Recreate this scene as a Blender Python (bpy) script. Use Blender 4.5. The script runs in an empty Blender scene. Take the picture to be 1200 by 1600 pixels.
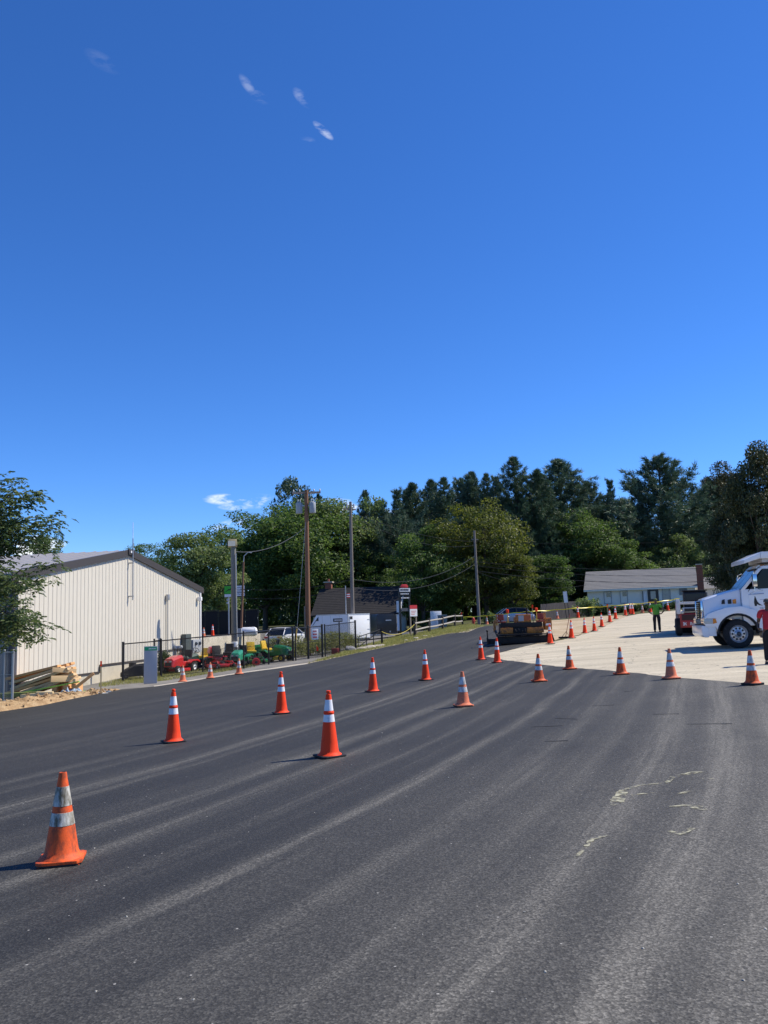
import bpy, bmesh, math, random
import numpy as np
from mathutils import Vector, Matrix, Euler

R = math.radians
PI = math.pi
S = bpy.context.scene
COL = S.collection
rnd = random.Random(11)

# ------------------------------------------------------------------ camera
F = 1340.0                      # focal length in pixels of the 1200 x 1600 photograph
CAM_H = 1.9
PITCH = math.atan(166.0 / F)
ROLL = R(1.8)
cam_d = bpy.data.cameras.new('camera')
cam = bpy.data.objects.new('camera', cam_d)
COL.objects.link(cam)
cam_d.sensor_fit = 'VERTICAL'
cam_d.sensor_height = 36.0
cam_d.lens = 36.0 * F / 1600.0
cam_d.clip_start = 0.05
cam_d.clip_end = 3000.0
_sp, _cp, _sa, _ca = math.sin(PITCH), math.cos(PITCH), math.sin(ROLL), math.cos(ROLL)
V_F = np.array([0.0, _cp, _sp])
V_R = np.array([_ca, _sa * _sp, -_sa * _cp])
V_U = np.array([_sa, -_ca * _sp, _ca * _cp])
m = Matrix(((V_R[0], V_U[0], -V_F[0], 0.0), (V_R[1], V_U[1], -V_F[1], 0.0), (V_R[2], V_U[2], -V_F[2], CAM_H), (0, 0, 0, 1)))
cam.matrix_world = m
S.camera = cam

# ------------------------------------------------------------------ sky, sun, exposure
SUN_EL, SUN_AZ = R(49.0), R(74.0)          # azimuth clockwise from +Y
TO_SUN = Vector((math.sin(SUN_AZ) * math.cos(SUN_EL), math.cos(SUN_AZ) * math.cos(SUN_EL), math.sin(SUN_EL)))
world = bpy.data.worlds.new('World')
S.world = world
world.use_nodes = True
wn, wl = world.node_tree.nodes, world.node_tree.links
wn.clear()
w_out = wn.new('ShaderNodeOutputWorld')
w_bg = wn.new('ShaderNodeBackground')
w_sky = wn.new('ShaderNodeTexSky')
w_sky.sky_type = 'NISHITA'
w_sky.sun_disc = False
w_sky.sun_elevation = SUN_EL
w_sky.sun_rotation = SUN_AZ
w_sky.altitude = 2000.0
w_sky.air_density = 1.0
w_sky.dust_density = 0.0
w_sky.ozone_density = 10.0
w_bg.inputs['Strength'].default_value = 0.14
SKY_SAT = wn.new('ShaderNodeHueSaturation')
SKY_SAT.inputs['Saturation'].default_value = 1.13
SKY_SAT.inputs['Hue'].default_value = 0.5075
wl.new(w_sky.outputs[0], SKY_SAT.inputs['Color'])
wl.new(w_bg.outputs[0], w_out.inputs['Surface'])

sun_d = bpy.data.lights.new('sun', 'SUN')
sun_d.energy = 4.4
sun_d.angle = R(0.53)
sun_d.color = (1.0, 0.925, 0.79)
sun = bpy.data.objects.new('sun', sun_d)
COL.objects.link(sun)
sun.location = (40, 20, 60)
sun.rotation_euler = (-TO_SUN).to_track_quat('-Z', 'Y').to_euler()

S.view_settings.view_transform = 'Standard'
S.view_settings.look = 'None'
S.view_settings.gamma = 1.0
S.view_settings.exposure = 0.4
S.render.engine = 'CYCLES'
S.cycles.max_bounces = 6
S.cycles.transparent_max_bounces = 12


def ray(px, py):
    v = V_F + V_R * ((px - 600.0) / F) + V_U * ((800.0 - py) / F)
    return v


def zat(px, py, d):
    """height of the point seen at a pixel when it stands d metres away (world Y)"""
    v = ray(px, py)
    return CAM_H + v[2] / v[1] * d


# a few wisps of cloud in the sky itself, at fixed compass directions
w_tc = wn.new('ShaderNodeTexCoord')
w_noise = wn.new('ShaderNodeTexNoise')
w_noise.inputs['Scale'].default_value = 34.0
w_noise.inputs['Detail'].default_value = 7.0
w_noise.inputs['Roughness'].default_value = 0.62
w_map = wn.new('ShaderNodeMapping')
w_map.inputs['Scale'].default_value = (1, 1, 2.6)
wl.new(w_tc.outputs['Generated'], w_map.inputs['Vector'])
wl.new(w_map.outputs[0], w_noise.inputs['Vector'])


def wmath(op, a, b=None, clamp=False):
    n = wn.new('ShaderNodeMath')
    n.operation = op
    n.use_clamp = clamp
    for i, x in enumerate((a, b)):
        if x is None:
            continue
        if isinstance(x, (int, float)):
            n.inputs[i].default_value = x
        else:
            wl.new(x, n.inputs[i])
    return n.outputs[0]


cloud_sum = None
# (pixel x, y, half width, half height, tilt, strength)
for (cx, cy, hw, hh, tilt, st) in [(358, 781, 42, 10, 2, .62), (372, 821, 46, 12, -10, .62), (405, 784, 32, 13, 0, .5), (365, 792, 26, 6, 0, .5),
                                   (528, 790, 40, 12, 0, .8), (606, 806, 26, 10, 0, .8), (15, 860, 60, 26, 0, 1.2), (60, 850, 40, 14, 0, 1.0),
                                   (505, 204, 19, 6, 36, 0.30), (386, 132, 17, 7, 50, 0.11), (405, 152, 15, 8, 20, 0.09), (472, 153, 18, 8, 40, 0.12),
                                   (160, 96, 26, 11, 20, 0.035), (480, 222, 14, 8, 0, 0.06)]:
    v = Vector(ray(cx, cy)).normalized()
    a = R(-tilt)
    ex = Vector(V_R * math.cos(a) + V_U * math.sin(a))
    ey = Vector(-V_R * math.sin(a) + V_U * math.cos(a))
    ex = (ex - v * ex.dot(v)).normalized()
    ey = (ey - v * ey.dot(v)).normalized()
    outs = []
    for e, h in ((ex, hw / F), (ey, hh / F)):
        dp = wn.new('ShaderNodeVectorMath')
        dp.operation = 'DOT_PRODUCT'
        wl.new(w_tc.outputs['Generated'], dp.inputs[0])
        dp.inputs[1].default_value = e
        q = wmath('DIVIDE', dp.outputs['Value'], h)
        outs.append(wmath('MULTIPLY', q, q))
    fwd = wn.new('ShaderNodeVectorMath')
    fwd.operation = 'DOT_PRODUCT'
    wl.new(w_tc.outputs['Generated'], fwd.inputs[0])
    fwd.inputs[1].default_value = v
    front = wmath('GREATER_THAN', fwd.outputs['Value'], 0.5)
    r2 = wmath('ADD', outs[0], outs[1])
    msk = wmath('MULTIPLY', wmath('SUBTRACT', 1.0, r2, True), 1.15, True)
    nz = wmath('MULTIPLY', wmath('SUBTRACT', w_noise.outputs[0], 0.44), 5.0, True)
    msk = wmath('MULTIPLY', wmath('MULTIPLY', wmath('MULTIPLY', msk, nz), front), st * 1.5, True)
    cloud_sum = msk if cloud_sum is None else wmath('MAXIMUM', cloud_sum, msk)
w_mix = wn.new('ShaderNodeMixRGB')
wl.new(cloud_sum, w_mix.inputs[0])
wl.new(SKY_SAT.outputs[0], w_mix.inputs[1])
w_mix.inputs[2].default_value = (6.6, 6.9, 7.2, 1)
wl.new(w_mix.outputs[0], w_bg.inputs['Color'])

# ------------------------------------------------------------------ terrain heights (thin plate through surveyed spots)
_ctl = []


def _c(px, d, z):
    k = (px - 600.0) / F
    h = z - CAM_H
    X = (k * (d * _cp + h * _sp) - d * _sa * _sp + h * _sa * _cp) / _ca
    _ctl.append((X, d, z))


for q in [(97, 7.05, -.02), (515, 12.1, -.03), (271, 15.5, -.18), (440, 19.4, -.15), (583, 23.5, -.09), (665, 27.2, -.06), (724, 18.3, -.01),
          (752, 36, .08), (778, 32, .11), (841, 22.6, .11), (890, 27, .14), (970, 22.6, .21), (1048, 20.7, .23), (1175, 18.3, .26),
          (1195, 24, .30), (1155, 31, .41), (1027, 46, .74), (815, 42, .45), (914, 54, .55), (940, 58, .82), (962, 63, 1.2), (985, 70, 1.5),
          (1030, 75, 1.72), (1000, 92, 1.95), (1150, 60, 1.35), (1250, 90, 2.1), (760, 60, 1.18), (790, 83, .95), (700, 60, .85), (640, 55, .42),
          (597, 55, .02), (671, 65, .62), (720, 70, 1.1), (192, 41.5, -.75), (285, 38, -.62), (376, 40, -.45), (381, 43.8, -.38), (458, 48, -.3), (504, 50, -.26),
          (556, 55, -.12), (25, 35, -.85), (20, 33, -.68), (0, 26, -.6), (152, 41.8, -.75), (190, 44.6, -.68), (490, 62, .0), (590, 70, .3),
          (560, 85, .3), (482, 53, -.18), (365, 50, -.35), (440, 60, -.1), (300, 85, .5), (700, 100, 1.1), (300, 130, 1.2), (900, 130, 2.0),
          (0, 100, .2), (620, 45, 0.02), (540, 40, -.18), (690, 48, .38)]:
    _c(*q)
_ctl += [(0, 0, 0), (-6, 2, -.04), (6, 2, .06), (-12, -12, -.1), (12, -12, .1), (-25, 10, -.4), (-40, 35, -.8), (30, 8, .4), (45, 30, .8),
         (50, 70, 1.8), (-45, 80, .2), (55, 120, 2.2), (-50, 125, .8)]
_P = np.array(_ctl)


def _phi(r):
    return r * r * np.log(r + 1e-9)


def _fit():
    n = len(_P)
    d = np.hypot(_P[:, None, 0] - _P[None, :, 0], _P[:, None, 1] - _P[None, :, 1])
    A = np.zeros((n + 3, n + 3))
    A[:n, :n] = _phi(d) + np.eye(n) * 18.0
    A[:n, n] = 1
    A[:n, n + 1:] = _P[:, :2]
    A[n, :n] = 1
    A[n + 1:, :n] = _P[:, :2].T
    b = np.zeros(n + 3)
    b[:n] = _P[:, 2]
    return np.linalg.solve(A, b)


_W = _fit()


def gzv(X, Y):
    X = np.clip(np.asarray(X, float), -50, 58)
    Y = np.clip(np.asarray(Y, float), -14, 130)
    sh = X.shape
    x, y = X.ravel(), Y.ravel()
    n = len(_P)
    out = np.zeros_like(x)
    for i in range(0, len(x), 20000):
        xs, ys = x[i:i + 20000], y[i:i + 20000]
        d = np.hypot(xs[:, None] - _P[None, :, 0], ys[:, None] - _P[None, :, 1])
        out[i:i + 20000] = _phi(d) @ _W[:n] + _W[n] + _W[n + 1] * xs + _W[n + 2] * ys
    return out.reshape(sh)


def gz(X, Y):
    return float(gzv(np.array([X]), np.array([Y]))[0])


def at(px, d, dz=0.0):
    """ground point d metres away in the vertical plane seen at pixel column px"""
    k = (px - 600.0) / F
    z = 0.0
    X = 0.0
    for _ in range(4):
        h = z - CAM_H
        X = (k * (d * _cp + h * _sp) - d * _sa * _sp + h * _sa * _cp) / _ca
        z = gz(X, d)
    return Vector((X, d, z + dz))


def pt(px, py, d):
    v = ray(px, py)
    return Vector((v[0] / v[1] * d, d, CAM_H + v[2] / v[1] * d))


def hit(px, py, dmax=110.0, up=0.0):
    """first ground point along the ray through a pixel"""
    v = ray(px, py)
    Y = np.concatenate([np.arange(2.0, 40, .05), np.arange(40, dmax, .1)])
    X = v[0] / v[1] * Y
    Z = CAM_H + v[2] / v[1] * Y
    below = np.nonzero(Z <= gzv(X, Y) + up)[0]
    i = below[0] if len(below) else int(np.argmin(Z - gzv(X, Y)))
    return Vector((X[i], Y[i], gz(X[i], Y[i])))


def proj(p):
    q = np.array([p[0], p[1], p[2] - CAM_H])
    z = q @ V_F
    return 600 + F * (q @ V_R) / z, 800 - F * (q @ V_U) / z


# ------------------------------------------------------------------ materials
MATS = {}


def mat(name, col, rough=0.7, metal=0.0, var=0.18, scale=6.0, bump=0.0, bscale=60.0, spec=0.4, dirt=None, dirt_amt=0.0, dirt_scale=3.0,
        coat=0.0, stretch=(1, 1, 1), emit=None, trans=0.0):
    if name in MATS:
        return MATS[name]
    mt = bpy.data.materials.new(name)
    mt.use_nodes = True
    n, l = mt.node_tree.nodes, mt.node_tree.links
    b = n['Principled BSDF']
    b.inputs['Roughness'].default_value = rough
    b.inputs['Metallic'].default_value = metal
    b.inputs['Specular IOR Level'].default_value = spec
    if coat:
        b.inputs['Coat Weight'].default_value = coat
        b.inputs['Coat Roughness'].default_value = 0.08
    if trans:
        b.inputs['Transmission Weight'].default_value = trans
    tc = n.new('ShaderNodeTexCoord')
    mp = n.new('ShaderNodeMapping')
    mp.inputs['Scale'].default_value = stretch
    oi = n.new('ShaderNodeObjectInfo')
    l.new(tc.outputs['Object'], mp.inputs['Vector'])
    sc = n.new('ShaderNodeVectorMath')
    sc.operation = 'ADD'
    ml = n.new('ShaderNodeMath')
    ml.operation = 'MULTIPLY'
    ml.inputs[1].default_value = 37.0
    l.new(oi.outputs['Random'], ml.inputs[0])
    l.new(mp.outputs[0], sc.inputs[0])
    l.new(ml.outputs[0], sc.inputs[1])
    nz = n.new('ShaderNodeTexNoise')
    nz.inputs['Scale'].default_value = scale
    nz.inputs['Detail'].default_value = 6.0
    nz.inputs['Roughness'].default_value = 0.65
    l.new(sc.outputs[0], nz.inputs['Vector'])
    hs = n.new('ShaderNodeMixRGB')
    c = tuple(col)
    hs.inputs[1].default_value = tuple(max(0, x * (1 - var * 1.6)) for x in c) + (1,)
    hs.inputs[2].default_value = tuple(min(1, x * (1 + var * 1.6)) for x in c) + (1,)
    l.new(nz.outputs[0], hs.inputs[0])
    last = hs.outputs[0]
    if dirt is not None:
        n2 = n.new('ShaderNodeTexNoise')
        n2.inputs['Scale'].default_value = dirt_scale
        n2.inputs['Detail'].default_value = 8.0
        n2.inputs['Roughness'].default_value = 0.7
        l.new(sc.outputs[0], n2.inputs['Vector'])
        rp = n.new('ShaderNodeValToRGB')
        rp.color_ramp.elements[0].position = 0.62 - dirt_amt * 0.35
        rp.color_ramp.elements[1].position = 0.80 - dirt_amt * 0.25
        l.new(n2.outputs[0], rp.inputs[0])
        mx = n.new('ShaderNodeMixRGB')
        l.new(rp.outputs[0], mx.inputs[0])
        l.new(last, mx.inputs[1])
        mx.inputs[2].default_value = tuple(dirt) + (1,)
        last = mx.outputs[0]
    l.new(last, b.inputs['Base Color'])
    if emit:
        b.inputs['Emission Color'].default_value = tuple(emit) + (1,)
        b.inputs['Emission Strength'].default_value = 1.0
    if bump:
        n3 = n.new('ShaderNodeTexNoise')
        n3.inputs['Scale'].default_value = bscale
        n3.inputs['Detail'].default_value = 4.0
        l.new(sc.outputs[0], n3.inputs['Vector'])
        bp = n.new('ShaderNodeBump')
        bp.inputs['Strength'].default_value = bump
        bp.inputs['Distance'].default_value = 0.02
        l.new(n3.outputs[0], bp.inputs['Height'])
        l.new(bp.outputs[0], b.inputs['Normal'])
    MATS[name] = mt
    return mt


def leaf_mat(name, dark, light, trans=0.42, rough=0.55):
    if name in MATS:
        return MATS[name]
    mt = bpy.data.materials.new(name)
    mt.use_nodes = True
    n, l = mt.node_tree.nodes, mt.node_tree.links
    b = n['Principled BSDF']
    out = n['Material Output']
    b.inputs['Roughness'].default_value = rough
    b.inputs['Specular IOR Level'].default_value = 0.35
    a = n.new('ShaderNodeAttribute')
    a.attribute_name = 'tint'
    mx = n.new('ShaderNodeMixRGB')
    mx.inputs[1].default_value = tuple(dark) + (1,)
    mx.inputs[2].default_value = tuple(light) + (1,)
    l.new(a.outputs['Fac'], mx.inputs[0])
    l.new(mx.outputs[0], b.inputs['Base Color'])
    tr = n.new('ShaderNodeBsdfTranslucent')
    hs = n.new('ShaderNodeHueSaturation')
    hs.inputs['Value'].default_value = 1.5
    hs.inputs['Saturation'].default_value = 1.1
    l.new(mx.outputs[0], hs.inputs['Color'])
    l.new(hs.outputs[0], tr.inputs['Color'])
    ms = n.new('ShaderNodeMixShader')
    ms.inputs[0].default_value = trans
    l.new(b.outputs[0], ms.inputs[1])
    l.new(tr.outputs[0], ms.inputs[2])
    l.new(ms.outputs[0], out.inputs['Surface'])
    MATS[name] = mt
    return mt


# ------------------------------------------------------------------ objects
def tag(o, label=None, cat=None, group=None, kind=None):
    if label:
        o['label'] = label
    if cat:
        o['category'] = cat
    if group:
        o['group'] = group
    if kind:
        o['kind'] = kind
    return o


def thing(name, label, cat, loc=(0, 0, 0), rz=0.0, group=None, rot=None):
    o = bpy.data.objects.new(name, None)
    o.empty_display_size = 0.2
    COL.objects.link(o)
    o.location = loc
    o.rotation_euler = rot if rot is not None else (0, 0, rz)
    return tag(o, label, cat, group)


def link_mesh(name, me, parent=None, mt=None, loc=None):
    o = bpy.data.objects.new(name, me)
    COL.objects.link(o)
    if parent is not None:
        o.parent = parent
    if mt is not None:
        if len(me.materials) == 0:
            me.materials.append(mt)
        elif me.materials[0] != mt:
            o.material_slots[0].link = 'OBJECT'
            o.material_slots[0].material = mt
    if loc is not None:
        o.location = loc
    return o


def copy_tree(o, parent=None):
    c = o.copy()
    COL.objects.link(c)
    c.parent = parent
    for ch in list(o.children):
        copy_tree(ch, c)
    return c


def rotm(rx=0, ry=0, rz=0):
    return Euler((rx, ry, rz), 'XYZ').to_matrix()


class MB:
    def __init__(self):
        self.v, self.f = [], []

    def add(self, vs, fs):
        o = len(self.v)
        self.v += [tuple(p) for p in vs]
        self.f += [tuple(i + o for i in q) for q in fs]
        return self

    def box(self, c, s, rot=None, taper=1.0):
        hx, hy, hz = s[0] / 2, s[1] / 2, s[2] / 2
        vs = []
        for z in (-hz, hz):
            k = taper if z > 0 else 1.0
            for x, y in ((-hx, -hy), (hx, -hy), (hx, hy), (-hx, hy)):
                p = Vector((x * k, y * k, z))
                if rot is not None:
                    p = rot @ p
                vs.append(p + Vector(c))
        return self.add(vs, [(0, 3, 2, 1), (4, 5, 6, 7), (0, 1, 5, 4), (1, 2, 6, 5), (2, 3, 7, 6), (3, 0, 4, 7)])

    def b(self, x0, x1, y0, y1, z0, z1):
        return self.box(((x0 + x1) / 2, (y0 + y1) / 2, (z0 + z1) / 2), (abs(x1 - x0), abs(y1 - y0), abs(z1 - z0)))

    def prism(self, poly, a0, a1, axis='y'):
        """poly: 2-D outline; axis y -> (x,z), axis x -> (y,z), axis z -> (x,y)"""
        n = len(poly)
        ar = sum(poly[i][0] * poly[(i + 1) % n][1] - poly[(i + 1) % n][0] * poly[i][1] for i in range(n))
        if ar < 0:
            poly = poly[::-1]

        def P(u, w, a):
            return (u, a, w) if axis == 'y' else ((a, u, w) if axis == 'x' else (u, w, a))
        vs = [P(u, w, a0) for u, w in poly] + [P(u, w, a1) for u, w in poly]
        flip = (axis == 'y') != (a1 < a0)
        lo = tuple(range(n))
        hi = tuple(range(n, 2 * n))
        fs = [lo[::-1], hi] + [(i, (i + 1) % n, n + (i + 1) % n, n + i) for i in range(n)]
        if flip:
            fs = [q[::-1] for q in fs]
        return self.add(vs, fs)

    def tube(self, pts, r, n=8, cap=True):
        pts = [Vector(p) for p in pts]
        rs = r if isinstance(r, (list, tuple)) else [r] * len(pts)
        prev = None
        rings = []
        for i, p in enumerate(pts):
            t = (pts[min(i + 1, len(pts) - 1)] - pts[max(i - 1, 0)])
            if t.length < 1e-9:
                t = Vector((0, 0, 1))
            t.normalize()
            if prev is None:
                u = t.orthogonal().normalized()
            else:
                u = prev - t * prev.dot(t)
                u = u.normalized() if u.length > 1e-6 else t.orthogonal().normalized()
            prev = u
            w = t.cross(u)
            rings.append([p + (u * math.cos(2 * PI * k / n) + w * math.sin(2 * PI * k / n)) * rs[i] for k in range(n)])
        vs = [q for rg in rings for q in rg]
        fs = []
        for i in range(len(rings) - 1):
            for k in range(n):
                a, b2 = i * n + k, i * n + (k + 1) % n
                fs.append((a, b2, b2 + n, a + n))
        if cap:
            fs.append(tuple(range(n))[::-1])
            fs.append(tuple(range(len(vs) - n, len(vs))))
        return self.add(vs, fs)

    def lathe(self, prof, n=24, c=(0, 0, 0), axis='z', cap=True):
        vs, fs = [], []
        for r, z in prof:
            for k in range(n):
                a = 2 * PI * k / n
                x, y = r * math.cos(a), r * math.sin(a)
                p = (x, y, z) if axis == 'z' else ((x, -z, y) if axis == 'y' else (z, x, y))
                vs.append((p[0] + c[0], p[1] + c[1], p[2] + c[2]))
        for i in range(len(prof) - 1):
            for k in range(n):
                a, b2 = i * n + k, i * n + (k + 1) % n
                fs.append((a, b2, b2 + n, a + n))
        if cap:
            fs.append(tuple(range(n))[::-1])
            fs.append(tuple(range(len(vs) - n, len(vs))))
        return self.add(vs, fs)

    def quad(self, a, b, c, d):
        return self.add([a, b, c, d], [(0, 1, 2, 3)])

    def ball(self, c, r, n=10, sz=1.0):
        m_ = max(4, n // 2)
        prof = [(max(1e-4, r * math.sin(PI * i / m_)), -r * sz * math.cos(PI * i / m_)) for i in range(m_ + 1)]
        return self.lathe(prof, n, c)

    def mesh(self, name, bevel=0.0, smooth=False, angle=40):
        me = bpy.data.meshes.new(name)
        me.from_pydata(self.v, [], self.f)
        if bevel:
            bm = bmesh.new()
            bm.from_mesh(me)
            bm.normal_update()
            es = [e for e in bm.edges if len(e.link_faces) == 2 and e.calc_face_angle(0) > R(35)]
            bmesh.ops.bevel(bm, geom=es, offset=bevel, segments=2, profile=0.6, affect='EDGES', clamp_overlap=True)
            bm.to_mesh(me)
            bm.free()
        if smooth or bevel:
            me.shade_smooth()
            me.set_sharp_from_angle(angle=R(angle))
        me.update()
        return me

    def build(self, name, mt, parent=None, bevel=0.0, smooth=False, angle=40, loc=None):
        me = self.mesh(name, bevel, smooth, angle)
        me.materials.append(mt)
        return link_mesh(name, me, parent, None, loc)


def quads_mesh(name, V, tint=None):
    """V: (N, k, 3) array of k-gons"""
    N, k = V.shape[0], V.shape[1]
    me = bpy.data.meshes.new(name)
    me.vertices.add(N * k)
    me.vertices.foreach_set('co', V.reshape(-1).astype(np.float32))
    me.loops.add(N * k)
    me.loops.foreach_set('vertex_index', np.arange(N * k, dtype=np.int32))
    me.polygons.add(N)
    me.polygons.foreach_set('loop_start', np.arange(0, N * k, k, dtype=np.int32))
    me.polygons.foreach_set('loop_total', np.full(N, k, dtype=np.int32))
    me.update(calc_edges=True)
    if tint is not None:
        at_ = me.attributes.new('tint', 'FLOAT', 'FACE')
        at_.data.foreach_set('value', tint.astype(np.float32))
    return me


def text_mesh(s, size, extrude=0.004, shear=0.0, bold=0.0):
    cu = bpy.data.curves.new('lettering', 'FONT')
    cu.body = s
    cu.size = size
    cu.extrude = extrude
    cu.shear = shear
    cu.offset = bold
    cu.align_x = 'CENTER'
    cu.align_y = 'CENTER'
    cu.resolution_u = 3
    o = bpy.data.objects.new('lettering_tmp', cu)
    COL.objects.link(o)
    dg = bpy.context.evaluated_depsgraph_get()
    me = bpy.data.meshes.new_from_object(o.evaluated_get(dg))
    bpy.data.objects.remove(o)
    bpy.data.curves.remove(cu)
    return me


def text(s, size, mt, parent, loc, rot=(R(90), 0, 0), name='lettering', **k):
    me = text_mesh(s, size, **k)
    me.materials.clear()
    me.materials.append(mt)
    o = link_mesh(name, me, parent)
    o.location = loc
    o.rotation_euler = rot
    return o
# ------------------------------------------------------------------ the ground
def frange(a, b, s):
    return list(np.arange(a, b + 1e-6, s))


GX = [-700, -400, -250, -160, -110, -80, -62, -54, -50, -46, -42] + frange(-40, 50, 1.0) + [54, 58, 62, 80, 110, 160, 250, 400, 700]
GY = [-300, -120, -60, -30, -20, -14, -10, -8, -6] + frange(-5, 104, 1.0) + [108, 112, 118, 124, 130, 140, 170, 220, 300, 450, 800, 1500]


def ground_material(name, stops, scale, rough=0.95, bump=0.4, bscale=25.0, speck=None, fine=60.0):
    """stops: list of (position, colour) along a noise ramp"""
    mt = bpy.data.materials.new(name)
    mt.use_nodes = True
    n, l = mt.node_tree.nodes, mt.node_tree.links
    b = n['Principled BSDF']
    b.inputs['Roughness'].default_value = rough
    b.inputs['Specular IOR Level'].default_value = 0.15
    tc = n.new('ShaderNodeTexCoord')
    nz = n.new('ShaderNodeTexNoise')
    nz.inputs['Scale'].default_value = scale
    nz.inputs['Detail'].default_value = 9
    nz.inputs['Roughness'].default_value = 0.68
    l.new(tc.outputs['Object'], nz.inputs['Vector'])
    rp = n.new('ShaderNodeValToRGB')
    e = rp.color_ramp.elements
    e[0].position, e[0].color = stops[0][0], tuple(stops[0][1]) + (1,)
    e[1].position, e[1].color = stops[-1][0], tuple(stops[-1][1]) + (1,)
    for p, c in stops[1:-1]:
        x = e.new(p)
        x.color = tuple(c) + (1,)
    l.new(nz.outputs[0], rp.inputs[0])
    f2 = n.new('ShaderNodeTexNoise')
    f2.inputs['Scale'].default_value = fine
    f2.inputs['Detail'].default_value = 3
    l.new(tc.outputs['Object'], f2.inputs['Vector'])
    mx = n.new('ShaderNodeMixRGB')
    mx.blend_type = 'OVERLAY'
    mx.inputs[0].default_value = 0.45
    l.new(rp.outputs[0], mx.inputs[1])
    l.new(f2.outputs[0], mx.inputs[2])
    l.new(mx.outputs[0], b.inputs['Base Color'])
    bp = n.new('ShaderNodeBump')
    bp.inputs['Strength'].default_value = bump
    bp.inputs['Distance'].default_value = 0.05
    f3 = n.new('ShaderNodeTexNoise')
    f3.inputs['Scale'].default_value = bscale
    f3.inputs['Detail'].default_value = 6
    l.new(tc.outputs['Object'], f3.inputs['Vector'])
    l.new(f3.outputs[0], bp.inputs['Height'])
    l.new(bp.outputs[0], b.inputs['Normal'])
    return mt


M_GROUND = ground_material('ground_mix', [(.3, (.085, .075, .05)), (.45, (.10, .10, .055)), (.55, (.06, .085, .025)), (.7, (.13, .115, .08))], 0.35)
M_YARD = ground_material('yard_gravel', [(.3, (.14, .135, .125)), (.5, (.20, .19, .175)), (.68, (.26, .25, .23)), (.8, (.10, .11, .06))], 0.9)
M_GRASS = ground_material('verge_soil', [(.3, (.16, .17, .05)), (.5, (.26, .24, .09)), (.62, (.32, .28, .15)), (.75, (.38, .32, .20))], 1.6)
M_SAND = ground_material('sandy_base', [(.3, (.33, .25, .16)), (.5, (.44, .345, .225)), (.7, (.52, .43, .31))], 0.5, bump=.5)
M_DIRT = ground_material('loose_dirt', [(.3, (.23, .14, .07)), (.48, (.39, .26, .14)), (.6, (.47, .335, .19)), (.75, (.52, .40, .25))], 2.2, bump=1.0, bscale=14.0)
M_TAN = ground_material('tan_gravel', [(.3, (.30, .24, .16)), (.5, (.40, .34, .25)), (.7, (.50, .45, .36))], 4.0, bump=.8)
M_KERB = ground_material('kerb_stone', [(.3, (.40, .36, .29)), (.6, (.55, .50, .42)), (.8, (.36, .33, .28))], 3.0)


def height_grid(name, xs, ys, mt, dz=0.0):
    X, Y = np.meshgrid(xs, ys)
    Z = gzv(X, Y) + dz
    nx, ny = len(xs), len(ys)
    V = np.stack([X, Y, Z], -1).reshape(-1, 3)
    i = np.arange(nx - 1)[None, :] + np.arange(ny - 1)[:, None] * nx
    Fq = np.stack([i, i + 1, i + nx + 1, i + nx], -1).reshape(-1, 4)
    me = bpy.data.meshes.new(name)
    me.from_pydata(V.tolist(), [], Fq.tolist())
    me.shade_smooth()
    me.materials.append(mt)
    o = link_mesh(name, me)
    return tag(o, kind='structure')


def sheet(name, poly, mt, dz, uvf=None, kind='structure', skirt=0.0):
    """a sheet laid on the terrain, cut to an outline (list of (x, y))"""
    bm = bmesh.new()
    vs = [bm.verts.new((p[0], p[1], 0)) for p in poly]
    f = bm.faces.new(vs)
    bmesh.ops.triangulate(bm, faces=[f])
    x0, x1 = min(p[0] for p in poly), max(p[0] for p in poly)
    y0, y1 = min(p[1] for p in poly), max(p[1] for p in poly)
    for gx in GX:
        if x0 < gx < x1:
            bmesh.ops.bisect_plane(bm, geom=bm.verts[:] + bm.edges[:] + bm.faces[:], plane_co=(gx, 0, 0), plane_no=(1, 0, 0), dist=1e-4)
    for gy in GY:
        if y0 < gy < y1:
            bmesh.ops.bisect_plane(bm, geom=bm.verts[:] + bm.edges[:] + bm.faces[:], plane_co=(0, gy, 0), plane_no=(0, 1, 0), dist=1e-4)
    bm.normal_update()
    for q in bm.faces:
        if q.normal.z < 0:
            q.normal_flip()
    if skirt:
        be = [e for e in bm.edges if len(e.link_faces) == 1]
        r_ = bmesh.ops.extrude_edge_only(bm, edges=be)
        low = {v for v in r_['geom'] if isinstance(v, bmesh.types.BMVert)}
    else:
        low = set()
    co = np.array([v.co[:] for v in bm.verts])
    z = gzv(co[:, 0], co[:, 1]) + dz
    for v, zz in zip(bm.verts, z):
        v.co.z = zz - (skirt if v in low else 0)
    if uvf:
        uv = bm.loops.layers.uv.new('UVMap')
        for q in bm.faces:
            for lp in q.loops:
                lp[uv].uv = uvf(lp.vert.co.x, lp.vert.co.y)
    me = bpy.data.meshes.new(name)
    bm.to_mesh(me)
    bm.free()
    me.shade_smooth()
    if skirt:
        me.set_sharp_from_angle(angle=R(40))
    me.materials.append(mt)
    o = link_mesh(name, me)
    return tag(o, kind=kind)


def xy(v):
    return (v[0], v[1])


height_grid('ground', GX, GY, M_GROUND)


def lane_uv(x, y):
    """u runs across the rolled lanes, v along them: the lanes sweep to the right as they go away"""
    return (x - 0.33 * y + 3.0 * math.exp(-max(y, -6) / 6.0), y)


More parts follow.
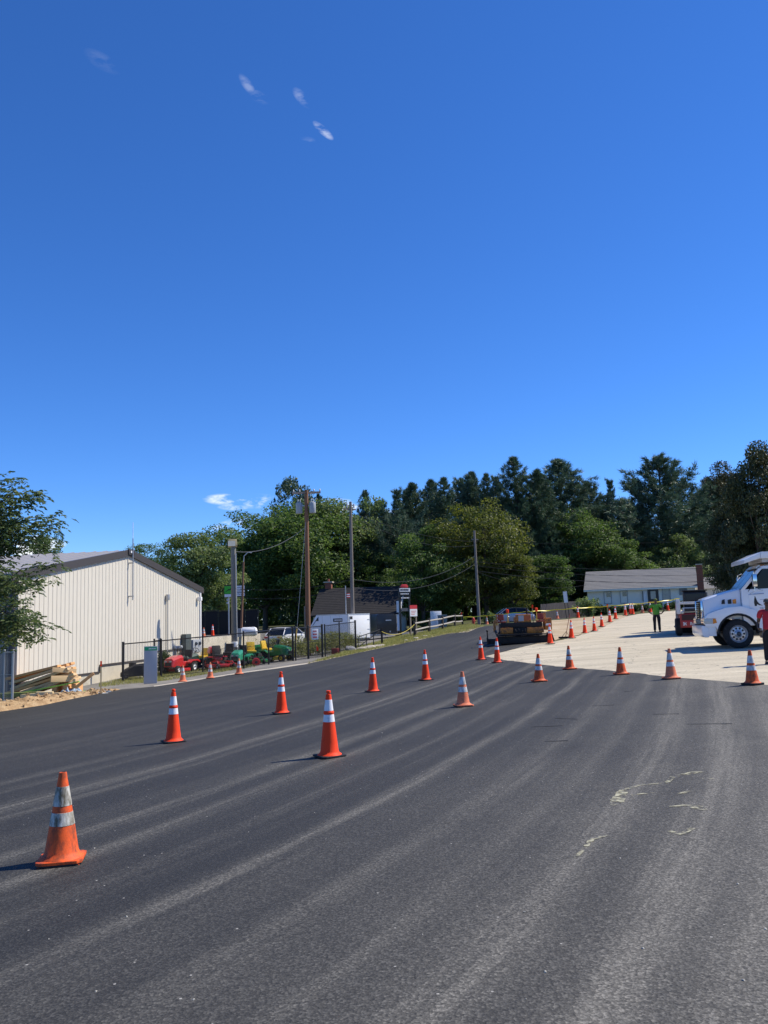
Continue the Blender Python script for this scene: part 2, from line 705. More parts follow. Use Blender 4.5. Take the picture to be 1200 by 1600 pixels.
def asphalt_material():
    mt = bpy.data.materials.new('fresh_asphalt')
    mt.use_nodes = True
    n, l = mt.node_tree.nodes, mt.node_tree.links
    b = n['Principled BSDF']
    b.inputs['Specular IOR Level'].default_value = 0.32
    tc = n.new('ShaderNodeTexCoord')
    uv = n.new('ShaderNodeUVMap')

    def noise(vec, scale, det=4, ro=.6, sc=None):
        x = n.new('ShaderNodeTexNoise')
        x.inputs['Scale'].default_value = scale
        x.inputs['Detail'].default_value = det
        x.inputs['Roughness'].default_value = ro
        if sc:
            mp = n.new('ShaderNodeMapping')
            mp.inputs['Scale'].default_value = sc
            l.new(vec, mp.inputs['Vector'])
            vec = mp.outputs[0]
        l.new(vec, x.inputs['Vector'])
        return x.outputs[0]

    def ramp(v, a, c, lo=0.0, hi=1.0):
        x = n.new('ShaderNodeMapRange')
        x.inputs['From Min'].default_value = a
        x.inputs['From Max'].default_value = c
        x.inputs['To Min'].default_value = lo
        x.inputs['To Max'].default_value = hi
        l.new(v, x.inputs['Value'])
        return x.outputs[0]

    def mth(op, a, c):
        x = n.new('ShaderNodeMath')
        x.operation = op
        for i, q in enumerate((a, c)):
            if isinstance(q, (int, float)):
                x.inputs[i].default_value = q
            else:
                l.new(q, x.inputs[i])
        return x.outputs[0]

    obj = tc.outputs['Object']
    vor = n.new('ShaderNodeTexVoronoi')
    vor.inputs['Scale'].default_value = 75.0
    l.new(obj, vor.inputs['Vector'])
    sp = n.new('ShaderNodeSeparateColor')
    l.new(vor.outputs['Color'], sp.inputs[0])
    stone = ramp(mth('POWER', sp.outputs[0], 2.2), 0, 1, .66, 1.5)
    # lane streaks in several widths
    st1 = ramp(noise(uv.outputs[0], 1.0, 3, .55, (1.15, .045, 1)), .50, .68)
    st2 = ramp(noise(uv.outputs[0], 1.0, 4, .6, (4.2, .09, 1)), .50, .72)
    st3 = ramp(noise(uv.outputs[0], 1.0, 2, .5, (17.0, .16, 1)), .42, .75)
    # dusty wheel tracks that follow the lanes, each its own width
    sx = n.new('ShaderNodeSeparateXYZ')
    l.new(uv.outputs[0], sx.inputs[0])
    wob = mth('MULTIPLY', mth('SUBTRACT', noise(uv.outputs[0], 1.0, 2, .5, (.3, .22, 1)), .5), .5)
    uu = mth('ADD', sx.outputs[0], wob)
    trk = None
    for u0, wd, am in ((-8.6, .16, .5), (-6.95, .20, 1.0), (-6.55, .10, .8), (-4.95, .16, 1.0), (-4.25, .12, .8), (-3.4, .10, .4), (-2.5, .13, .95), (-1.35, .16, .5), (-.6, .10, .4), (.15, .24, 1.0), (1.0, .22, 1.25), (1.8, .28, 1.0), (3.0, .3, .5), (4.6, .3, .5)):
        q = mth('DIVIDE', mth('SUBTRACT', uu, u0), wd)
        g = mth('MULTIPLY', mth('POWER', 2.718, mth('MULTIPLY', mth('MULTIPLY', q, q), -1.0)), am)
        trk = g if trk is None else mth('MAXIMUM', trk, g)
    trk = mth('MULTIPLY', trk, mth('ADD', .25, mth('MULTIPLY', ramp(noise(uv.outputs[0], 1.0, 5, .65, (9.0, .35, 1)), .35, .68), .95)))
    near = ramp(sx.outputs[0], -2.8, 2.2, .03, .52)
    brk = ramp(noise(obj, .55, 6, .65), .32, .62)
    st = mth('ADD', mth('MULTIPLY', st1, .16), mth('MULTIPLY', mth('MULTIPLY', st2, brk), .30))
    st = mth('ADD', st, mth('MULTIPLY', trk, .80))
    st = mth('MULTIPLY', st, mth('ADD', .80, mth('MULTIPLY', st3, .35)))
    st = mth('ADD', st, mth('MULTIPLY', near, mth('ADD', .55, mth('MULTIPLY', brk, .55))))
    # grainy dust: the streaks sit on the stones' tops
    grain = ramp(noise(obj, 42.0, 4, .75), .30, .70, .15, 1.6)
    st = mth('MULTIPLY', st, grain)
    # the whole near mat is dustier towards the right hand lanes
    big = ramp(noise(obj, .16, 3, .5), .35, .65, .0, .12)
    dust = mth('ADD', st, mth('MULTIPLY', big, grain))
    x = n.new('ShaderNodeMath')
    x.operation = 'MULTIPLY'
    x.use_clamp = True
    l.new(dust, x.inputs[0])
    x.inputs[1].default_value = 0.85
    mx = n.new('ShaderNodeMixRGB')
    l.new(x.outputs[0], mx.inputs[0])
    mx.inputs[1].default_value = (.0240, .0242, .0232, 1)
    mx.inputs[2].default_value = (.170, .162, .142, 1)
    mm = n.new('ShaderNodeMixRGB')
    mm.blend_type = 'MULTIPLY'
    mm.inputs[0].default_value = 1.0
    l.new(mx.outputs[0], mm.inputs[1])
    l.new(stone, mm.inputs[2])
    # odd bright chips
    v2 = n.new('ShaderNodeTexVoronoi')
    v2.inputs['Scale'].default_value = 28.0
    l.new(obj, v2.inputs['Vector'])
    s2 = n.new('ShaderNodeSeparateColor')
    l.new(v2.outputs['Color'], s2.inputs[0])
    chip = mth('MULTIPLY', mth('GREATER_THAN', s2.outputs[1], .992), mth('LESS_THAN', v2.outputs['Distance'], .22))
    m3 = n.new('ShaderNodeMixRGB')
    l.new(chip, m3.inputs[0])
    l.new(mm.outputs[0], m3.inputs[1])
    m3.inputs[2].default_value = (.34, .33, .30, 1)
    l.new(m3.outputs[0], b.inputs['Base Color'])
    l.new(ramp(x.outputs[0], 0, 1, .72, .92), b.inputs['Roughness'])
    bp = n.new('ShaderNodeBump')
    bp.inputs['Strength'].default_value = 0.35
    bp.inputs['Distance'].default_value = 0.008
    l.new(vor.outputs['Distance'], bp.inputs['Height'])
    l.new(bp.outputs[0], b.inputs['Normal'])
    return mt


def pale_material():
    mt = bpy.data.materials.new('worn_pale_pavement')
    mt.use_nodes = True
    n, l = mt.node_tree.nodes, mt.node_tree.links
    b = n['Principled BSDF']
    b.inputs['Specular IOR Level'].default_value = 0.15
    b.inputs['Roughness'].default_value = 0.95
    tc = n.new('ShaderNodeTexCoord')
    mp = n.new('ShaderNodeMapping')
    mp.inputs['Rotation'].default_value = (0, 0, R(-18))
    mp.inputs['Scale'].default_value = (.16, 1.1, 1)
    l.new(tc.outputs['Object'], mp.inputs['Vector'])
    nz = n.new('ShaderNodeTexNoise')
    nz.inputs['Scale'].default_value = .9
    nz.inputs['Detail'].default_value = 9
    nz.inputs['Roughness'].default_value = .7
    l.new(mp.outputs[0], nz.inputs['Vector'])
    rp = n.new('ShaderNodeValToRGB')
    e = rp.color_ramp.elements
    e[0].position, e[0].color = .3, (.40, .355, .27, 1)
    e[1].position, e[1].color = .72, (.63, .56, .43, 1)
    q = e.new(.5)
    q.color = (.50, .445, .335, 1)
    l.new(nz.outputs[0], rp.inputs[0])
    f2 = n.new('ShaderNodeTexNoise')
    f2.inputs['Scale'].default_value = 18
    f2.inputs['Detail'].default_value = 5
    l.new(tc.outputs['Object'], f2.inputs['Vector'])
    mx = n.new('ShaderNodeMixRGB')
    mx.blend_type = 'OVERLAY'
    mx.inputs[0].default_value = .4
    l.new(rp.outputs[0], mx.inputs[1])
    l.new(f2.outputs[0], mx.inputs[2])
    # cracks
    vc = n.new('ShaderNodeTexVoronoi')
    vc.feature = 'DISTANCE_TO_EDGE'
    vc.inputs['Scale'].default_value = .33
    wv = n.new('ShaderNodeVectorMath')
    wv.operation = 'ADD'
    l.new(tc.outputs['Object'], wv.inputs[0])
    n4 = n.new('ShaderNodeTexNoise')
    n4.inputs['Scale'].default_value = 1.3
    n4.inputs['Detail'].default_value = 5
    l.new(tc.outputs['Object'], n4.inputs['Vector'])
    l.new(n4.outputs['Color'], wv.inputs[1])
    l.new(wv.outputs[0], vc.inputs['Vector'])
    lt = n.new('ShaderNodeMath')
    lt.operation = 'LESS_THAN'
    lt.inputs[1].default_value = .006
    l.new(vc.outputs['Distance'], lt.inputs[0])
    m2 = n.new('ShaderNodeMixRGB')
    ml = n.new('ShaderNodeMath')
    ml.operation = 'MULTIPLY'
    ml.inputs[1].default_value = .55
    l.new(lt.outputs[0], ml.inputs[0])
    l.new(ml.outputs[0], m2.inputs[0])
    l.new(mx.outputs[0], m2.inputs[1])
    m2.inputs[2].default_value = (.16, .15, .135, 1)
    l.new(m2.outputs[0], b.inputs['Base Color'])
    bp = n.new('ShaderNodeBump')
    bp.inputs['Strength'].default_value = .3
    bp.inputs['Distance'].default_value = .02
    l.new(f2.outputs[0], bp.inputs['Height'])
    l.new(bp.outputs[0], b.inputs['Normal'])
    return mt


M_ASPHALT = asphalt_material()
M_PALE = pale_material()
M_STREET = mat('street_asphalt', (.075, .075, .078), .9, var=.2, scale=3, bump=.2)


def jag(pts, step=0.7, amp=0.05, seed=3):
    """a slightly uneven hand-raked edge along a polyline"""
    rr = random.Random(seed)
    out = []
    for a, b2 in zip(pts[:-1], pts[1:]):
        a, b2 = Vector(a), Vector(b2)
        L = (b2 - a).length
        k = max(1, int(L / step))
        nrm = Vector((-(b2 - a).y, (b2 - a).x)).normalized()
        for i in range(k):
            p = a.lerp(b2, i / k)
            j = rr.uniform(-amp, amp) if not (i == 0) else 0
            out.append(tuple(p + nrm * j))
    out.append(tuple(pts[-1]))
    return out


left_edge = [xy(hit(*q)) for q in [(0, 1113), (60, 1104), (120, 1091), (180, 1079.5), (240, 1074), (300, 1065), (380, 1052.5), (430, 1046), (480, 1038.5), (555, 1022), (600, 1012.5), (650, 1002), (700, 991)]]
left_edge = [(-17.5, 18.0)] + left_edge + [xy(at(731, 57)), xy(at(757, 61.5))]
pave_edge = [xy(hit(*q)) for q in [(758, 1026), (790, 1033), (850, 1040.5), (960, 1050.5), (1060, 1061), (1200, 1073)]]
mat_edge = [xy(at(788, 62)), xy(at(786, 43.0)), xy(at(853, 42.6))]
outline = [(-19, -14)] + jag(left_edge, .6, .06, 1) + jag(mat_edge, 3, .0, 2) + jag(pave_edge + [(26.0, 14.5)], .35, .06, 3) + [(28, -14)]
sheet('asphalt_lot', outline, M_ASPHALT, 0.035, lane_uv, skirt=0.05)

sand_line = [xy(hit(*q)) for q in [(880, 1000), (905, 993.5)]] + [xy(at(px, d)) for px, d in [(914, 52.5), (929, 55), (945, 58.5), (957, 62), (975, 67.5), (1000, 72.5), (1060, 76)]]
pale = [xy(at(700, 33.0)), xy(at(786, 41.0)), xy(at(853, 41.5))] + sand_line + [(48, 78), (50, 60), (50, 8), (20, 8)] + [xy(hit(1200, 1092)), xy(hit(1060, 1078)), xy(hit(960, 1064)), xy(hit(850, 1052)), xy(hit(790, 1042))]
sheet('old_pavement', pale, M_PALE, 0.012)
sand = [xy(at(786, 41.6)), xy(at(853, 41.3))] + [xy(at(868, 43)), xy(at(905, 48)), xy(at(918, 53)), xy(at(933, 56)), xy(at(949, 59.5)), xy(at(960, 62.5)), xy(at(978, 68)), xy(at(985, 71)), xy(at(930, 73)), xy(at(880, 68)), xy(at(820, 66)), xy(at(788, 62))]
sheet('sandy_base', jag(sand + [sand[0]], 1.0, .12, 5)[:-1], M_SAND, 0.022)
# the street that crosses behind the crest
sheet('street', [xy(at(560, 77)), xy(at(700, 78)), xy(at(860, 79)), xy(at(900, 85)), xy(at(720, 87)), xy(at(560, 86))], M_STREET, 0.012)
# gravel yard and the grey strip under the chain-link fence
fence_px = [(192, 41.5), (252, 42.2), (317, 43.0), (381, 43.8), (420, 45.9), (458, 48.0), (482, 49.0), (504, 50.0), (531, 52.6), (556, 55.0)]
fence_xy = [at(px, d) for px, d in fence_px]
kerb_in = [Vector(p) for p in left_edge[5:10]]
kerb_out = [p + Vector((-.12, .42)) for p in kerb_in]
sheet('kerb_strip', [tuple(p + Vector((.05, -.1))) for p in kerb_in] + [tuple(p) for p in kerb_out[::-1]], M_KERB, 0.045, skirt=.06)
sheet('yard_paving', [tuple(p + Vector((0, -.1))) for p in kerb_out] + [xy(at(505, 49)), xy(at(556, 54)), xy(at(560, 62)), xy(at(430, 62)), xy(at(300, 54)), (-13.8, 44), (-15.2, 34.5), (-14, 31.5), xy(at(175, 36.5))], M_YARD, 0.014)
verge = [Vector(p) for p in left_edge[9:]]
verge_grass = [tuple(p + Vector((.0, -.12))) for p in verge] + [xy(at(735, 72)), xy(at(690, 71)), xy(at(640, 67)), xy(at(590, 60)), xy(at(545, 55))]
sheet('grass_verge', verge_grass, M_GRASS, 0.018)
edge_tan = [Vector(p) for p in left_edge[8:]]
sheet('gravel_edge', jag([tuple(p + Vector((.03, -.1))) for p in edge_tan], .5, .05, 8) + jag([tuple(p + Vector((-.22, .75))) for p in edge_tan[::-1]], .5, .16, 9), M_TAN, 0.034)
sheet('gravel_drive', [xy(at(560, 58.5)), xy(at(597, 61)), xy(at(660, 70)), xy(at(690, 75)), xy(at(560, 75)), xy(at(470, 64))], M_YARD, 0.024)

# paint and chalk marks left on the fresh mat
M_CHALK = bpy.data.materials.new('worn_yellow_paint')
M_CHALK.use_nodes = True
_n, _l = M_CHALK.node_tree.nodes, M_CHALK.node_tree.links
_b = _n['Principled BSDF']
_b.inputs['Base Color'].default_value = (.40, .385, .27, 1)
_b.inputs['Roughness'].default_value = .95
_tr = _n.new('ShaderNodeBsdfTransparent')
_tc = _n.new('ShaderNodeTexCoord')
_nz = _n.new('ShaderNodeTexNoise')
_nz.inputs['Scale'].default_value = 16
_nz.inputs['Detail'].default_value = 5
_l.new(_tc.outputs['Object'], _nz.inputs['Vector'])
_mr = _n.new('ShaderNodeMapRange')
_mr.inputs['From Min'].default_value = .43
_mr.inputs['From Max'].default_value = .64
_l.new(_nz.outputs[0], _mr.inputs['Value'])
_ms = _n.new('ShaderNodeMixShader')
_l.new(_mr.outputs[0], _ms.inputs[0])
_l.new(_tr.outputs[0], _ms.inputs[1])
_l.new(_b.outputs[0], _ms.inputs[2])
_l.new(_ms.outputs[0], _n['Material Output'].inputs['Surface'])


def stripe(name, pts, widths, mt, parent, dz=0.040, seed=0):
    rr = random.Random(seed)
    pts = [Vector(p) for p in pts]
    fine = []
    for i in range(len(pts) - 1):
        k = max(2, int((pts[i + 1] - pts[i]).length / .06))
        for j in range(k):
            t = j / k
            fine.append((pts[i].lerp(pts[i + 1], t), widths[i] * (1 - t) + widths[i + 1] * t))
    fine.append((pts[-1], widths[-1]))
    vs, fs = [], []
    for i, (p, w) in enumerate(fine):
        t = (fine[min(i + 1, len(fine) - 1)][0] - fine[max(i - 1, 0)][0])
        nr = Vector((-t.y, t.x)).normalized()
        a = p + nr * w * rr.uniform(.35, .62)
        c = p - nr * w * rr.uniform(.35, .62)
        for q in (a, c):
            vs.append((q.x, q.y, gz(q.x, q.y) + dz))
        if i:
            k = 2 * i
            fs.append((k - 2, k - 1, k + 1, k))
    me = bpy.data.meshes.new(name)
    me.from_pydata(vs, [], fs)
    me.materials.append(mt)
    o = link_mesh(name, me, parent)
    return o


lot = bpy.data.objects['asphalt_lot']
for k, (pp, ww) in enumerate([([(957, 1266), (965, 1260), (974, 1242)], [.02, .09, .05]), ([(974, 1242), (1000, 1234), (1042, 1230), (1052, 1220), (1095, 1212)], [.03, .025, .035, .05, .06]),
                              ([(986, 1250), (1010, 1247), (1027, 1246)], [.02, .03, .01]), ([(1045, 1268), (1070, 1266), (1085, 1268), (1102, 1274)], [.01, .05, .10, .03]),
                              ([(1098, 1224), (1116, 1222)], [.04, .05]), ([(1060, 1247), (1080, 1243)], [.03, .03]), ([(1045, 1308), (1060, 1312), (1083, 1303)], [.02, .06, .03]),
                              ([(900, 1352), (925, 1320), (950, 1313)], [.02, .03, .02])]):
    stripe('paint_mark', [xy(hit(*q)) for q in pp], [w * 1.6 for w in ww], M_CHALK, lot, 0.040, k)
M_SKID = mat('dark_scuff', (.034, .034, .034), .8, var=.3, scale=20)
for k, pp in enumerate([[(852, 1163), (888, 1162)], [(925, 1106), (960, 1105)], [(1072, 1136), (1145, 1135)], [(830, 1140), (880, 1138)], [(1020, 1120), (1062, 1119)], [(990, 1082), (975, 1084)], [(868, 1126), (902, 1127)]]):
    stripe('scuff_mark', [xy(hit(*q)) for q in pp], [.03, .05], M_SKID, lot, 0.041, 30 + k)
# ------------------------------------------------------------------ traffic cones
M_CONE_NEW = mat('cone_fluorescent', (1.0, .062, .014), .6, var=.05, scale=5, spec=.2, dirt=(.38, .06, .03), dirt_amt=.20, dirt_scale=14, stretch=(1, 1, .4))
M_CONE_OLD = mat('cone_scuffed', (.95, .115, .016), .65, var=.12, scale=7, dirt=(.26, .055, .02), dirt_amt=.62, dirt_scale=16, stretch=(1, 1, .45))
M_CONE_FADE = mat('cone_faded', (.80, .20, .09), .7, var=.15, scale=7, dirt=(.42, .15, .08), dirt_amt=.5, dirt_scale=14)
M_COLLAR = mat('collar_white', (.80, .79, .80), .4, var=.05, scale=20, dirt=(.50, .47, .45), dirt_amt=.22, dirt_scale=18, stretch=(1, 1, .5))
M_COLLAR_OLD = mat('collar_grimy', (.62, .60, .53), .6, var=.15, scale=9, dirt=(.12, .10, .06), dirt_amt=.72, dirt_scale=20, stretch=(1, 1, .3))
M_COLLAR_WORN = mat('collar_worn', (.72, .71, .70), .6, var=.12, scale=9, dirt=(.30, .28, .24), dirt_amt=.55, dirt_scale=14, stretch=(1, 1, .4))
M_RUBBER = mat('black_rubber', (.018, .018, .019), .75, var=.25, scale=8, dirt=(.10, .095, .085), dirt_amt=.18, dirt_scale=6)


def r_body(z, H, r0, r1, z0):
    return r0 + (r1 - r0) * (z - z0) / (H - z0)


_cone_cache = {}


def cone_meshes(kind):
    if kind in _cone_cache:
        return _cone_cache[kind]
    tall = kind == 'tall'
    H = .914 if tall else .711
    zb = .032 if tall else .042
    r0, r1 = (.128, .031) if tall else (.132, .030)
    inch = .0254
    # square base with clipped corners
    w = .187 if tall else .178
    c = .035
    out = [(-w + c, -w), (w - c, -w), (w, -w + c), (w, w - c), (w - c, w), (-w + c, w), (-w, w - c), (-w, -w + c)]
    base = MB().prism(out, 0.008 if tall else .018, zb, 'z')
    for sx in (-1, 1):
        for sy in (-1, 1):
            base.b(sx * w * .55, sx * w * .9, sy * w * .55, sy * w * .9, 0, .0085)
    prof = [(r0 + .045, zb - .002), (r0 + .038, zb + .008), (r0 + .014, zb + .022), (r0, zb + .05)]
    top = H - (.055 if tall else 0)
    for i in range(1, 7):
        z = zb + .05 + (top - zb - .05) * i / 6
        prof.append((r_body(z, H, r0, r1, zb + .05), z))
    rt = prof[-1][0]
    prof += [(rt - .008, top + .002), (rt - .010, top - .03)]
    body = MB().lathe(prof, 28, cap=False)
    cols = []
    t0 = H - (5.0 if tall else 4.3) * inch
    for a, b2 in ((t0 - 6 * inch, t0), (t0 - 12 * inch, t0 - 8 * inch)):
        ra, rb = r_body(a, H, r0, r1, zb + .05) + .0025, r_body(b2, H, r0, r1, zb + .05) + .0025
        cols.append(MB().lathe([(ra - .004, a), (ra, a + .001), (rb, b2 - .001), (rb - .004, b2)], 28, cap=False).mesh('collar', smooth=True, angle=60))
    d = dict(base=base.mesh('base', bevel=.006), body=body.mesh('body', smooth=True, angle=50), cols=cols, knob=None, sole=None if tall else MB().prism([(q * .97, w_ * .97) for q, w_ in out], .004, .0178, 'z').mesh('sole'))
    if tall:
        d['knob'] = MB().lathe([(.020, top - .02), (.020, H - .04), (.031, H - .036), (.034, H - .018), (.030, H - .004), (.018, H)], 20).mesh('knob', smooth=True, angle=50)
        ring_z = t0 - 7 * inch
        rr = r_body(ring_z, H, r0, r1, zb + .05)
        d['ring'] = MB().lathe([(rr + .001, ring_z - .02), (rr + .008, ring_z - .012), (rr + .006, ring_z + .014), (rr - .002, ring_z + .02)], 28, cap=False).mesh('ridge', smooth=True, angle=50)
    _cone_cache[kind] = d
    return d


def cone(kind, style, loc, yaw, label, group=None, tilt=(0, 0), bands=True):
    d = cone_meshes(kind)
    o = thing('traffic_cone', label, 'traffic cone', loc, 0, group, rot=(tilt[0], tilt[1], yaw))
    mb, mbase, mcol = {'new': (M_CONE_NEW, M_RUBBER, M_COLLAR), 'old': (M_CONE_OLD, M_CONE_OLD, M_COLLAR_OLD), 'worn': (M_CONE_OLD, M_CONE_OLD, M_COLLAR_WORN),
                       'fade': (M_CONE_FADE, M_CONE_FADE, M_COLLAR_WORN), 'fadeblack': (M_CONE_OLD, M_RUBBER, M_COLLAR_WORN), 'red': (M_CONE_NEW, M_CONE_NEW, M_COLLAR_WORN)}[style]

    def put(name, me, mt):
        me2 = me
        if len(me2.materials) == 0:
            me2.materials.append(mt)
        ob = link_mesh(name, me2, o)
        ob.material_slots[0].link = 'OBJECT'
        ob.material_slots[0].material = mt
        return ob
    put('base', d['base'], mbase)
    if d['sole']:
        put('sole', d['sole'], M_RUBBER)
    put('body', d['body'], mb)
    if bands:
        for c in d['cols']:
            put('collar', c, mcol)
    if d['knob']:
        put('knob', d['knob'], mb)
        put('ridge', d['ring'], mb)
    return o


def cone_px(kind, style, px, py, yaw, label, group=None, d=None, **k):
    p = hit(px, py, up=.036) if d is None else at(px, d)
    p.z += (0.036 if True else 0)
    k.setdefault('tilt', (rnd.uniform(-.012, .012), rnd.uniform(-.012, .012)))
    return cone(kind, style, p, R(yaw), label, group, **k)


G_TALL = 'tall cones set out along the dark lane'
cone_px('short', 'old', 96, 1349, 12, 'scuffed orange cone with grime-blackened white bands, alone in foreground of dark lot')
cone_px('tall', 'new', 515, 1183, 33, 'largest tall red-orange cone with black base, standing on a pale dusty streak')
cone_px('tall', 'new', 271, 1160, 30, 'tall red-orange cone with black base between the scuffed cone and the fence cones')
cone_px('tall', 'new', 440, 1115, 20, 'tall red-orange cone with black base in lane, second out from the yard fence kerb')
cone_px('tall', 'new', 583, 1081, 25, 'tall red-orange cone with black base in lane facing the white cargo trailer')
cone_px('tall', 'new', 665.5, 1063, 28, 'tall red-orange cone with black base in lane facing the black pylon sign')
cone_px('short', 'fade', 724, 1104, 15, 'faded salmon-orange cone with wide dirty white bands, standing inside the dark lot')
cone_px('tall', 'new', 752, 1031, 20, 'left one of two tall cones at the pointed corner of pale pavement')
cone_px('tall', 'new', 777, 1035.5, 15, 'right one of two tall cones at the pointed corner of pale pavement')
cone_px('short', 'worn', 842.5, 1065, 10, 'short orange cone on dark asphalt just short of the pale pavement seam')
cone_px('short', 'worn', 890.5, 1046, 18, 'short orange cone on the pavement seam facing the paving machine')
cone_px('short', 'worn', 971, 1054, 5, 'short orange cone on the pavement seam facing the worker in lime')
cone_px('short', 'fade', 1049, 1061, 8, 'sun-bleached pale orange cone on the pavement seam')
cone_px('short', 'fadeblack', 1176, 1070, 25, 'orange cone with black rubber base in front of the white dump truck')
cone_px('short', 'fade', 285.5, 1065.5, 5, 'faded cone on kerb in front of the red riding mower')
cone_px('short', 'fade', 328.5, 1060, 12, 'faded cone on kerb in front of the wide red mower deck')
cone_px('short', 'fade', 373.5, 1053.5, 22, 'faded cone on kerb below the wooden floodlight pole')
cone_px('tall', 'new', 860, 1006, 10, 'tall cone touching the right side of the paving machine')
cone_px('tall', 'new', 893, 997, 12, 'tall cone with an asphalt rake leaning against it')
G_ROW = 'tall cones in the row along the sandy strip'
for px, d in [(914, 52), (929, 54.5), (940.5, 58), (953, 61.5), (962, 64.5)]:
    cone_px('tall', 'new', px, 0, rnd.uniform(0, 60), 'tall red-orange cone in the row dividing sandy strip from pale pavement', G_ROW, d=d)
G_HOUSE = 'cones along the hedge of the white house'
for px, d in [(977.5, 69.5), (985, 72), (989, 71.5), (1016.5, 74.5), (1044, 76), (1057.5, 76.5)]:
    cone_px('tall', 'new', px, 0, rnd.uniform(0, 60), 'red-orange cone under yellow tape along the hedge of the white house', G_HOUSE, d=d)
cone_px('short', 'fade', 1004, 0, 10, 'bleached short cone beside the dark house door, paler than its neighbours', d=74)
cone_px('short', 'fade', 871, 0, 10, 'small pale cone at the foot of the grey board fence', d=74)
cone_px('short', 'fade', 761, 0, 10, 'small pale cone beside the silver car', d=76)
cone_px('tall', 'new', 903.5, 0, 10, 'orange cone beside the post of the white signboard', d=71)
# ------------------------------------------------------------------ metal warehouse
def lerp(a, b, t):
    return a + (b - a) * t


M_PANEL = mat('cream_metal_panel', (.63, .585, .49), .5, var=.035, scale=2.0, spec=.4)
M_TRIM = mat('bronze_trim', (.062, .054, .05), .45, var=.08)
M_ROOF = mat('galvalume_roof', (.36, .345, .34), .45, metal=.25, var=.06, scale=2)
M_CONC = mat('poured_concrete', (.52, .47, .37), .9, var=.14, scale=1.6, bump=.25, bscale=22, dirt=(.30, .27, .21), dirt_amt=.25, dirt_scale=1.2)
M_GALV = mat('galvanised_steel', (.42, .43, .44), .45, metal=.6, var=.08, scale=10)
M_BLACKM = mat('black_metal', (.018, .018, .02), .5, var=.15)
M_GREYBOX = mat('grey_box_paint', (.36, .38, .40), .5, var=.06)
M_DARKBOX = mat('dark_green_box', (.07, .085, .08), .5, var=.08)
M_WHITE = mat('white_paint', (.78, .78, .77), .45, var=.05, scale=4)
M_WHITE_DULL = mat('white_siding', (.92, .86, .73), .7, var=.06, scale=3)
M_GLASS = mat('window_glass', (.025, .035, .045), .06, var=.1, spec=.8)
M_BRICK = mat('chimney_brick', (.23, .085, .055), .85, var=.25, scale=8)


A = Vector((-15.05, 35.0, 0))
B = Vector((-11.95, 55.0, 0))
wL = (B - A).length
rz = math.atan2(B.y - A.y, B.x - A.x)
ware = thing('metal_warehouse', 'cream ribbed metal building with low gable and brown roof trim', 'building', (A.x, A.y, -0.95), rz)
Z0 = 0.95                      # local height of world zero
EAVE, PEAK = 4.15 + Z0, 5.78 + Z0


def rake(x):
    return EAVE + (PEAK - EAVE) * (1 - abs(x - wL / 2) / (wL / 2))


n_pan = 58
pw = wL / n_pan


def base_level(x):
    t = x / wL
    return (-.22 if t < .345 else (.10 if t < .655 else .48)) + Z0


for i in range(n_pan):
    x0, x1 = i * pw, (i + 1) * pw
    zb = base_level((x0 + x1) / 2)
    mb = MB()
    # a flat pan and a trapezoid rib, swept up to the rake
    pro = [(x0, 0), (x1 - .085, 0), (x1 - .066, -.021), (x1 - .030, -.021), (x1, 0)]
    lo = [(x, y, zb) for x, y in pro]
    hi = [(x, y, rake(x) - .02) for x, y in pro]
    nq = len(pro)
    bk = [(x0, .03, zb), (x1, .03, zb), (x1, .03, rake(x1) - .02), (x0, .03, rake(x0) - .02)]
    fs = [(k, k + 1, nq + k + 1, nq + k) for k in range(nq - 1)]
    o_ = 2 * nq
    fs += [(o_ + 1, o_, o_ + 3, o_ + 2), (nq - 1, o_ + 1, o_ + 2, 2 * nq - 1), (o_, 0, nq, o_ + 3), (0, o_, o_ + 1) + tuple(range(nq - 1, 0, -1)), (o_ + 3,) + tuple(range(nq, 2 * nq)) + (o_ + 2,)]
    mb.add(lo + hi + bk, fs)
    mb.build('wall_panel', M_PANEL, ware)
# inner shell, side wall with shade put into its grey, far walls
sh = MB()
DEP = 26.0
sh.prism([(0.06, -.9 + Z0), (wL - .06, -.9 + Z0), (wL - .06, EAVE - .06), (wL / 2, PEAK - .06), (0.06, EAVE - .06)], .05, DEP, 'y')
sh.build('wall_shell', mat('side_panel_shaded', (.27, .28, .29), .55, var=.05), ware)
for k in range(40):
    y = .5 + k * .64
    MB().b(-.045, .055, y, y + .07, -.85 + Z0, EAVE - .15).build('wall_rib', MATS['side_panel_shaded'], ware)
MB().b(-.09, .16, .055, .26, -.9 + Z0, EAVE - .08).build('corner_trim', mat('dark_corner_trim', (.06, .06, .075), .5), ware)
MB().b(.0, .13, -.075, .05, base_level(0), EAVE - .05).build('corner_trim', M_PANEL, ware)
MB().b(wL - .06, wL + .09, -.085, .12, base_level(wL), EAVE - .03).build('corner_trim', M_WHITE, ware)
# foundation, stepped
for t0, t1, lv in ((0, .345, -.22), (.345, .655, .10), (.655, 1, .48)):
    MB().b(t0 * wL, t1 * wL, -.035, .05, -.45, lv + Z0 - .002).build('foundation', M_CONC, ware)
    MB().b(t0 * wL, t1 * wL, -.085, -.036, lv + Z0 - .07, lv + Z0 + .015).build('base_trim', M_TRIM, ware)
for t, a, b2 in ((.345, -.22, .10), (.655, .10, .48)):
    MB().b(t * wL - .05, t * wL + .05, -.088, -.037, a + Z0 + .016, b2 + Z0 - .071).build('step_trim', M_TRIM, ware)
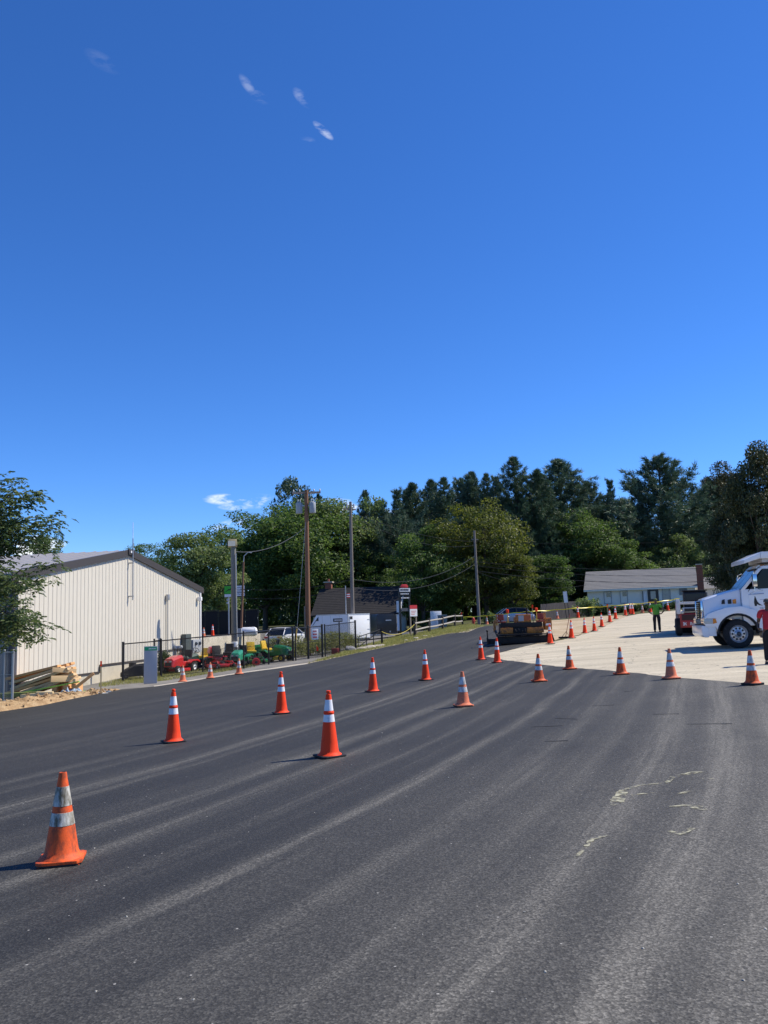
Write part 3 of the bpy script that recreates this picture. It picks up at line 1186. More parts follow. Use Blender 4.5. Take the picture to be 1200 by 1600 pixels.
# roof: two slabs of standing-seam sheet
for s in (-1, 1):
    xe = -.45 if s < 0 else wL + .45
    xm = wL / 2
    dz = (PEAK - EAVE) / (wL / 2)
    ze = EAVE - dz * .45
    mb = MB().prism([(xe, ze), (xm, PEAK), (xm, PEAK + .09), (xe, ze + .09)], -.05, DEP + .2, 'y')
    rf = mb.build('roof', M_ROOF, ware)
    for k in range(42):
        y = -.04 + k * .63
        pa = Vector((xe, y, ze + .088))
        pb = Vector((xm, y, PEAK + .088))
        MB().prism([(xe, ze + .089), (xm, PEAK + .089), (xm, PEAK + .125), (xe, ze + .125)], y, y + .045, 'y').build('roof_seam', M_ROOF, rf)
    # rake trim on the gable edge
    MB().prism([(xe - .02, ze - .22), (xm, PEAK - .22), (xm, PEAK + .13), (xe - .02, ze + .13)], -.13, -.052, 'y').build('rake_trim', M_TRIM, ware)
MB().b(wL / 2 - .34, wL / 2 + .34, -.19, -.132, PEAK - .17, PEAK + .14).build('peak_cap', M_TRIM, ware, bevel=.02)
MB().b(wL / 2 - .16, wL / 2 + .10, -.215, -.191, PEAK - .07, PEAK + .05).build('peak_badge', M_WHITE, ware)
MB().b(-.60, -.455, -.1, DEP, EAVE - .30, EAVE - .06).build('gutter', M_TRIM, ware)


def gable_x(px):
    k = (px - 600.0) / F
    t = (k * A.y - A.x) / ((B.x - A.x) - k * (B.y - A.y))
    return t * wL


def gable_z(px, py):
    t = gable_x(px) / wL
    return zat(px, py, A.y + (B.y - A.y) * t) + Z0


# radio mast and conduits on the gable
xa = gable_x(198)
mast = MB().tube([(xa, -.24, gable_z(198, 938)), (xa, -.24, gable_z(199, 842))], .03, 8).build('antenna_mast', M_GALV, ware)
MB().tube([(xa, -.24, gable_z(199, 842)), (xa, -.24, gable_z(199, 817))], .014, 6).build('antenna_whip', M_WHITE, mast)
for z in (gable_z(198, 932), gable_z(198, 880)):
    MB().b(xa - .05, xa + .05, -.28, -.03, z - .03, z + .03).build('mast_bracket', M_GALV, mast)
xc = gable_x(256)
MB().tube([(xc, -.10, gable_z(256, 935)), (xc, -.10, .25)], .035, 8).build('conduit', mat('conduit_grey', (.40, .39, .36), .5), ware)
MB().b(xc - .1, xc + .1, -.22, -.05, gable_z(256, 938), gable_z(256, 929)).build('wall_lamp', M_GALV, ware, bevel=.02)
xs2 = gable_x(305)
MB().b(xs2 - .12, xs2 + .12, -.3, -.05, gable_z(305, 939), gable_z(305, 933)).build('wall_lamp', M_WHITE, ware, bevel=.02)
# meters and switch boxes
xm0 = gable_x(268)
for i in range(4):
    x = xm0 + i * .42
    z = gable_z(268, 1012)
    mt_ = MB().lathe([(.09, 0), (.10, .02), (.10, .12), (.06, .16)], 14, (x, -.06, z), 'y').build('gas_meter', M_GREYBOX, ware, smooth=True)
    MB().tube([(x, -.10, z - .05), (x, -.10, z - .7)], .025, 6).build('pipe', mat('rust_pipe', (.22, .11, .07), .7), mt_)
xe1 = gable_x(283.5)
MB().b(xe1 - .42, xe1 + .42, -.34, -.04, gable_z(283, 1024), gable_z(283, 991)).build('switch_box', M_DARKBOX, ware, bevel=.02)
MB().b(xe1 + .52, xe1 + 1.9, -.42, -.04, gable_z(292, 1020), gable_z(292, 1000)).build('meter_box', M_GREYBOX, ware, bevel=.02)
for i in range(2):
    MB().lathe([(.11, 0), (.11, .08), (.07, .12)], 14, (xe1 + .9 + i * .6, -.42, gable_z(292, 1006)), 'y').build('meter_dial', M_GLASS, ware, smooth=True)

# ------------------------------------------------------------------ concrete retaining wall and the raised lot behind it
WD = (B - A).normalized()
ra, rb = B + WD * .12, B + WD * 12.9
TERR = zat(311, 997, ra.y) - .08
rw = thing('retaining_wall', 'long low poured concrete wall continuing from the warehouse behind the mowers', 'wall', (ra.x, ra.y, -.75), math.atan2(WD.y, WD.x))
rL = (rb - ra).length
for k in range(4):
    x0, x1 = rL * k / 4 + .008, rL * (k + 1) / 4 - .008
    MB().b(x0, x1, 0, .35, 0, TERR + .08 + .75).build('wall_section', M_CONC, rw, bevel=.015)
tp = [(ra.x - .3, ra.y + .06), (rb.x - .3, rb.y - .1), (rb.x - .4, 76), (-36, 76), (-36, 57.5)]
mbp = MB().prism(tp, -.9, TERR, 'z')
tag(mbp.build('raised_lot', M_YARD), kind='structure')

# ------------------------------------------------------------------ white ranch house on the rise
HA, HB = at(919.5, 98), at(1088, 94.5)
hL = (Vector((HB.x, HB.y)) - Vector((HA.x, HA.y))).length
hz = 1.75
house = thing('ranch_house', 'single storey white house with grey shingle roof and brick chimney', 'house', (HA.x, HA.y, hz), math.atan2(HB.y - HA.y, HB.x - HA.x))
HE, HR, HD = (zat(919.5, 923, 98) + zat(1088, 912, 94.5)) / 2 - hz, (zat(925, 897.5, 102) + zat(1083, 886, 98.5)) / 2 - hz, 8.0


def hx(px):
    k = (px - 600.0) / F
    t = (k * HA.y - HA.x) / ((HB.x - HA.x) - k * (HB.y - HA.y))
    return t * hL


def hzz(px, py):
    return zat(px, py, HA.y + (HB.y - HA.y) * hx(px) / hL) - hz


M_SHING = mat('grey_shingle', (.21, .205, .20), .95, var=.16, scale=5, bump=.3, bscale=20)
sd = MB()
for k in range(18):                                       # lap siding boards
    z0 = -.5 + k * (HE + .5) / 18
    z1 = z0 + (HE + .5) / 18
    MB().prism([(-.028, z0), (0, z0), (0, z1), (-.008, z1)], 0, hL, 'x').build('siding_board', M_WHITE_DULL, house)
MB().prism([(0.002, -.5), (HD, -.5), (HD, HE), (HD / 2, HR - .1), (0.002, HE)], 0.01, hL - .01, 'x').build('wall', M_WHITE_DULL, house)
dzr = (HR - HE) / (HD / 2)
for s in (0, 1):
    yE, yM = (-.45, HD / 2) if s == 0 else (HD + .45, HD / 2)
    zE = HE - dzr * .45
    rf = MB().prism([(yE, zE + .02), (yM, HR + .02), (yM, HR + .14), (yE, zE + .14)], -.35, hL + .35, 'x').build('roof', M_SHING, house)
    if s == 0:
        nrow = 14
        for k in range(nrow):                              # shingle courses
            y0, y1 = lerp(yE, yM, k / nrow), lerp(yE, yM, (k + 1) / nrow)
            za, zb2 = lerp(zE, HR, k / nrow) + .14, lerp(zE, HR, (k + 1) / nrow) + .14
            MB().prism([(y0, za + .001), (y1, zb2 + .001), (y1, zb2 + .006), (y0, za + .030)], -.35, hL + .35, 'x').build('shingle_course', M_SHING, rf)
MB().b(-.35, hL + .35, -.50, -.455, HE - dzr * .45 - .06, HE - dzr * .45 + .13).build('fascia', M_WHITE_DULL, house)
M_FRAME = mat('window_trim', (.30, .31, .32), .6)


def house_window(x0, x1, z0, z1, glass=None, panel=False):
    w = MB()
    t = .07
    for (a, b2, c, d_) in ((x0, x1, z0, z0 + t), (x0, x1, z1 - t, z1), (x0, x0 + t, z0 + t, z1 - t), (x1 - t, x1, z0 + t, z1 - t)):
        w.b(a, b2, -.075, -.03, c, d_)
    o_ = w.build('window', M_FRAME, house)
    if panel:
        MB().b(x0 + t, x1 - t, -.055, -.032, z0 + t, z1 - t).build('panel', M_WHITE_DULL, o_)
        MB().b(x0 + .32 * (x1 - x0), x1 - .12 * (x1 - x0), -.068, -.056, lerp(z0, z1, .55), z1 - .12).build('pane', M_GLASS, o_)
    else:
        MB().b(x0 + t, x1 - t, -.05, -.032, z0 + t, z1 - t).build('pane', glass or M_GLASS, o_)
        MB().b(x0 + t, x1 - t, -.062, -.051, (z0 + z1) / 2 - .02, (z0 + z1) / 2 + .02).build('sash_bar', M_FRAME, o_)
    return o_


M_GLASS_B = mat('window_glass_pale', (.16, .20, .23), .1, var=.15, spec=.8)
house_window(hx(937.5), hx(949.5), hzz(943, 944), hzz(943, 924.5), panel=True)
house_window(hx(962.5), hx(974.5), hzz(968, 943), hzz(968, 923), panel=True)
house_window(hx(1028), hx(1041), hzz(1034, 939), hzz(1034, 919), M_GLASS_B)
house_window(hx(1054.5), hx(1067.5), hzz(1061, 930), hzz(1061, 917), M_GLASS_B)
dr = MB().b(hx(1005.5), hx(1022.5), -.07, -.03, -.2, hzz(1014, 919.5)).build('door', mat('dark_door', (.02, .022, .025), .3), house)
MB().b(hx(1010), hx(1018), -.085, -.071, hzz(1014, 936), hzz(1014, 924)).build('pane', M_GLASS_B, dr)
MB().ball((hx(1020.5), -.10, .95), .04).build('handle', M_GALV, dr)
MB().b(hx(998.5), hx(1004.5), -.09, -.03, -.2, hzz(1001, 921)).build('porch_panel', M_WHITE, house)
MB().b(hx(997.6), hx(998.4), -.20, -.05, hzz(998, 940), hzz(998, 924)).build('wall_lamp', M_BLACKM, house)
# chimney of brick courses
cx0, cx1 = hx(1083.5), hx(1093.5)
ch = MB().b(cx0 + .02, cx1 - .02, -.52, -.05, -.4, hzz(1088, 883)).build('chimney', M_BRICK, house)
zc = -.4
k = 0
while zc < hzz(1088, 884) - .1:
    MB().b(cx0, cx1, -.545, -.06, zc, zc + .15).build('brick_course', M_BRICK, ch)
    zc += .17
    k += 1
MB().b(cx0 - .06, cx1 + .06, -.60, -.02, hzz(1088, 883), hzz(1088, 881.5)).build('chimney_cap', M_CONC, ch)
# lower wing on the right
wx0, wx1 = hL - .005, hL + 4.2
wy = 1.6
MB().b(wx0, wx1, wy, wy + 5, -.5, HE - .25).build('wing_wall', M_WHITE_DULL, house)
MB().prism([(wy - .4, HE - .40), (wy + 2.6, HE + .95), (wy + 5.5, HE - .40)], wx0 + .36, wx1 + .3, 'x').build('wing_roof', M_SHING, house)
for a, b2 in ((.5, 1.3), (2.4, 3.4)):
    w_ = MB().b(wx0 + a, wx0 + b2, wy - .05, wy - .003, .7, 1.9).build('window', M_FRAME, house)
    MB().b(wx0 + a + .08, wx0 + b2 - .08, wy - .062, wy - .051, .78, 1.82).build('pane', M_GLASS, w_)

# ------------------------------------------------------------------ small dark-roofed cottage
CA = at(491, 86)
ang = R(-9)
cot = thing('cottage', 'cottage with steep dark brown tree-shaded shingle roof behind the trailers', 'house', (CA.x, CA.y, -.1), ang)
cL, cD = 8.3, 7.6
cE, cR = zat(495, 960, 86) + .1, zat(550, 920.5, 89.5) + .1
M_DSHING = mat('dark_shaded_shingle', (.024, .022, .022), .95, var=.3, scale=2.2, bump=.3, bscale=14, dirt=(.06, .053, .045), dirt_amt=.12, dirt_scale=1.4)  # dark roof, base colour lowered further to stand in for tree shade
MB().prism([(0, -.3), (cD, -.3), (cD, cE), (cD / 2, cR - .08), (0, cE)], .05, cL - .05, 'x').build('wall', M_WHITE_DULL, cot)
dz2 = (cR - cE) / (cD / 2)
for s in (0, 1):
    yE, yM = (-.4, cD / 2) if s == 0 else (cD + .4, cD / 2)
    zE = cE - dz2 * .4
    rf = MB().prism([(yE, zE + .02), (yM, cR + .02), (yM, cR + .14), (yE, zE + .14)], -.25, cL + .3, 'x').build('roof', M_DSHING, cot)
    for k in range(16):
        y0, y1 = lerp(yE, yM, k / 16), lerp(yE, yM, (k + 1) / 16)
        za, zb2 = lerp(zE, cR, k / 16) + .14, lerp(zE, cR, (k + 1) / 16) + .14
        MB().prism([(y0, za + .001), (y1, zb2 + .001), (y1, zb2 + .006), (y0, za + .028)], -.25, cL + .3, 'x').build('shingle_course', M_DSHING, rf)
MB().b(-.02, .04, -.05, .14, -.3, cE - .1).build('corner_board', M_WHITE, cot)
MB().b(cL + .10, cL + .42, -.35, -.05, -.3, cE + 1.05).build('gable_column', M_WHITE, cot)
MB().prism([(-.05, cE - .45), (cD / 2, cR - .5), (cD / 2, cR - .1), (-.05, cE)], cL + .31, cL + .38, 'x').build('barge_board', M_WHITE, cot)
for a, b2 in ((.5, 1.5), (5.0, 6.1)):
    w_ = MB().b(a, b2, -.06, -.003, .55, cE - .35).build('window', M_WHITE, cot)
    MB().b(a + .09, b2 - .09, -.075, -.061, .64, cE - .44).build('pane', M_GLASS, w_)
cc = MB().b(.35, 1.0, cD / 2 - .1, cD / 2 + .55, cR - .9, cR + .75).build('chimney', M_BRICK, cot)
MB().b(.2, 1.15, cD / 2 - .22, cD / 2 + .67, cR + .75, cR + .86).build('chimney_cap', M_CONC, cc)
MB().lathe([(.12, 0), (.10, .3)], 12, (.67, cD / 2 + .22, cR + .86)).build('flue_pot', M_BRICK, cc, smooth=True)
# ------------------------------------------------------------------ trees
M_BARK = mat('bark', (.095, .078, .062), .95, var=.3, scale=4, bump=.6, bscale=18)
M_BARK_PINE = mat('pine_bark', (.085, .068, .056), .95, var=.3, scale=4, bump=.6, bscale=18)
L_MAPLE = leaf_mat('maple_leaf', (.044, .088, .020), (.155, .220, .060))
L_LIGHT = leaf_mat('light_leaf', (.065, .110, .030), (.220, .270, .105))
L_OAK = leaf_mat('yellowing_leaf', (.052, .076, .014), (.175, .185, .042))
L_DEEP = leaf_mat('deep_leaf', (.034, .074, .018), (.118, .175, .046))
L_PINE = leaf_mat('pine_needle', (.030, .064, .035), (.118, .172, .088), trans=.12)
L_PINE2 = leaf_mat('blue_pine_needle', (.036, .072, .045), (.142, .205, .122), trans=.12)
L_CEDAR = leaf_mat('olive_leaf', (.022, .036, .012), (.078, .090, .030), trans=.12)
L_CEDARB = leaf_mat('browning_leaf', (.040, .044, .014), (.150, .128, .044), trans=.12)
L_ASH = leaf_mat('ash_leaflet', (.040, .078, .030), (.150, .190, .066), trans=.3)
L_WEED = leaf_mat('weed_leaf', (.110, .140, .040), (.300, .300, .120))
L_GRASS = leaf_mat('grass_blade', (.140, .170, .045), (.380, .350, .140))
L_HEDGE = leaf_mat('hedge_leaf', (.018, .040, .012), (.060, .090, .024))


def unit(v):
    return v / (np.linalg.norm(v, axis=-1, keepdims=True) + 1e-9)


def leaves(rng, cen, nrm, L, ratio):
    """rhombic leaves lying across the given normals"""
    N = len(cen)
    t = rng.normal(size=(N, 3))
    t = unit(t - nrm * (t * nrm).sum(1, keepdims=True))
    b2 = np.cross(nrm, t)
    L = np.broadcast_to(np.asarray(L, float), (N,))[:, None]
    h = t * L * .5
    w = b2 * L * ratio * .5
    k = nrm * L * .08
    return np.stack([cen - h, cen + w - h * .15 + k, cen + h, cen - w - h * .15 + k], 1)


def broad_proto(seed, H=16.0, W=11.0, low=.16, clumps=110, per=190, leaf=.30, egg=.0, rough=.26, fill=.35):
    rng = np.random.default_rng(seed)
    zc = H * (low + (1 - low) * .48)
    hz_ = H * (1 - low) * .52
    # lumpy envelope: a handful of random lobes push the outline in and out
    lob = unit(rng.normal(size=(16, 3)))
    amp = rng.uniform(-1, 1, 16) * rough

    def env(d):
        return 1.0 + (amp * np.exp((d @ lob.T - 1) * 7)).sum(1)
    d = unit(rng.normal(size=(clumps, 3)))
    r = np.where(rng.random(clumps) < fill, rng.uniform(.25, .7, clumps), rng.uniform(.78, 1.0, clumps)) * env(d) * .9
    shape = np.stack([d[:, 0] * W / 2 * (1 - egg * d[:, 2]), d[:, 1] * W / 2 * (1 - egg * d[:, 2]), d[:, 2] * hz_], 1)
    cc = shape * r[:, None] + np.array([0, 0, zc])
    cr = rng.uniform(.085, .17, clumps) * W
    C_, N_, T_ = [], [], []
    for i in range(clumps):
        n_ = int(per * (cr[i] / (.125 * W)) ** 2)
        u = unit(rng.normal(size=(n_, 3)))
        u[:, 2] = u[:, 2] * .8 + .1
        rad = rng.uniform(.35, 1.05, n_) ** .6
        p = cc[i] + u * (rad * cr[i])[:, None] * np.array([1.1, 1.1, .72])
        out = unit(p - np.array([0, 0, zc * .8]))
        nr = unit(rng.normal(size=(n_, 3)) * .8 + out * .55 + np.array([0, 0, .55]))
        C_.append(p)
        N_.append(nr)
        T_.append(np.clip(rng.normal(.42, .2, n_) + rng.normal(0, .16), 0, 1))
    C_, N_, T_ = np.concatenate(C_), np.concatenate(N_), np.concatenate(T_)
    keep = C_[:, 2] > .35
    C_, N_, T_ = C_[keep], N_[keep], T_[keep]
    V = leaves(rng, C_, N_, leaf * rng.uniform(.7, 1.35, len(C_)), .62)
    crown = quads_mesh('crown', V, T_)
    mb = MB()
    lean = rng.normal(size=2) * .25
    top = Vector((lean[0] * 2, lean[1] * 2, H * .72))
    tr = [Vector((0, 0, -.4)), Vector((0, 0, H * .06)), Vector((lean[0] * .5, lean[1] * .5, H * .25)), Vector((lean[0], lean[1], H * .48)), top]
    r0 = H * .020
    mb.tube(tr, [r0 * 1.5, r0 * 1.05, r0 * .85, r0 * .55, r0 * .2], 9)
    idx = rng.permutation(clumps)[:26]
    for i in idx:
        e = Vector(cc[i])
        z0 = min(H * .6, max(H * .16, e.z * rng.uniform(.40, .62)))
        s = Vector((lean[0] * z0 / H * 2, lean[1] * z0 / H * 2, z0))
        mid = s.lerp(e, .5) + Vector((0, 0, .06 * (e - s).length))
        mb.tube([s, mid, e], [r0 * .42, r0 * .26, r0 * .08], 5, cap=False)
    trunk = mb.mesh('trunk', smooth=True)
    return dict(crown=crown, trunk=trunk, H=float(np.percentile(C_[:, 2], 99.7)), W=float(np.percentile(np.hypot(C_[:, 0], C_[:, 1]), 97) * 2))


def pine_proto(seed, H=20.0, W=8.5, low=.14, whorls=25, shape='cone', tuft=.46, sparse=0.0, up=.25):
    rng = np.random.default_rng(seed)
    mb = MB()
    r0 = H * .016
    bend = rng.normal(size=2) * .3
    mb.tube([(0, 0, -.4), (0, 0, H * .2), (bend[0] * .5, bend[1] * .5, H * .6), (bend[0], bend[1], H)], [r0 * 1.3, r0, r0 * .6, .03], 8)
    tc, td = [], []
    for w in range(whorls):
        t = w / (whorls - 1)
        z = H * (low + (1 - low) * t ** .92) - .15
        if shape == 'cone':
            L = W / 2 * (1.0 - t) ** .80 * (1 if t > .12 else .8) + .34 * (1 - t) + .10
        else:                                                   # broad irregular old pine
            L = W / 2 * (math.sin(min(1, t * 1.15 + .12) * PI) ** .6 * .9 + .12)
        nb = int(rng.integers(5, 8))
        a0 = rng.uniform(0, 2 * PI)
        for b2 in range(nb):
            if rng.random() < sparse:
                continue
            a = a0 + 2 * PI * b2 / nb + rng.normal() * .22
            Lb = L * rng.uniform(.5, 1.32)
            slope = up * (.35 + t) + .55 * max(0, t - .5) + rng.normal() * .12
            base = np.array([bend[0] * t, bend[1] * t, z])
            dirv = np.array([math.cos(a), math.sin(a), 0])
            n_ = 6
            pts = []
            for k in range(n_ + 1):
                s = k / n_
                pts.append(base + dirv * Lb * s + np.array([0, 0, Lb * (slope * s + .32 * s * s - .12 * math.sin(s * PI))]))
            mb.tube(pts[::2] + ([pts[-1]] if n_ % 2 else []), [r0 * .30 * (1 - .6 * t), r0 * .18 * (1 - .6 * t), r0 * .1, .012][:len(pts[::2])], 4, cap=False)
            nt = max(8, int(Lb * 9.5))
            for k in range(nt):
                s = rng.uniform(.22, 1.0) ** .75
                i = min(n_ - 1, int(s * n_))
                p = pts[i] + (pts[i + 1] - pts[i]) * (s * n_ - i)
                side = rng.normal(size=3) * np.array([.5, .5, .18]) * (.34 + .62 * Lb * (1 - s * .62) * .4) * (1 - .5 * t)
                tc.append(p + side)
                v = dirv * .8 + np.array([0, 0, .85]) + rng.normal(size=3) * .36
                td.append(v)
    tc, td = np.array(tc), unit(np.array(td))
    # each tuft: a brush of long narrow needles bundles
    nn = 15
    N = len(tc)
    d = np.repeat(td, nn, 0) + rng.normal(size=(N * nn, 3)) * .60
    d = unit(d)
    c = np.repeat(tc, nn, 0) + rng.normal(size=(N * nn, 3)) * .10
    sd = rng.normal(size=(N * nn, 3))
    sd = unit(np.cross(d, sd))
    L = tuft * rng.uniform(.6, 1.25, (N * nn, 1))
    wd = .072 * rng.uniform(.7, 1.3, (N * nn, 1)) * tuft / .5
    V = np.stack([c - sd * wd * .5, c + sd * wd * .5, c + d * L], 1)
    tint = np.clip(np.repeat(rng.normal(.45, .2, N), nn) + rng.normal(0, .12, N * nn), 0, 1)
    crown = quads_mesh('crown', V, tint)
    return dict(crown=crown, trunk=mb.mesh('trunk', smooth=True), H=float(np.percentile(c[:, 2], 99.9)) + .2, W=float(np.percentile(np.hypot(c[:, 0], c[:, 1]), 97) * 2))


PROTO = {}


def proto(k):
    if k not in PROTO:
        PROTO[k] = {
            'm1': lambda: broad_proto(1, 16, 12, .10, 120, 210, .30),
            'm2': lambda: broad_proto(2, 15, 10, .08, 105, 220, .30, egg=.15),
            'm3': lambda: broad_proto(3, 17, 13, .10, 130, 200, .32, rough=.34),
            'm4': lambda: broad_proto(4, 12, 9, .05, 90, 230, .26, egg=.2),
            'p1': lambda: pine_proto(11, 20, 11.5, .10, 27),
            'p2': lambda: pine_proto(12, 21, 10.5, .12, 25, sparse=.10),
            'p3': lambda: pine_proto(13, 19, 13, .10, 24, shape='old', up=.30),
            'p4': lambda: pine_proto(14, 20, 15, .10, 22, shape='cone', up=.42, sparse=.08, tuft=.56),
            'c1': lambda: broad_proto(31, 12, 7.5, .02, 190, 210, .20, egg=.30, rough=.30, fill=.25),
            'c2': lambda: broad_proto(32, 11, 7.5, .02, 170, 210, .20, egg=.22, rough=.36, fill=.25),
        }[k]()
    return PROTO[k]


def tree(k, px, d, ytop, wpx, leaf, label, name='maple_tree', cat='tree', group=None, zrot=None, bark=None, zbase=None):
    p = proto(k)
    base = at(px, d)
    if zbase is not None:
        base.z = zbase
    ztop = zat(px, ytop, d)
    w = wpx * d / F * (1.42 if k[0] == 'p' else 1.08)
    o = thing(name, label, cat, base, rnd.uniform(0, 2 * PI) if zrot is None else zrot, group)
    sxy, sz = w / p['W'], (ztop - base.z) / p['H']
    o.scale = (sxy, sxy, sz)
    link_mesh('trunk', p['trunk'], o, bark or M_BARK)
    link_mesh('crown', p['crown'], o, leaf)
    return o


# --- left to centre
tree('m1', 245, 112, 853, 92, L_MAPLE, 'pale far tree just above the warehouse roof slope')
tree('m2', 72, 90, 834, 52, L_DEEP, 'small dark treetop peeking over the warehouse roof')
tree('m2', 318, 84, 832, 118, L_LIGHT, 'maple with pale sunlit leaves right of the warehouse')
tree('m3', 415, 104, 800, 150, L_MAPLE, 'broad dark maple behind the green dealer sign')
tree('m1', 482, 103, 786, 190, L_MAPLE, 'large rounded maple behind the transformer pole')
tree('m4', 464, 120, 748, 90, L_PINE, 'dark rounded treetop rising over the large maple')
tree('p1', 503, 122, 772, 40, L_PINE, 'narrow dark pine tip next to the transformers', 'pine_tree', bark=M_BARK_PINE)
tree('m2', 540, 106, 780, 128, L_LIGHT, 'light green tree behind the bare grey utility pole')
tree('m4', 548, 108, 896, 110, L_LIGHT, 'low bright green tree just over the cottage ridge')
tree('p2', 577, 112, 766, 56, L_PINE2, 'slim pine standing clear beside the light green tree', 'pine_tree', bark=M_BARK_PINE)
# --- pine belt
for k, px, d, yt, w, lf, lb in [('p3', 622, 108, 766, 92, L_PINE2, 'pine at the low end of the belt next to the slim pine'),
                                ('p1', 655, 112, 754, 84, L_PINE, 'pine with rounded top behind the small rounded maple'),
                                ('p2', 705, 110, 746, 74, L_PINE, 'thin gappy pine with sky showing through its branches'),
                                ('p1', 742, 116, 737, 88, L_PINE2, 'bushy pine directly behind the yellowing oak'),
                                ('p2', 772, 113, 740, 62, L_PINE, 'slender pine squeezed between bushy pine and twin-topped pine'),
                                ('p2', 818, 112, 714, 100, L_PINE, 'tall twin-topped pine with bare upper spikes'),
                                ('p1', 890, 118, 716, 150, L_PINE2, 'broad bluish pine with upswept boughs, fullest of the belt'),
                                ('p4', 925, 121, 752, 96, L_PINE2, 'lower pine leaning out from the broad bluish pine'),
                                ('p3', 972, 124, 748, 62, L_PINE, 'dark clumpy pine standing in the gap of the belt'),
                                ('p4', 1042, 118, 713, 170, L_PINE2, 'spreading old pine with long rising limbs behind the house'),
                                ('p4', 600, 118, 782, 70, L_PINE, 'dim pine filling in behind the slim pine'),
                                ('p3', 640, 121, 764, 84, L_PINE, 'dim pine in the second rank behind the rounded-top pine'),
                                ('p1', 682, 120, 750, 80, L_PINE2, 'second-rank pine left of the gappy pine'),
                                ('p4', 728, 122, 748, 90, L_PINE, 'second-rank pine with level boughs behind the oak crown'),
                                ('p3', 790, 120, 742, 84, L_PINE2, 'second-rank pine under the twin-topped pine'),
                                ('p1', 848, 112, 734, 92, L_PINE, 'dark pine wedged between twin-topped pine and broad bluish pine'),
                                ('p4', 940, 120, 786, 90, L_PINE, 'low dim pine closing the belt before the gap'),
                                ('p3', 1000, 128, 790, 80, L_PINE2, 'dim pine low behind the spreading old pine'),
                                ('p3', 1088, 126, 770, 90, L_PINE, 'shorter pine tucked against the browning tree'),
                                ('p1', 1120, 130, 745, 70, L_PINE, 'pine top behind the browning tree')]:
    tree(k, px, d, yt, w, lf, lb, 'pine_tree', group='pines of the far belt', bark=M_BARK_PINE)
# --- front broadleaves
tree('m4', 662, 91, 826, 112, L_MAPLE, 'small rounded maple in front of the pines, behind the pylon sign')
tree('m3', 762, 92, 788, 140, L_OAK, 'yellowing oak behind the leaning utility pole')
tree('m2', 800, 90, 868, 80, L_OAK, 'low yellow-green tree beside the silver car')
tree('m4', 604, 104, 872, 90, L_DEEP, 'shaded small tree over the cottage end')
tree('m4', 700, 104, 880, 96, L_DEEP, 'shaded undergrowth tree left of the leaning pole')
tree('m2', 852, 100, 868, 84, L_DEEP, 'shaded tree behind the grey board fence')
tree('m1', 920, 111, 798, 128, L_MAPLE, 'full green maple behind the left end of the house')
tree('m4', 978, 106, 846, 90, L_MAPLE, 'green tree over the house roof ridge')
tree('m4', 1063, 111, 838, 92, L_LIGHT, 'round yellow-green tree over the house chimney')
tree('m2', 1010, 116, 858, 84, L_DEEP, 'dark green tree in the middle of the house roofline')
# --- big cedars on the right
tree('c2', 1143, 124, 726, 92, L_CEDARB, 'tall browning tree beyond the right end of the house', 'leafy_tree')
tree('c2', 1112, 122, 800, 50, L_CEDAR, 'small dark tree at the edge of the house wing', 'leafy_tree')
tree('c1', 1196, 44.5, 698, 104, L_CEDAR, 'tallest dark olive tree directly behind the dump truck', 'leafy_tree')
tree('c2', 1160, 47, 776, 84, L_CEDAR, 'lower dark olive tree behind the truck windscreen', 'leafy_tree')
tree('c1', 1262, 46, 700, 100, L_CEDAR, 'dark olive tree beyond the dump body', 'leafy_tree')

# a far wood that closes the gaps low down: no single tree can be told apart
rng = np.random.default_rng(77)
N = 85000
xs_ = rng.uniform(-75, 95, N)
ys_ = rng.uniform(128, 150, N)
zz = rng.random(N) ** .8 * (8.5 + 2.5 * np.sin(xs_ * .21) + 1.8 * np.sin(xs_ * .53 + 1)) + gzv(xs_, np.minimum(ys_, 129)) - .5
cen = np.stack([xs_, ys_, zz], 1)
nr = unit(rng.normal(size=(N, 3)) + np.array([0, -.3, .5]))
V = leaves(rng, cen, nr, rng.uniform(.5, 1.1, N), .6)
far = quads_mesh('far_wood', V, np.clip(rng.normal(.4, .2, N), 0, 1))
far.materials.append(L_DEEP)
tag(link_mesh('far_wood', far), 'dim wood closing the view behind the pines', 'woods', kind='stuff')


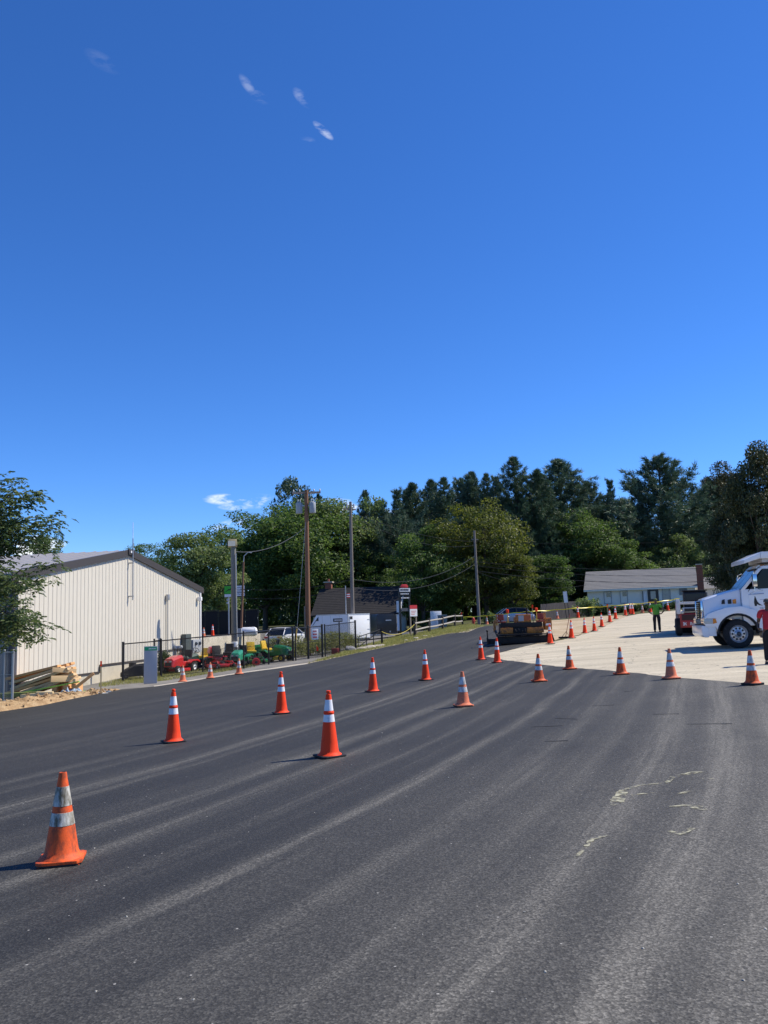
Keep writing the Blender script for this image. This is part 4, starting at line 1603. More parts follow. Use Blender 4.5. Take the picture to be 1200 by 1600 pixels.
# ------------------------------------------------------------------ the ash that hangs in from the left
def ash_tree():
    rng = np.random.default_rng(5)
    base = at(-60, 28.5)
    o = thing('ash_tree', 'ash tree with drooping feathery leaves overhanging the wire fence', 'tree', base)
    H = zat(20, 726, 28.5) - base.z
    mb = MB()
    mb.tube([(0, 0, -.3), (.05, 0, 1.5), (.15, .05, 3.2), (.3, 0, H * .72), (.9, .05, H * .97)], [.15, .12, .10, .06, .012], 9)
    cx = {}
    twigs = []
    lo = zat(0, 980, 28.5) - base.z
    for i in range(96):
        t = rng.random() ** .85
        z0 = lerp(1.9, H * .86, t)
        a = rng.uniform(0, 2 * PI)
        L = (2.75 * math.sin(min(1, (1 - t) * .72 + .22) * PI * .62) + .35) * rng.uniform(.65, 1.08)
        s = Vector((.15 + .25 * z0 / H, .03, z0))
        up = rng.uniform(.05, .55) + t * .35
        e = s + Vector((math.cos(a) * L, math.sin(a) * L, L * up))
        mid = s.lerp(e, .55) + Vector((0, 0, .14 * L))
        e = e - Vector((0, 0, .10 * L))
        mb.tube([s, mid, e], [.032, .018, .006], 5, cap=False)
        twigs.append((s, mid, e))
    mb.build('trunk', M_BARK, o, smooth=True)
    C_, D_, T_ = [], [], []
    for s, mid, e in twigs:
        L = (e - s).length
        for j in range(int(22 * L)):
            u = rng.uniform(.12, 1.0)
            p = s * (1 - u) ** 2 + mid * 2 * u * (1 - u) + e * u * u
            p = p + Vector(rng.normal(size=3) * (.07 + .20 * (1 - u * .6)))
            # one pinnate leaf: a rachis that arches over, leaflets in pairs
            a = rng.uniform(0, 2 * PI)
            dr = Vector((math.cos(a), math.sin(a), rng.uniform(.1, .7))).normalized()
            rl = rng.uniform(.20, .34)
            tn = np.clip(rng.normal(.42, .22), 0, 1)
            sidev = dr.cross(Vector((0, 0, 1))).normalized()
            for q in range(4):
                f_ = .3 + .7 * q / 3
                c = p + dr * rl * f_ - Vector((0, 0, rl * .55 * f_ * f_))
                for sg in ((-1, 1) if q < 3 else (0,)):
                    C_.append(c)
                    D_.append((sidev * sg * .9 + dr * .55 + Vector((0, 0, -.55))).normalized())
                    T_.append(tn)
    C_, D_ = np.array([tuple(x) for x in C_]), np.array([tuple(x) for x in D_])
    T_ = np.array(T_)
    n_ = len(C_)
    nr = unit(rng.normal(size=(n_, 3)) * .5 + np.array([0, 0, .8]))
    sd = unit(np.cross(D_, nr))
    L = rng.uniform(.11, .19, (n_, 1))
    w = L * .21
    V = np.stack([C_, C_ + D_ * L * .45 + sd * w, C_ + D_ * L, C_ + D_ * L * .45 - sd * w], 1)
    me = quads_mesh('crown', V, np.clip(T_ + rng.normal(0, .1, n_), 0, 1))
    me.materials.append(L_ASH)
    link_mesh('crown', me, o)


ash_tree()


# ------------------------------------------------------------------ shrubs, hedge, weeds, grass
def shrub(px, d, w, h, leafm, label, seed, name='shrub', group=None, leaf=.12, n=2600, dx=0, flat=1.0, z=None):
    rng = np.random.default_rng(seed)
    b2 = at(px, d)
    if z is not None:
        b2.z = z
    o = thing(name, label, 'shrub', b2, rnd.uniform(0, 6), group)
    k = 14
    cc = np.stack([rng.normal(size=k) * w * .22, rng.normal(size=k) * w * .22 * flat, rng.uniform(.25, .8, k) * h], 1)
    cr = rng.uniform(.18, .34, k) * min(w, h * 1.6)
    idx = rng.integers(0, k, n)
    u = unit(rng.normal(size=(n, 3)))
    p = cc[idx] + u * (cr[idx] * rng.uniform(.5, 1.05, n))[:, None]
    p[:, 2] = np.abs(p[:, 2]) + .02
    nr = unit(u * .5 + rng.normal(size=(n, 3)) * .7 + np.array([0, 0, .5]))
    me = quads_mesh('foliage', leaves(rng, p, nr, leaf * rng.uniform(.7, 1.3, n), .5), np.clip(rng.normal(.45, .22, n), 0, 1))
    me.materials.append(leafm)
    link_mesh('foliage', me, o)
    mb = MB()
    for c in cc:
        mb.tube([(c[0] * .1, c[1] * .1, -.05), (c[0] * .6, c[1] * .6, c[2] * .5), tuple(c)], [.02, .014, .006], 4, cap=False)
    mb.build('stems', M_BARK, o)
    return o


shrub(255, 45.0, .95, 1.15, L_HEDGE, 'dark clipped shrub behind the fence next to the grey sign board', 1, leaf=.10)
shrub(919, 78, 1.9, 1.7, L_LIGHT, 'leafy light green sapling shrub beside the white signboard', 2, leaf=.22, n=1500)
shrub(925, 80, 2.2, .9, L_HEDGE, 'low dark bush at the left corner of the house', 3, leaf=.16)
shrub(938, 80, 2.0, .75, L_HEDGE, 'low dark bush under the first house window', 4, leaf=.16)
for i, px in enumerate((955, 970, 990, 1008, 1026, 1045, 1062)):
    shrub(px, 84 + .2 * i, 1.6, .62, L_HEDGE, 'low dark hedge bush along the white house front', 10 + i, 'hedge_bush', 'hedge bushes along the house', leaf=.14, n=1800)
for i, (px, d) in enumerate(((765, 80.5), (781, 88))):
    shrub(px, d, 1.2, 1.6, L_LIGHT, ('bright green sapling at the foot of the leaning pole', 'bright leafy sprig behind the silver car')[i], 40 + i, leaf=.2, n=700)


def weed(px, d, h, w, seed, label, group):
    rng = np.random.default_rng(seed)
    b2 = at(px, d)
    o = thing('weed_clump', label, 'weeds', b2, 0, group)
    n = 900
    a = rng.uniform(0, 2 * PI, n)
    r = np.abs(rng.normal(size=n)) * w * .3
    hh = h * rng.uniform(.15, 1, n)
    p = np.stack([r * np.cos(a), r * np.sin(a), hh], 1)
    nr = unit(rng.normal(size=(n, 3)) + np.array([0, 0, .3]))
    me = quads_mesh('foliage', leaves(rng, p, nr, .11 * rng.uniform(.6, 1.5, n), .32), np.clip(rng.normal(.5, .25, n), 0, 1))
    me.materials.append(L_WEED)
    link_mesh('foliage', me, o)
    mb = MB()
    for k in range(22):
        x, y = rng.normal(size=2) * w * .2
        mb.tube([(x * .5, y * .5, -.03), (x, y, h * .5), (x * 1.6, y * 1.6, h * rng.uniform(.7, 1.05))], [.006, .005, .003], 3, cap=False)
    mb.build('stems', mat('dry_stem', (.24, .21, .10), .9), o)


for i, (px, d, h, w) in enumerate([(440, 53, 1.3, 1.6), (452, 52, 1.15, 1.4), (466, 53, 1.25, 1.4), (472, 51.6, .9, 1.2), (489, 53, 1.1, 1.5), (498, 52.5, .9, 1.4), (511, 54, 1.25, 1.6), (520, 53.4, 1.35, 1.6),
                                   (528, 55, 1.15, 1.5), (540, 55.6, 1.15, 1.7), (549, 56.2, .95, 1.4), (427, 52, 1.2, 1.5)]):
    weed(px, d, h, w, 60 + i, 'tall yellow-green weeds growing against the black wire fence', 'weeds behind the black fence')


def grass(name, poly, n, h, seed, label, leafm=None):
    """blades scattered over an outline; nobody could count them"""
    rng = np.random.default_rng(seed)
    P = np.array(poly)
    x0, y0, x1, y1 = P[:, 0].min(), P[:, 1].min(), P[:, 0].max(), P[:, 1].max()
    out = []
    while sum(len(o) for o in out) < n:
        q = rng.uniform((x0, y0), (x1, y1), (n, 2))
        ins = np.zeros(n, bool)
        j = len(P) - 1
        for i in range(len(P)):
            c = ((P[i, 1] > q[:, 1]) != (P[j, 1] > q[:, 1])) & (q[:, 0] < (P[j, 0] - P[i, 0]) * (q[:, 1] - P[i, 1]) / (P[j, 1] - P[i, 1] + 1e-12) + P[i, 0])
            ins ^= c
            j = i
        patch = np.sin(q[:, 0] * 2.1 + 1.3 * np.sin(q[:, 1] * 1.7)) + rng.normal(size=n) * .8 > -.5
        out.append(q[ins & patch])
    q = np.concatenate(out)[:n]
    z = gzv(q[:, 0], q[:, 1]) + .015
    c = np.stack([q[:, 0], q[:, 1], z], 1)
    a = rng.uniform(0, 2 * PI, n)
    sd = np.stack([np.cos(a), np.sin(a), np.zeros(n)], 1) * .011
    tip = np.stack([rng.normal(size=n) * .35, rng.normal(size=n) * .35, np.ones(n)], 1) * (h * rng.uniform(.4, 1.2, n))[:, None]
    me = quads_mesh(name, np.stack([c - sd, c + sd, c + tip], 1), np.clip(rng.normal(.5, .28, n), 0, 1))
    me.materials.append(leafm or L_GRASS)
    tag(link_mesh(name, me), label, 'grass', kind='stuff')


grass('verge_grass', verge_grass, 26000, .17, 1, 'dry short grass on the verge below the split rail fence')
grass('yard_grass', [xy(at(155, 38.5)), xy(at(190, 39.5)), xy(at(260, 40.0)), xy(at(400, 44.5)), xy(at(400, 46.5)), xy(at(260, 46)), xy(at(200, 44)), xy(at(155, 41))], 9000, .12, 2, 'thin grass tufts along the foot of the black fence')
# ------------------------------------------------------------------ chain-link fences
M_BLKFENCE = mat('black_vinyl_fence', (.014, .014, .015), .5, var=.1)
M_LINK = mat('black_wire', (.02, .02, .02), .6, var=.1)
M_LINKG = mat('galvanised_wire', (.33, .34, .35), .5, metal=.5, var=.1)


def chain_link(parent, p0, p1, h0, h1, r, mt, pitch=.075, name='wire_mesh'):
    """crossing diagonal wires between two posts (local coordinates)"""
    p0, p1 = Vector(p0), Vector(p1)
    L = Vector((p1.x - p0.x, p1.y - p0.y)).length
    H = h1 - h0
    mb = MB()
    n = int((L + H) / pitch)
    for sgn in (1, -1):
        for i in range(n):
            s0 = i * pitch - H
            a, b2 = (s0, 0.0), (s0 + H, H)
            if a[0] < 0:
                a = (0.0, -s0)
            if b2[0] > L:
                b2 = (L, L - s0)
            if b2[0] - a[0] < .02:
                continue
            q = []
            for u, w in (a, b2):
                if sgn < 0:
                    u = L - u
                bp = p0.lerp(p1, u / L)
                q.append(bp + Vector((0, 0, h0 + w)))
            d = (q[1] - q[0]).normalized()
            s = d.cross(Vector((p1.y - p0.y, -(p1.x - p0.x), 0)).normalized()) * r
            t = Vector((p1.y - p0.y, -(p1.x - p0.x), 0)).normalized() * r
            mb.add([q[0] + s, q[0] - s * .5 + t, q[0] - s * .5 - t, q[1] + s, q[1] - s * .5 + t, q[1] - s * .5 - t], [(0, 1, 4, 3), (1, 2, 5, 4), (2, 0, 3, 5)])
    o = mb.build(name, mt, parent)
    o['kind'] = 'stuff'
    return o


FH = 1.83


def fence_run(name, label, pts, mt, mtw, r=.040, hgt=FH, mid=True, bottom=True, wire=.0022, heavy=()):
    o = thing(name, label, 'fence', pts[0])
    P = [Vector(p) - Vector(pts[0]) for p in pts]
    for i, p in enumerate(P):
        rr = r * (1.5 if i in heavy else 1.0)
        MB().tube([p + Vector((0, 0, -.3)), p + Vector((0, 0, hgt + .03))], rr, 8).lathe([(rr * 1.15, 0), (rr * 1.2, .02), (rr * .7, .05)], 8, tuple(p + Vector((0, 0, hgt + .02)))).build('post', mt, o)
    for a, b2 in zip(P[:-1], P[1:]):
        MB().tube([a + Vector((0, 0, hgt - .04)), b2 + Vector((0, 0, hgt - .04))], .028, 6).build('top_rail', mt, o)
        if mid:
            MB().tube([a + Vector((0, 0, hgt * .52)), b2 + Vector((0, 0, hgt * .52))], .016, 6).build('middle_rail', mt, o)
        if bottom:
            MB().tube([a + Vector((0, 0, .08)), b2 + Vector((0, 0, .08))], .014, 6).build('bottom_rail', mt, o)
        chain_link(o, a, b2, .06, hgt - .05, wire, mtw)
    return o


fp = fence_xy
fence_run('chain_link_fence', 'black chain-link fence in front of the parked lawn mowers', fp[:6], M_BLKFENCE, M_LINK, mid=False, heavy=(0, 5))
fence_run('chain_link_gate', 'black framed wire gate carrying the small red-lettered sign', [fp[5] + Vector((.14, .05, 0)), fp[6], fp[7]], M_BLKFENCE, M_LINK, heavy=(1, 2))
fence_run('chain_link_fence', 'black chain-link fence end section in front of the white trailer', [fp[7] + Vector((.15, .1, 0)), fp[8], fp[9]], M_BLKFENCE, M_LINK, mid=False, bottom=False, heavy=(2,))
gl = at(19, 33.0)
fence_run('chain_link_fence', 'silver galvanised chain-link fence beside the lumber pile', [gl, gl + Vector((-.34, .02, 0)), gl + Vector((-3.2, .3, -.02)), gl + Vector((-6.2, .5, -.05))], M_GALV, M_LINKG, r=.034, bottom=False, wire=.003, heavy=(0,))
# inner gate frame standing open behind the sign board
ga, gb = at(243, 43.2), at(252, 43.0)
fence_run('chain_link_gate', 'narrow black gate leaf standing behind the grey sign board', [at(241, 42.9), at(250.5, 43.1)], M_BLKFENCE, M_LINK, mid=True)
# black windscreen fence on the raised lot
sa, sb = Vector((at(300, 70).x, 70, TERR)), Vector((at(404, 70).x, 70, TERR))
sf = thing('screen_fence', 'black mesh screen fence at the back of the raised lot', 'fence', sa)
for k in range(6):
    p = (sb - sa) * k / 5
    MB().tube([p + Vector((0, 0, -.2)), p + Vector((0, 0, 2.05))], .04, 8).build('post', M_BLKFENCE, sf)
    if k < 5:
        q = (sb - sa) * (k + 1) / 5
        MB().tube([p + Vector((0, 0, 2.0)), q + Vector((0, 0, 2.0))], .025, 6).build('top_rail', M_BLKFENCE, sf)
        MB().box(((p + q) / 2 + Vector((0, .0, 1.0))), ((q - p).length - .1, .012, 1.9), rotm(0, 0, math.atan2(q.y - p.y, q.x - p.x))).build('screen_panel', mat('black_screen', (.012, .013, .014), .85, var=.2), sf)

# ------------------------------------------------------------------ grey sign board propped on the fence
sbp = hit(235, 1069)
sb_ = thing('sign_board', 'upright grey board with green header strip propped against the black fence', 'sign', sbp + Vector((0, 0, .02)), R(8), rot=(R(-3), 0, R(8)))
bw = 20 * sbp.y / F
bh = 57 * sbp.y / F
MB().b(-bw / 2, bw / 2, -.015, .015, .0, bh).build('panel', mat('grey_board', (.40, .42, .45), .5, var=.05), sb_, bevel=.006)
hd = MB().b(-bw / 2 + .02, bw / 2 - .01, -.024, -.016, bh - .19, bh - .035).build('header', mat('header_green', (.015, .40, .17), .5, var=.05), sb_)
for i, (a, b2) in enumerate(((-.10, .0), (.02, .08), (.10, .17), (.185, .22))):
    MB().prism([(a, bh - .135), (b2, bh - .135), (b2 + .03, bh - .085), (a + .03, bh - .085)], -.028, -.0245, 'y').build('lettering', M_WHITE, hd)
for s in (-1, 1):
    MB().tube([(s * bw * .42, .03, -.0), (s * bw * .42, .03, bh * .8)], .018, 6).build('leg', M_BLKFENCE, sb_)

# red lettered notice on the gate
np0 = pt(492.3, 991, 49.3)
ns = thing('notice_sign', 'small white notice with three lines of red lettering on the gate', 'sign', np0 - Vector((0, .06, .33)), R(20))
MB().b(-.19, .19, -.01, .01, .03, .63).build('panel', M_WHITE, ns, bevel=.004)
M_RED = mat('sign_red', (.55, .03, .035), .5, var=.05)
for r_, z in enumerate((.50, .33, .16)):
    x = -.13
    for w in ((.06, .05, .07), (.07, .09, .04), (.05, .06, .08))[r_]:
        MB().b(x, x + w, -.0135, -.0105, z - .045, z + .045).build('lettering', M_RED, ns)
        x += w + .02

# ------------------------------------------------------------------ poles
M_WOOD_POLE = mat('weathered_pole', (.20, .175, .155), .95, var=.25, scale=3, stretch=(1, 1, .08), bump=.5, bscale=24)
M_WOOD_RED = mat('creosote_pole', (.23, .115, .065), .9, var=.3, scale=3, stretch=(1, 1, .06), bump=.4, bscale=24, dirt=(.12, .075, .05), dirt_amt=.35, dirt_scale=1.2)
M_CABLE = mat('overhead_cable', (.03, .03, .032), .6)
M_GUARD = mat('yellow_guard', (.62, .40, .05), .55)
M_INSUL = mat('porcelain', (.50, .50, .50), .3)


def pole(px, d, ytop, r0, r1, mt, name, label, px_top=None, zb=None):
    b2 = at(px, d)
    if zb is not None:
        b2.z = zb
    t = pt(px_top if px_top is not None else px, ytop, d)
    o = thing(name, label, 'utility pole' if 'utility' in name else 'pole', b2)
    n = 8
    top = Vector((t.x - b2.x, 0, t.z - b2.z))
    pts = [Vector((0, 0, -.5))] + [top * (k / n) for k in range(1, n + 1)]
    MB().tube(pts, [lerp(r0, r1, k / n) for k in range(n + 1)], 12).build('shaft', mt, o, smooth=True)
    return o, top


# main pole with transformers
P1, T1 = pole(482, 53, 766, .165, .12, M_WOOD_RED, 'utility_pole', 'reddish brown utility pole carrying two grey transformers', 478.5)
TX = lambda py: zat(479, py, 53) - P1.location.z
arm = MB().box((.08, 0, TX(770)), (1.85, .10, .12), rotm(0, R(-4), R(25))).build('cross_arm', M_WOOD_POLE, P1)
for x in (-.85, -.45, .5, .9):
    v = rotm(0, R(-4), R(25)) @ Vector((x, 0, .06))
    MB().lathe([(.03, 0), (.05, .04), (.035, .08), (.05, .11), (.02, .16)], 10, (v.x + .08, v.y, v.z + TX(770))).build('insulator', M_INSUL, arm, smooth=True)
for s, x in ((-1, -.40), (1, .44)):
    tz = TX(802) if s < 0 else TX(802)
    can = MB().lathe([(.05, -.02), (.19, .0), (.205, .03), (.205, .62), (.19, .66), (.10, .70), (.05, .72)], 20, (x, -.05 * s, tz)).build('transformer', M_GREYBOX, P1, smooth=True)
    for q in (-.07, .07):
        MB().lathe([(.03, 0), (.045, .05), (.03, .09), (.045, .13), (.015, .2)], 8, (x + q, -.05 * s, tz + .70)).build('bushing', M_INSUL, can, smooth=True)
    MB().b(min(x, 0) + .1 * (s < 0), max(x, 0), -.03, .03, tz + .45, tz + .52).build('bracket', M_GALV, can)
MB().tube([(-.16, -.13, -.3), (-.16, -.13, 3.0)], .04, 8).build('riser_conduit', M_WOOD_POLE, P1, smooth=True)
# bare second pole, leaning third pole
P2, T2 = pole(552, 62, 784, .15, .10, M_WOOD_POLE, 'utility_pole', 'bare grey utility pole rising behind the white trailer', 547.5)
MB().box((0, 0, T2.z - .55), (1.0, .09, .1), rotm(0, 0, R(35))).build('cross_arm', M_WOOD_POLE, P2)
for x in (-.3, .3):
    MB().lathe([(.05, 0), (.06, .25), (.03, .32)], 10, (T2.x + x * .8, x * .5, T2.z - .45)).build('insulator', M_INSUL, P2, smooth=True)
P3, T3 = pole(749, 84, 829, .16, .11, M_WOOD_POLE, 'utility_pole', 'leaning grey utility pole in front of the yellowing oak', 741)
MB().box((T3.x * .8, 0, T3.z - .9), (.7, .09, .1), rotm(0, 0, R(20))).build('cross_arm', M_WOOD_POLE, P3)
P5, T5 = pole(1345, 80, 800, .16, .11, M_WOOD_POLE, 'utility_pole', 'grey utility pole beyond the tallest olive-dark tree')
# floodlight pole by the mowers
P4, T4 = pole(367, 50, 852, .19, .15, mat('grey_green_pole', (.20, .195, .17), .95, var=.25, scale=3, stretch=(1, 1, .08), bump=.4), 'light_pole', 'thick weathered wooden pole topped by a square floodlight', 364.5)
fl = MB().box((T4.x - .02, -.10, T4.z + .12), (.52, .30, .42), rotm(R(-15), 0, R(12)), taper=.9).build('floodlight', mat('brass_floodlight', (.38, .31, .17), .5, var=.1), P4, bevel=.02)
MB().box((T4.x - .05, -.275, T4.z + .08), (.42, .02, .32), rotm(R(-15), 0, R(12))).build('lens', mat('floodlight_lens', (.55, .52, .42), .15, var=.05), fl)
MB().lathe([(.19, 0), (.19, .28), (.17, .30)], 10, (0.02, -.12, .9)).build('meter_can', M_WHITE, P4, smooth=True)
MB().tube([(.17, -.12, .1), (.16, -.13, 2.5), (T4.x + .17, -.12, T4.z - .5)], .03, 6).build('riser_conduit', M_GALV, P4, smooth=True)
# thin dark pole with a curved service mast behind it
P6, T6 = pole(377, 64, 878, .09, .07, M_WOOD_RED, 'service_pole', 'slim dark service pole next to the green dealer sign', 380.5, TERR)
MB().tube([T6 + Vector((0, 0, -.1)), T6 + Vector((.05, 0, .45)), T6 + Vector((.35, 0, .72)), T6 + Vector((.62, 0, .66))], .035, 6).build('gooseneck', M_GALV, P6, smooth=True)


def cable(p0, p1, sag, r, label, n=22, name='overhead_cable', mt=None):
    p0, p1 = Vector(p0), Vector(p1)
    pts = []
    for k in range(n + 1):
        t = k / n
        p = p0.lerp(p1, t) - p0
        p.z -= sag * 4 * t * (1 - t)
        pts.append(p)
    o = MB().tube(pts, r, 5).build(name, mt or M_CABLE, None, smooth=True)
    o.location = p0
    return tag(o, label, 'cable')


def pole_pt(o, top, py, px, d):
    z = zat(px, py, d) - o.location.z
    return Vector(o.location) + Vector((top.x * z / top.z, top.y * z / top.z, z))


cable(pole_pt(P1, T1, 822, 479, 53), Vector(P4.location) + T4 + Vector((0, 0, -.35)), .55, .016, 'sagging service drop from the transformer pole to the floodlight pole', mt=mat('pale_cable', (.20, .20, .20), .6))
G_C = 'cables strung from pole to pole'
for y1, y2, y3, lb in ((905, 920, 868, 'upper'), (918, 934, 880, 'lower')):
    cable(Vector(P6.location) + Vector((0, 0, zat(378, y2, 64) - P6.location.z)), pole_pt(P2, T2, y1, 549, 62), .35, .016, lb + ' cable between the slim service pole and the bare grey pole', name='overhead_cable')
    cable(pole_pt(P2, T2, y1, 549, 62), pole_pt(P3, T3, y3, 744, 84), 1.1, .020, lb + ' telephone cable hanging between the bare pole and the leaning pole')
for y2, y3, sg in ((800, 846, .5), (806, 852, .9)):
    cable(pole_pt(P2, T2, y2, 548, 62), pole_pt(P3, T3, y3, 742, 84), sg, .011, 'thin power wire from bare pole to leaning pole, ' + ('straighter one' if sg < .6 else 'slacker one'))
for y3, y5, sg, r, lb in ((846, 822, .8, .011, 'thin power wire running right from the leaning pole'), (878, 868, 1.0, .018, 'upper telephone cable crossing over the house roof'),
                          (884, 874, 1.25, .018, 'middle telephone cable crossing over the house roof'), (892, 884, 1.35, .024, 'thick lowest telephone cable crossing over the house roof')):
    cable(pole_pt(P3, T3, y3, 743, 84), pole_pt(P5, T5, y5, 1345, 80), sg, r, lb, 40)
cable(pole_pt(P3, T3, 893, 745, 84), pt(920, 913, 99.2), .9, .012, 'slack service wire from the leaning pole to the house corner')
# guy wire with its yellow guard
ga_, gb_ = pole_pt(P1, T1, 800, 478, 53), at(460, 51.5)
gw = thing('guy_wire', 'slanting guy wire with yellow lower guard beside the transformer pole', 'guy wire', gb_)
MB().tube([(0, 0, -.1), tuple(ga_ - gb_)], .008, 5).build('wire', M_GALV, gw)
gd = (ga_ - gb_)
MB().tube([tuple(gd * .005), tuple(gd * .20)], .035, 6).build('guard', M_GUARD, gw)
# steel sign mast in front of the cottage, with a striped banner
bp_ = at(542, 64)
fpz = zat(542, 915, 64) - bp_.z
fpole = thing('banner_pole', 'thin steel pole with a red and white striped banner above the trailer', 'flag pole', bp_)
MB().tube([(0, 0, -.2), (0, 0, fpz)], .035, 8).build('pole', M_GALV, fpole)
bz = zat(546, 934, 64) - bp_.z
for k in range(5):
    MB().b(.08, .32, -.012, .012, bz + k * .07, bz + k * .07 + .066).build('banner_stripe', M_RED if k % 2 == 0 else M_WHITE, fpole)

# ------------------------------------------------------------------ signs
M_SIGN_BLK = mat('sign_black', (.012, .012, .013), .4)
dg_p = Vector((at(357.5, 66).x, 66, TERR))
dg = thing('dealer_sign', 'green dealer sign with a black leaping emblem and white name panels', 'sign', dg_p, R(-4))
zz_ = lambda py: zat(365, py, 66) - TERR
u = 66 / F
for x in (0, 1.02):
    MB().tube([(x, .09, -.1), (x, .09, zz_(915))], .05, 8).build('post', M_GALV, dg)
MB().b(-.32, 1.30, -.02, .05, zz_(933), zz_(914)).build('cabinet', M_SIGN_BLK, dg)
gp = MB().b(-.29, .34, -.035, -.021, zz_(927.5), zz_(915.5)).build('panel', mat('dealer_green', (.06, .42, .03), .45, var=.05), dg)
# the black leaping figure
ez = (zz_(927.5) + zz_(915.5)) / 2
MB().prism([(-.22, ez - .18), (-.10, ez - .02), (.02, ez + .06), (.14, ez + .05), (.24, ez + .15), (.30, ez + .13), (.25, ez + .06), (.31, ez - .02), (.22, ez + .0), (.10, ez - .04), (-.02, ez - .04), (-.12, ez - .12)], -.042, -.036, 'y').build('emblem', M_SIGN_BLK, gp)
MB().b(-.29, .34, -.035, -.021, zz_(932.5), zz_(928.2)).build('panel', M_WHITE, dg)
for a, b2 in ((915.5, 921.5), (922.5, 926), (927.2, 931.5)):
    pn = MB().b(.40, 1.27, -.035, -.021, zz_(b2), zz_(a)).build('panel', M_WHITE, dg)
    x = .46
    while x < 1.15:
        w = rnd.uniform(.05, .12)
        MB().b(x, x + w, -.040, -.036, lerp(zz_(b2), zz_(a), .3), lerp(zz_(b2), zz_(a), .7)).build('lettering', mat('lettering_grey', (.30, .31, .33), .5), pn)
        x += w + .03
for py in (937, 942):
    MB().ball((-.05, -.05, zz_(py)), .09).build('lamp_globe', M_INSUL, dg, smooth=True)

py_p = at(634, 66)
pl = thing('pylon_sign', 'black pylon sign with white name panels and red emblem on top', 'sign', py_p, R(28))
zz2 = lambda py: zat(634, py, 66) - py_p.z
for x in (-.42, .42):
    MB().b(x - .06, x + .06, -.06, .06, -.2, zz2(928)).build('post', M_SIGN_BLK, pl)
MB().b(-.50, .50, -.08, .08, zz2(931), zz2(918.5)).build('cabinet', M_SIGN_BLK, pl)
for a, b2, w in ((919, 924.5, .46), (926.5, 929.5, .44), (932.5, 936, .40)):
    pn = MB().b(-w, w, -.10, -.081, zz2(b2), zz2(a)).build('panel', M_WHITE if a < 925 else M_SIGN_BLK, pl)
    x = -w + .06
    while x < w - .12:
        q = rnd.uniform(.05, .10)
        MB().b(x, x + q, -.106, -.101, lerp(zz2(b2), zz2(a), .25), lerp(zz2(b2), zz2(a), .8)).build('lettering', M_SIGN_BLK if a < 925 else M_WHITE, pn)
        x += q + .035
MB().prism([(-.30, zz2(918.4)), (.30, zz2(918.4)), (.34, zz2(916)), (.20, zz2(913)), (-.20, zz2(913)), (-.34, zz2(916))], -.07, .07, 'y').build('emblem', M_RED, pl, bevel=.02)
MB().b(-.3, .3, -.03, .03, zz2(955), zz2(950)).build('small_panel', mat('dim_panel', (.10, .10, .11), .5), pl)

sg_p = at(647.5, 62)
sg = thing('sale_sign', 'white board with red header on two wooden posts by the split rail fence', 'sign', sg_p, R(40))
zz3 = lambda py: zat(647, py, 62) - sg_p.z
for x in (-.27, .27):
    MB().b(x - .04, x + .04, .02, .09, -.2, zz3(948)).build('post', mat('pale_post', (.30, .25, .19), .9, var=.2), sg)
MB().b(-.34, .34, -.012, .018, zz3(963), zz3(951.5)).build('panel', M_WHITE, sg)
MB().b(-.34, .34, -.014, .019, zz3(951.4), zz3(945.5)).build('header', M_RED, sg)
for k in range(3):
    MB().b(-.24, .24 - .08 * k, -.016, -.0125, zz3(955.5 + 2.6 * k), zz3(954.3 + 2.6 * k)).build('lettering', mat('lettering_pink', (.62, .30, .26), .5), sg)

ws_p = at(887.5, 76)
ws = thing('signboard', 'blank white rectangular signboard on a post by the board fence', 'sign', ws_p, R(-8), rot=(0, R(-3.5), R(-8)))
zz4 = lambda py: zat(887, py, 76) - ws_p.z
MB().b(-.17, .17, -.03, .03, zz4(941.5), zz4(924)).build('panel', M_WHITE, ws)
for x in (-.13, .13):
    MB().b(x - .03, x + .03, .031, .08, -.2, zz4(926)).build('post', mat('dark_post', (.06, .05, .045), .9), ws)

# ------------------------------------------------------------------ split rail fence, pipe gate, tapes
M_RAIL = mat('weathered_rail', (.36, .33, .29), .9, var=.25, scale=4, stretch=(.15, 1, 1))
M_POSTD = mat('dark_post_wood', (.045, .038, .033), .9, var=.25)
sr = [(597, 57), (648, 60), (671, 64), (692, 67), (711, 70.5), (723, 73)]
sp_ = [at(*q) for q in sr]
srf = thing('split_rail_fence', 'two-rail split rail fence climbing the grassy verge', 'fence', sp_[1])
for i, p in enumerate(sp_):
    q = p - sp_[1]
    MB().box(q + Vector((0, 0, .45)), (.15, .15, 1.3), rotm(0, 0, .3 * i), taper=.85).build('post', M_POSTD, srf, bevel=.012)
for i in range(1, len(sp_) - 1):
    for h in (.46, .92):
        a, b2 = sp_[i] - sp_[1], sp_[i + 1] - sp_[1]
        mid = (a + b2) / 2 + Vector((0, 0, h + rnd.uniform(-.06, .03)))
        MB().tube([a + Vector((0, 0, h)), mid, b2 + Vector((0, 0, h + rnd.uniform(-.03, .03)))], [.05, .065, .05], 6).build('rail', M_RAIL, srf)
yr = MB()
pr = []
for k in range(13):
    t = k / 12
    p = sp_[0].lerp(sp_[1], t) + Vector((0, -.12, .85 - .55 * 4 * t * (1 - t) * .75))
    pr.append(p - sp_[0])
o = yr.tube(pr, .018, 5).build('yellow_rope', mat('rope_yellow', (.70, .55, .10), .7), None)
o.location = sp_[0]
tag(o, 'yellow rope slung between two dark posts above the verge grass', 'rope')
pgp = [at(560, 55.6), at(596, 57)]
pg = thing('pipe_gate', 'low black pipe barrier between fence end and split rail fence', 'gate', pgp[0])
q1 = pgp[1] - pgp[0]
MB().tube([(0, 0, .15), tuple(q1 + Vector((0, 0, .95)))], .03, 6).build('brace', M_BLKFENCE, pg)
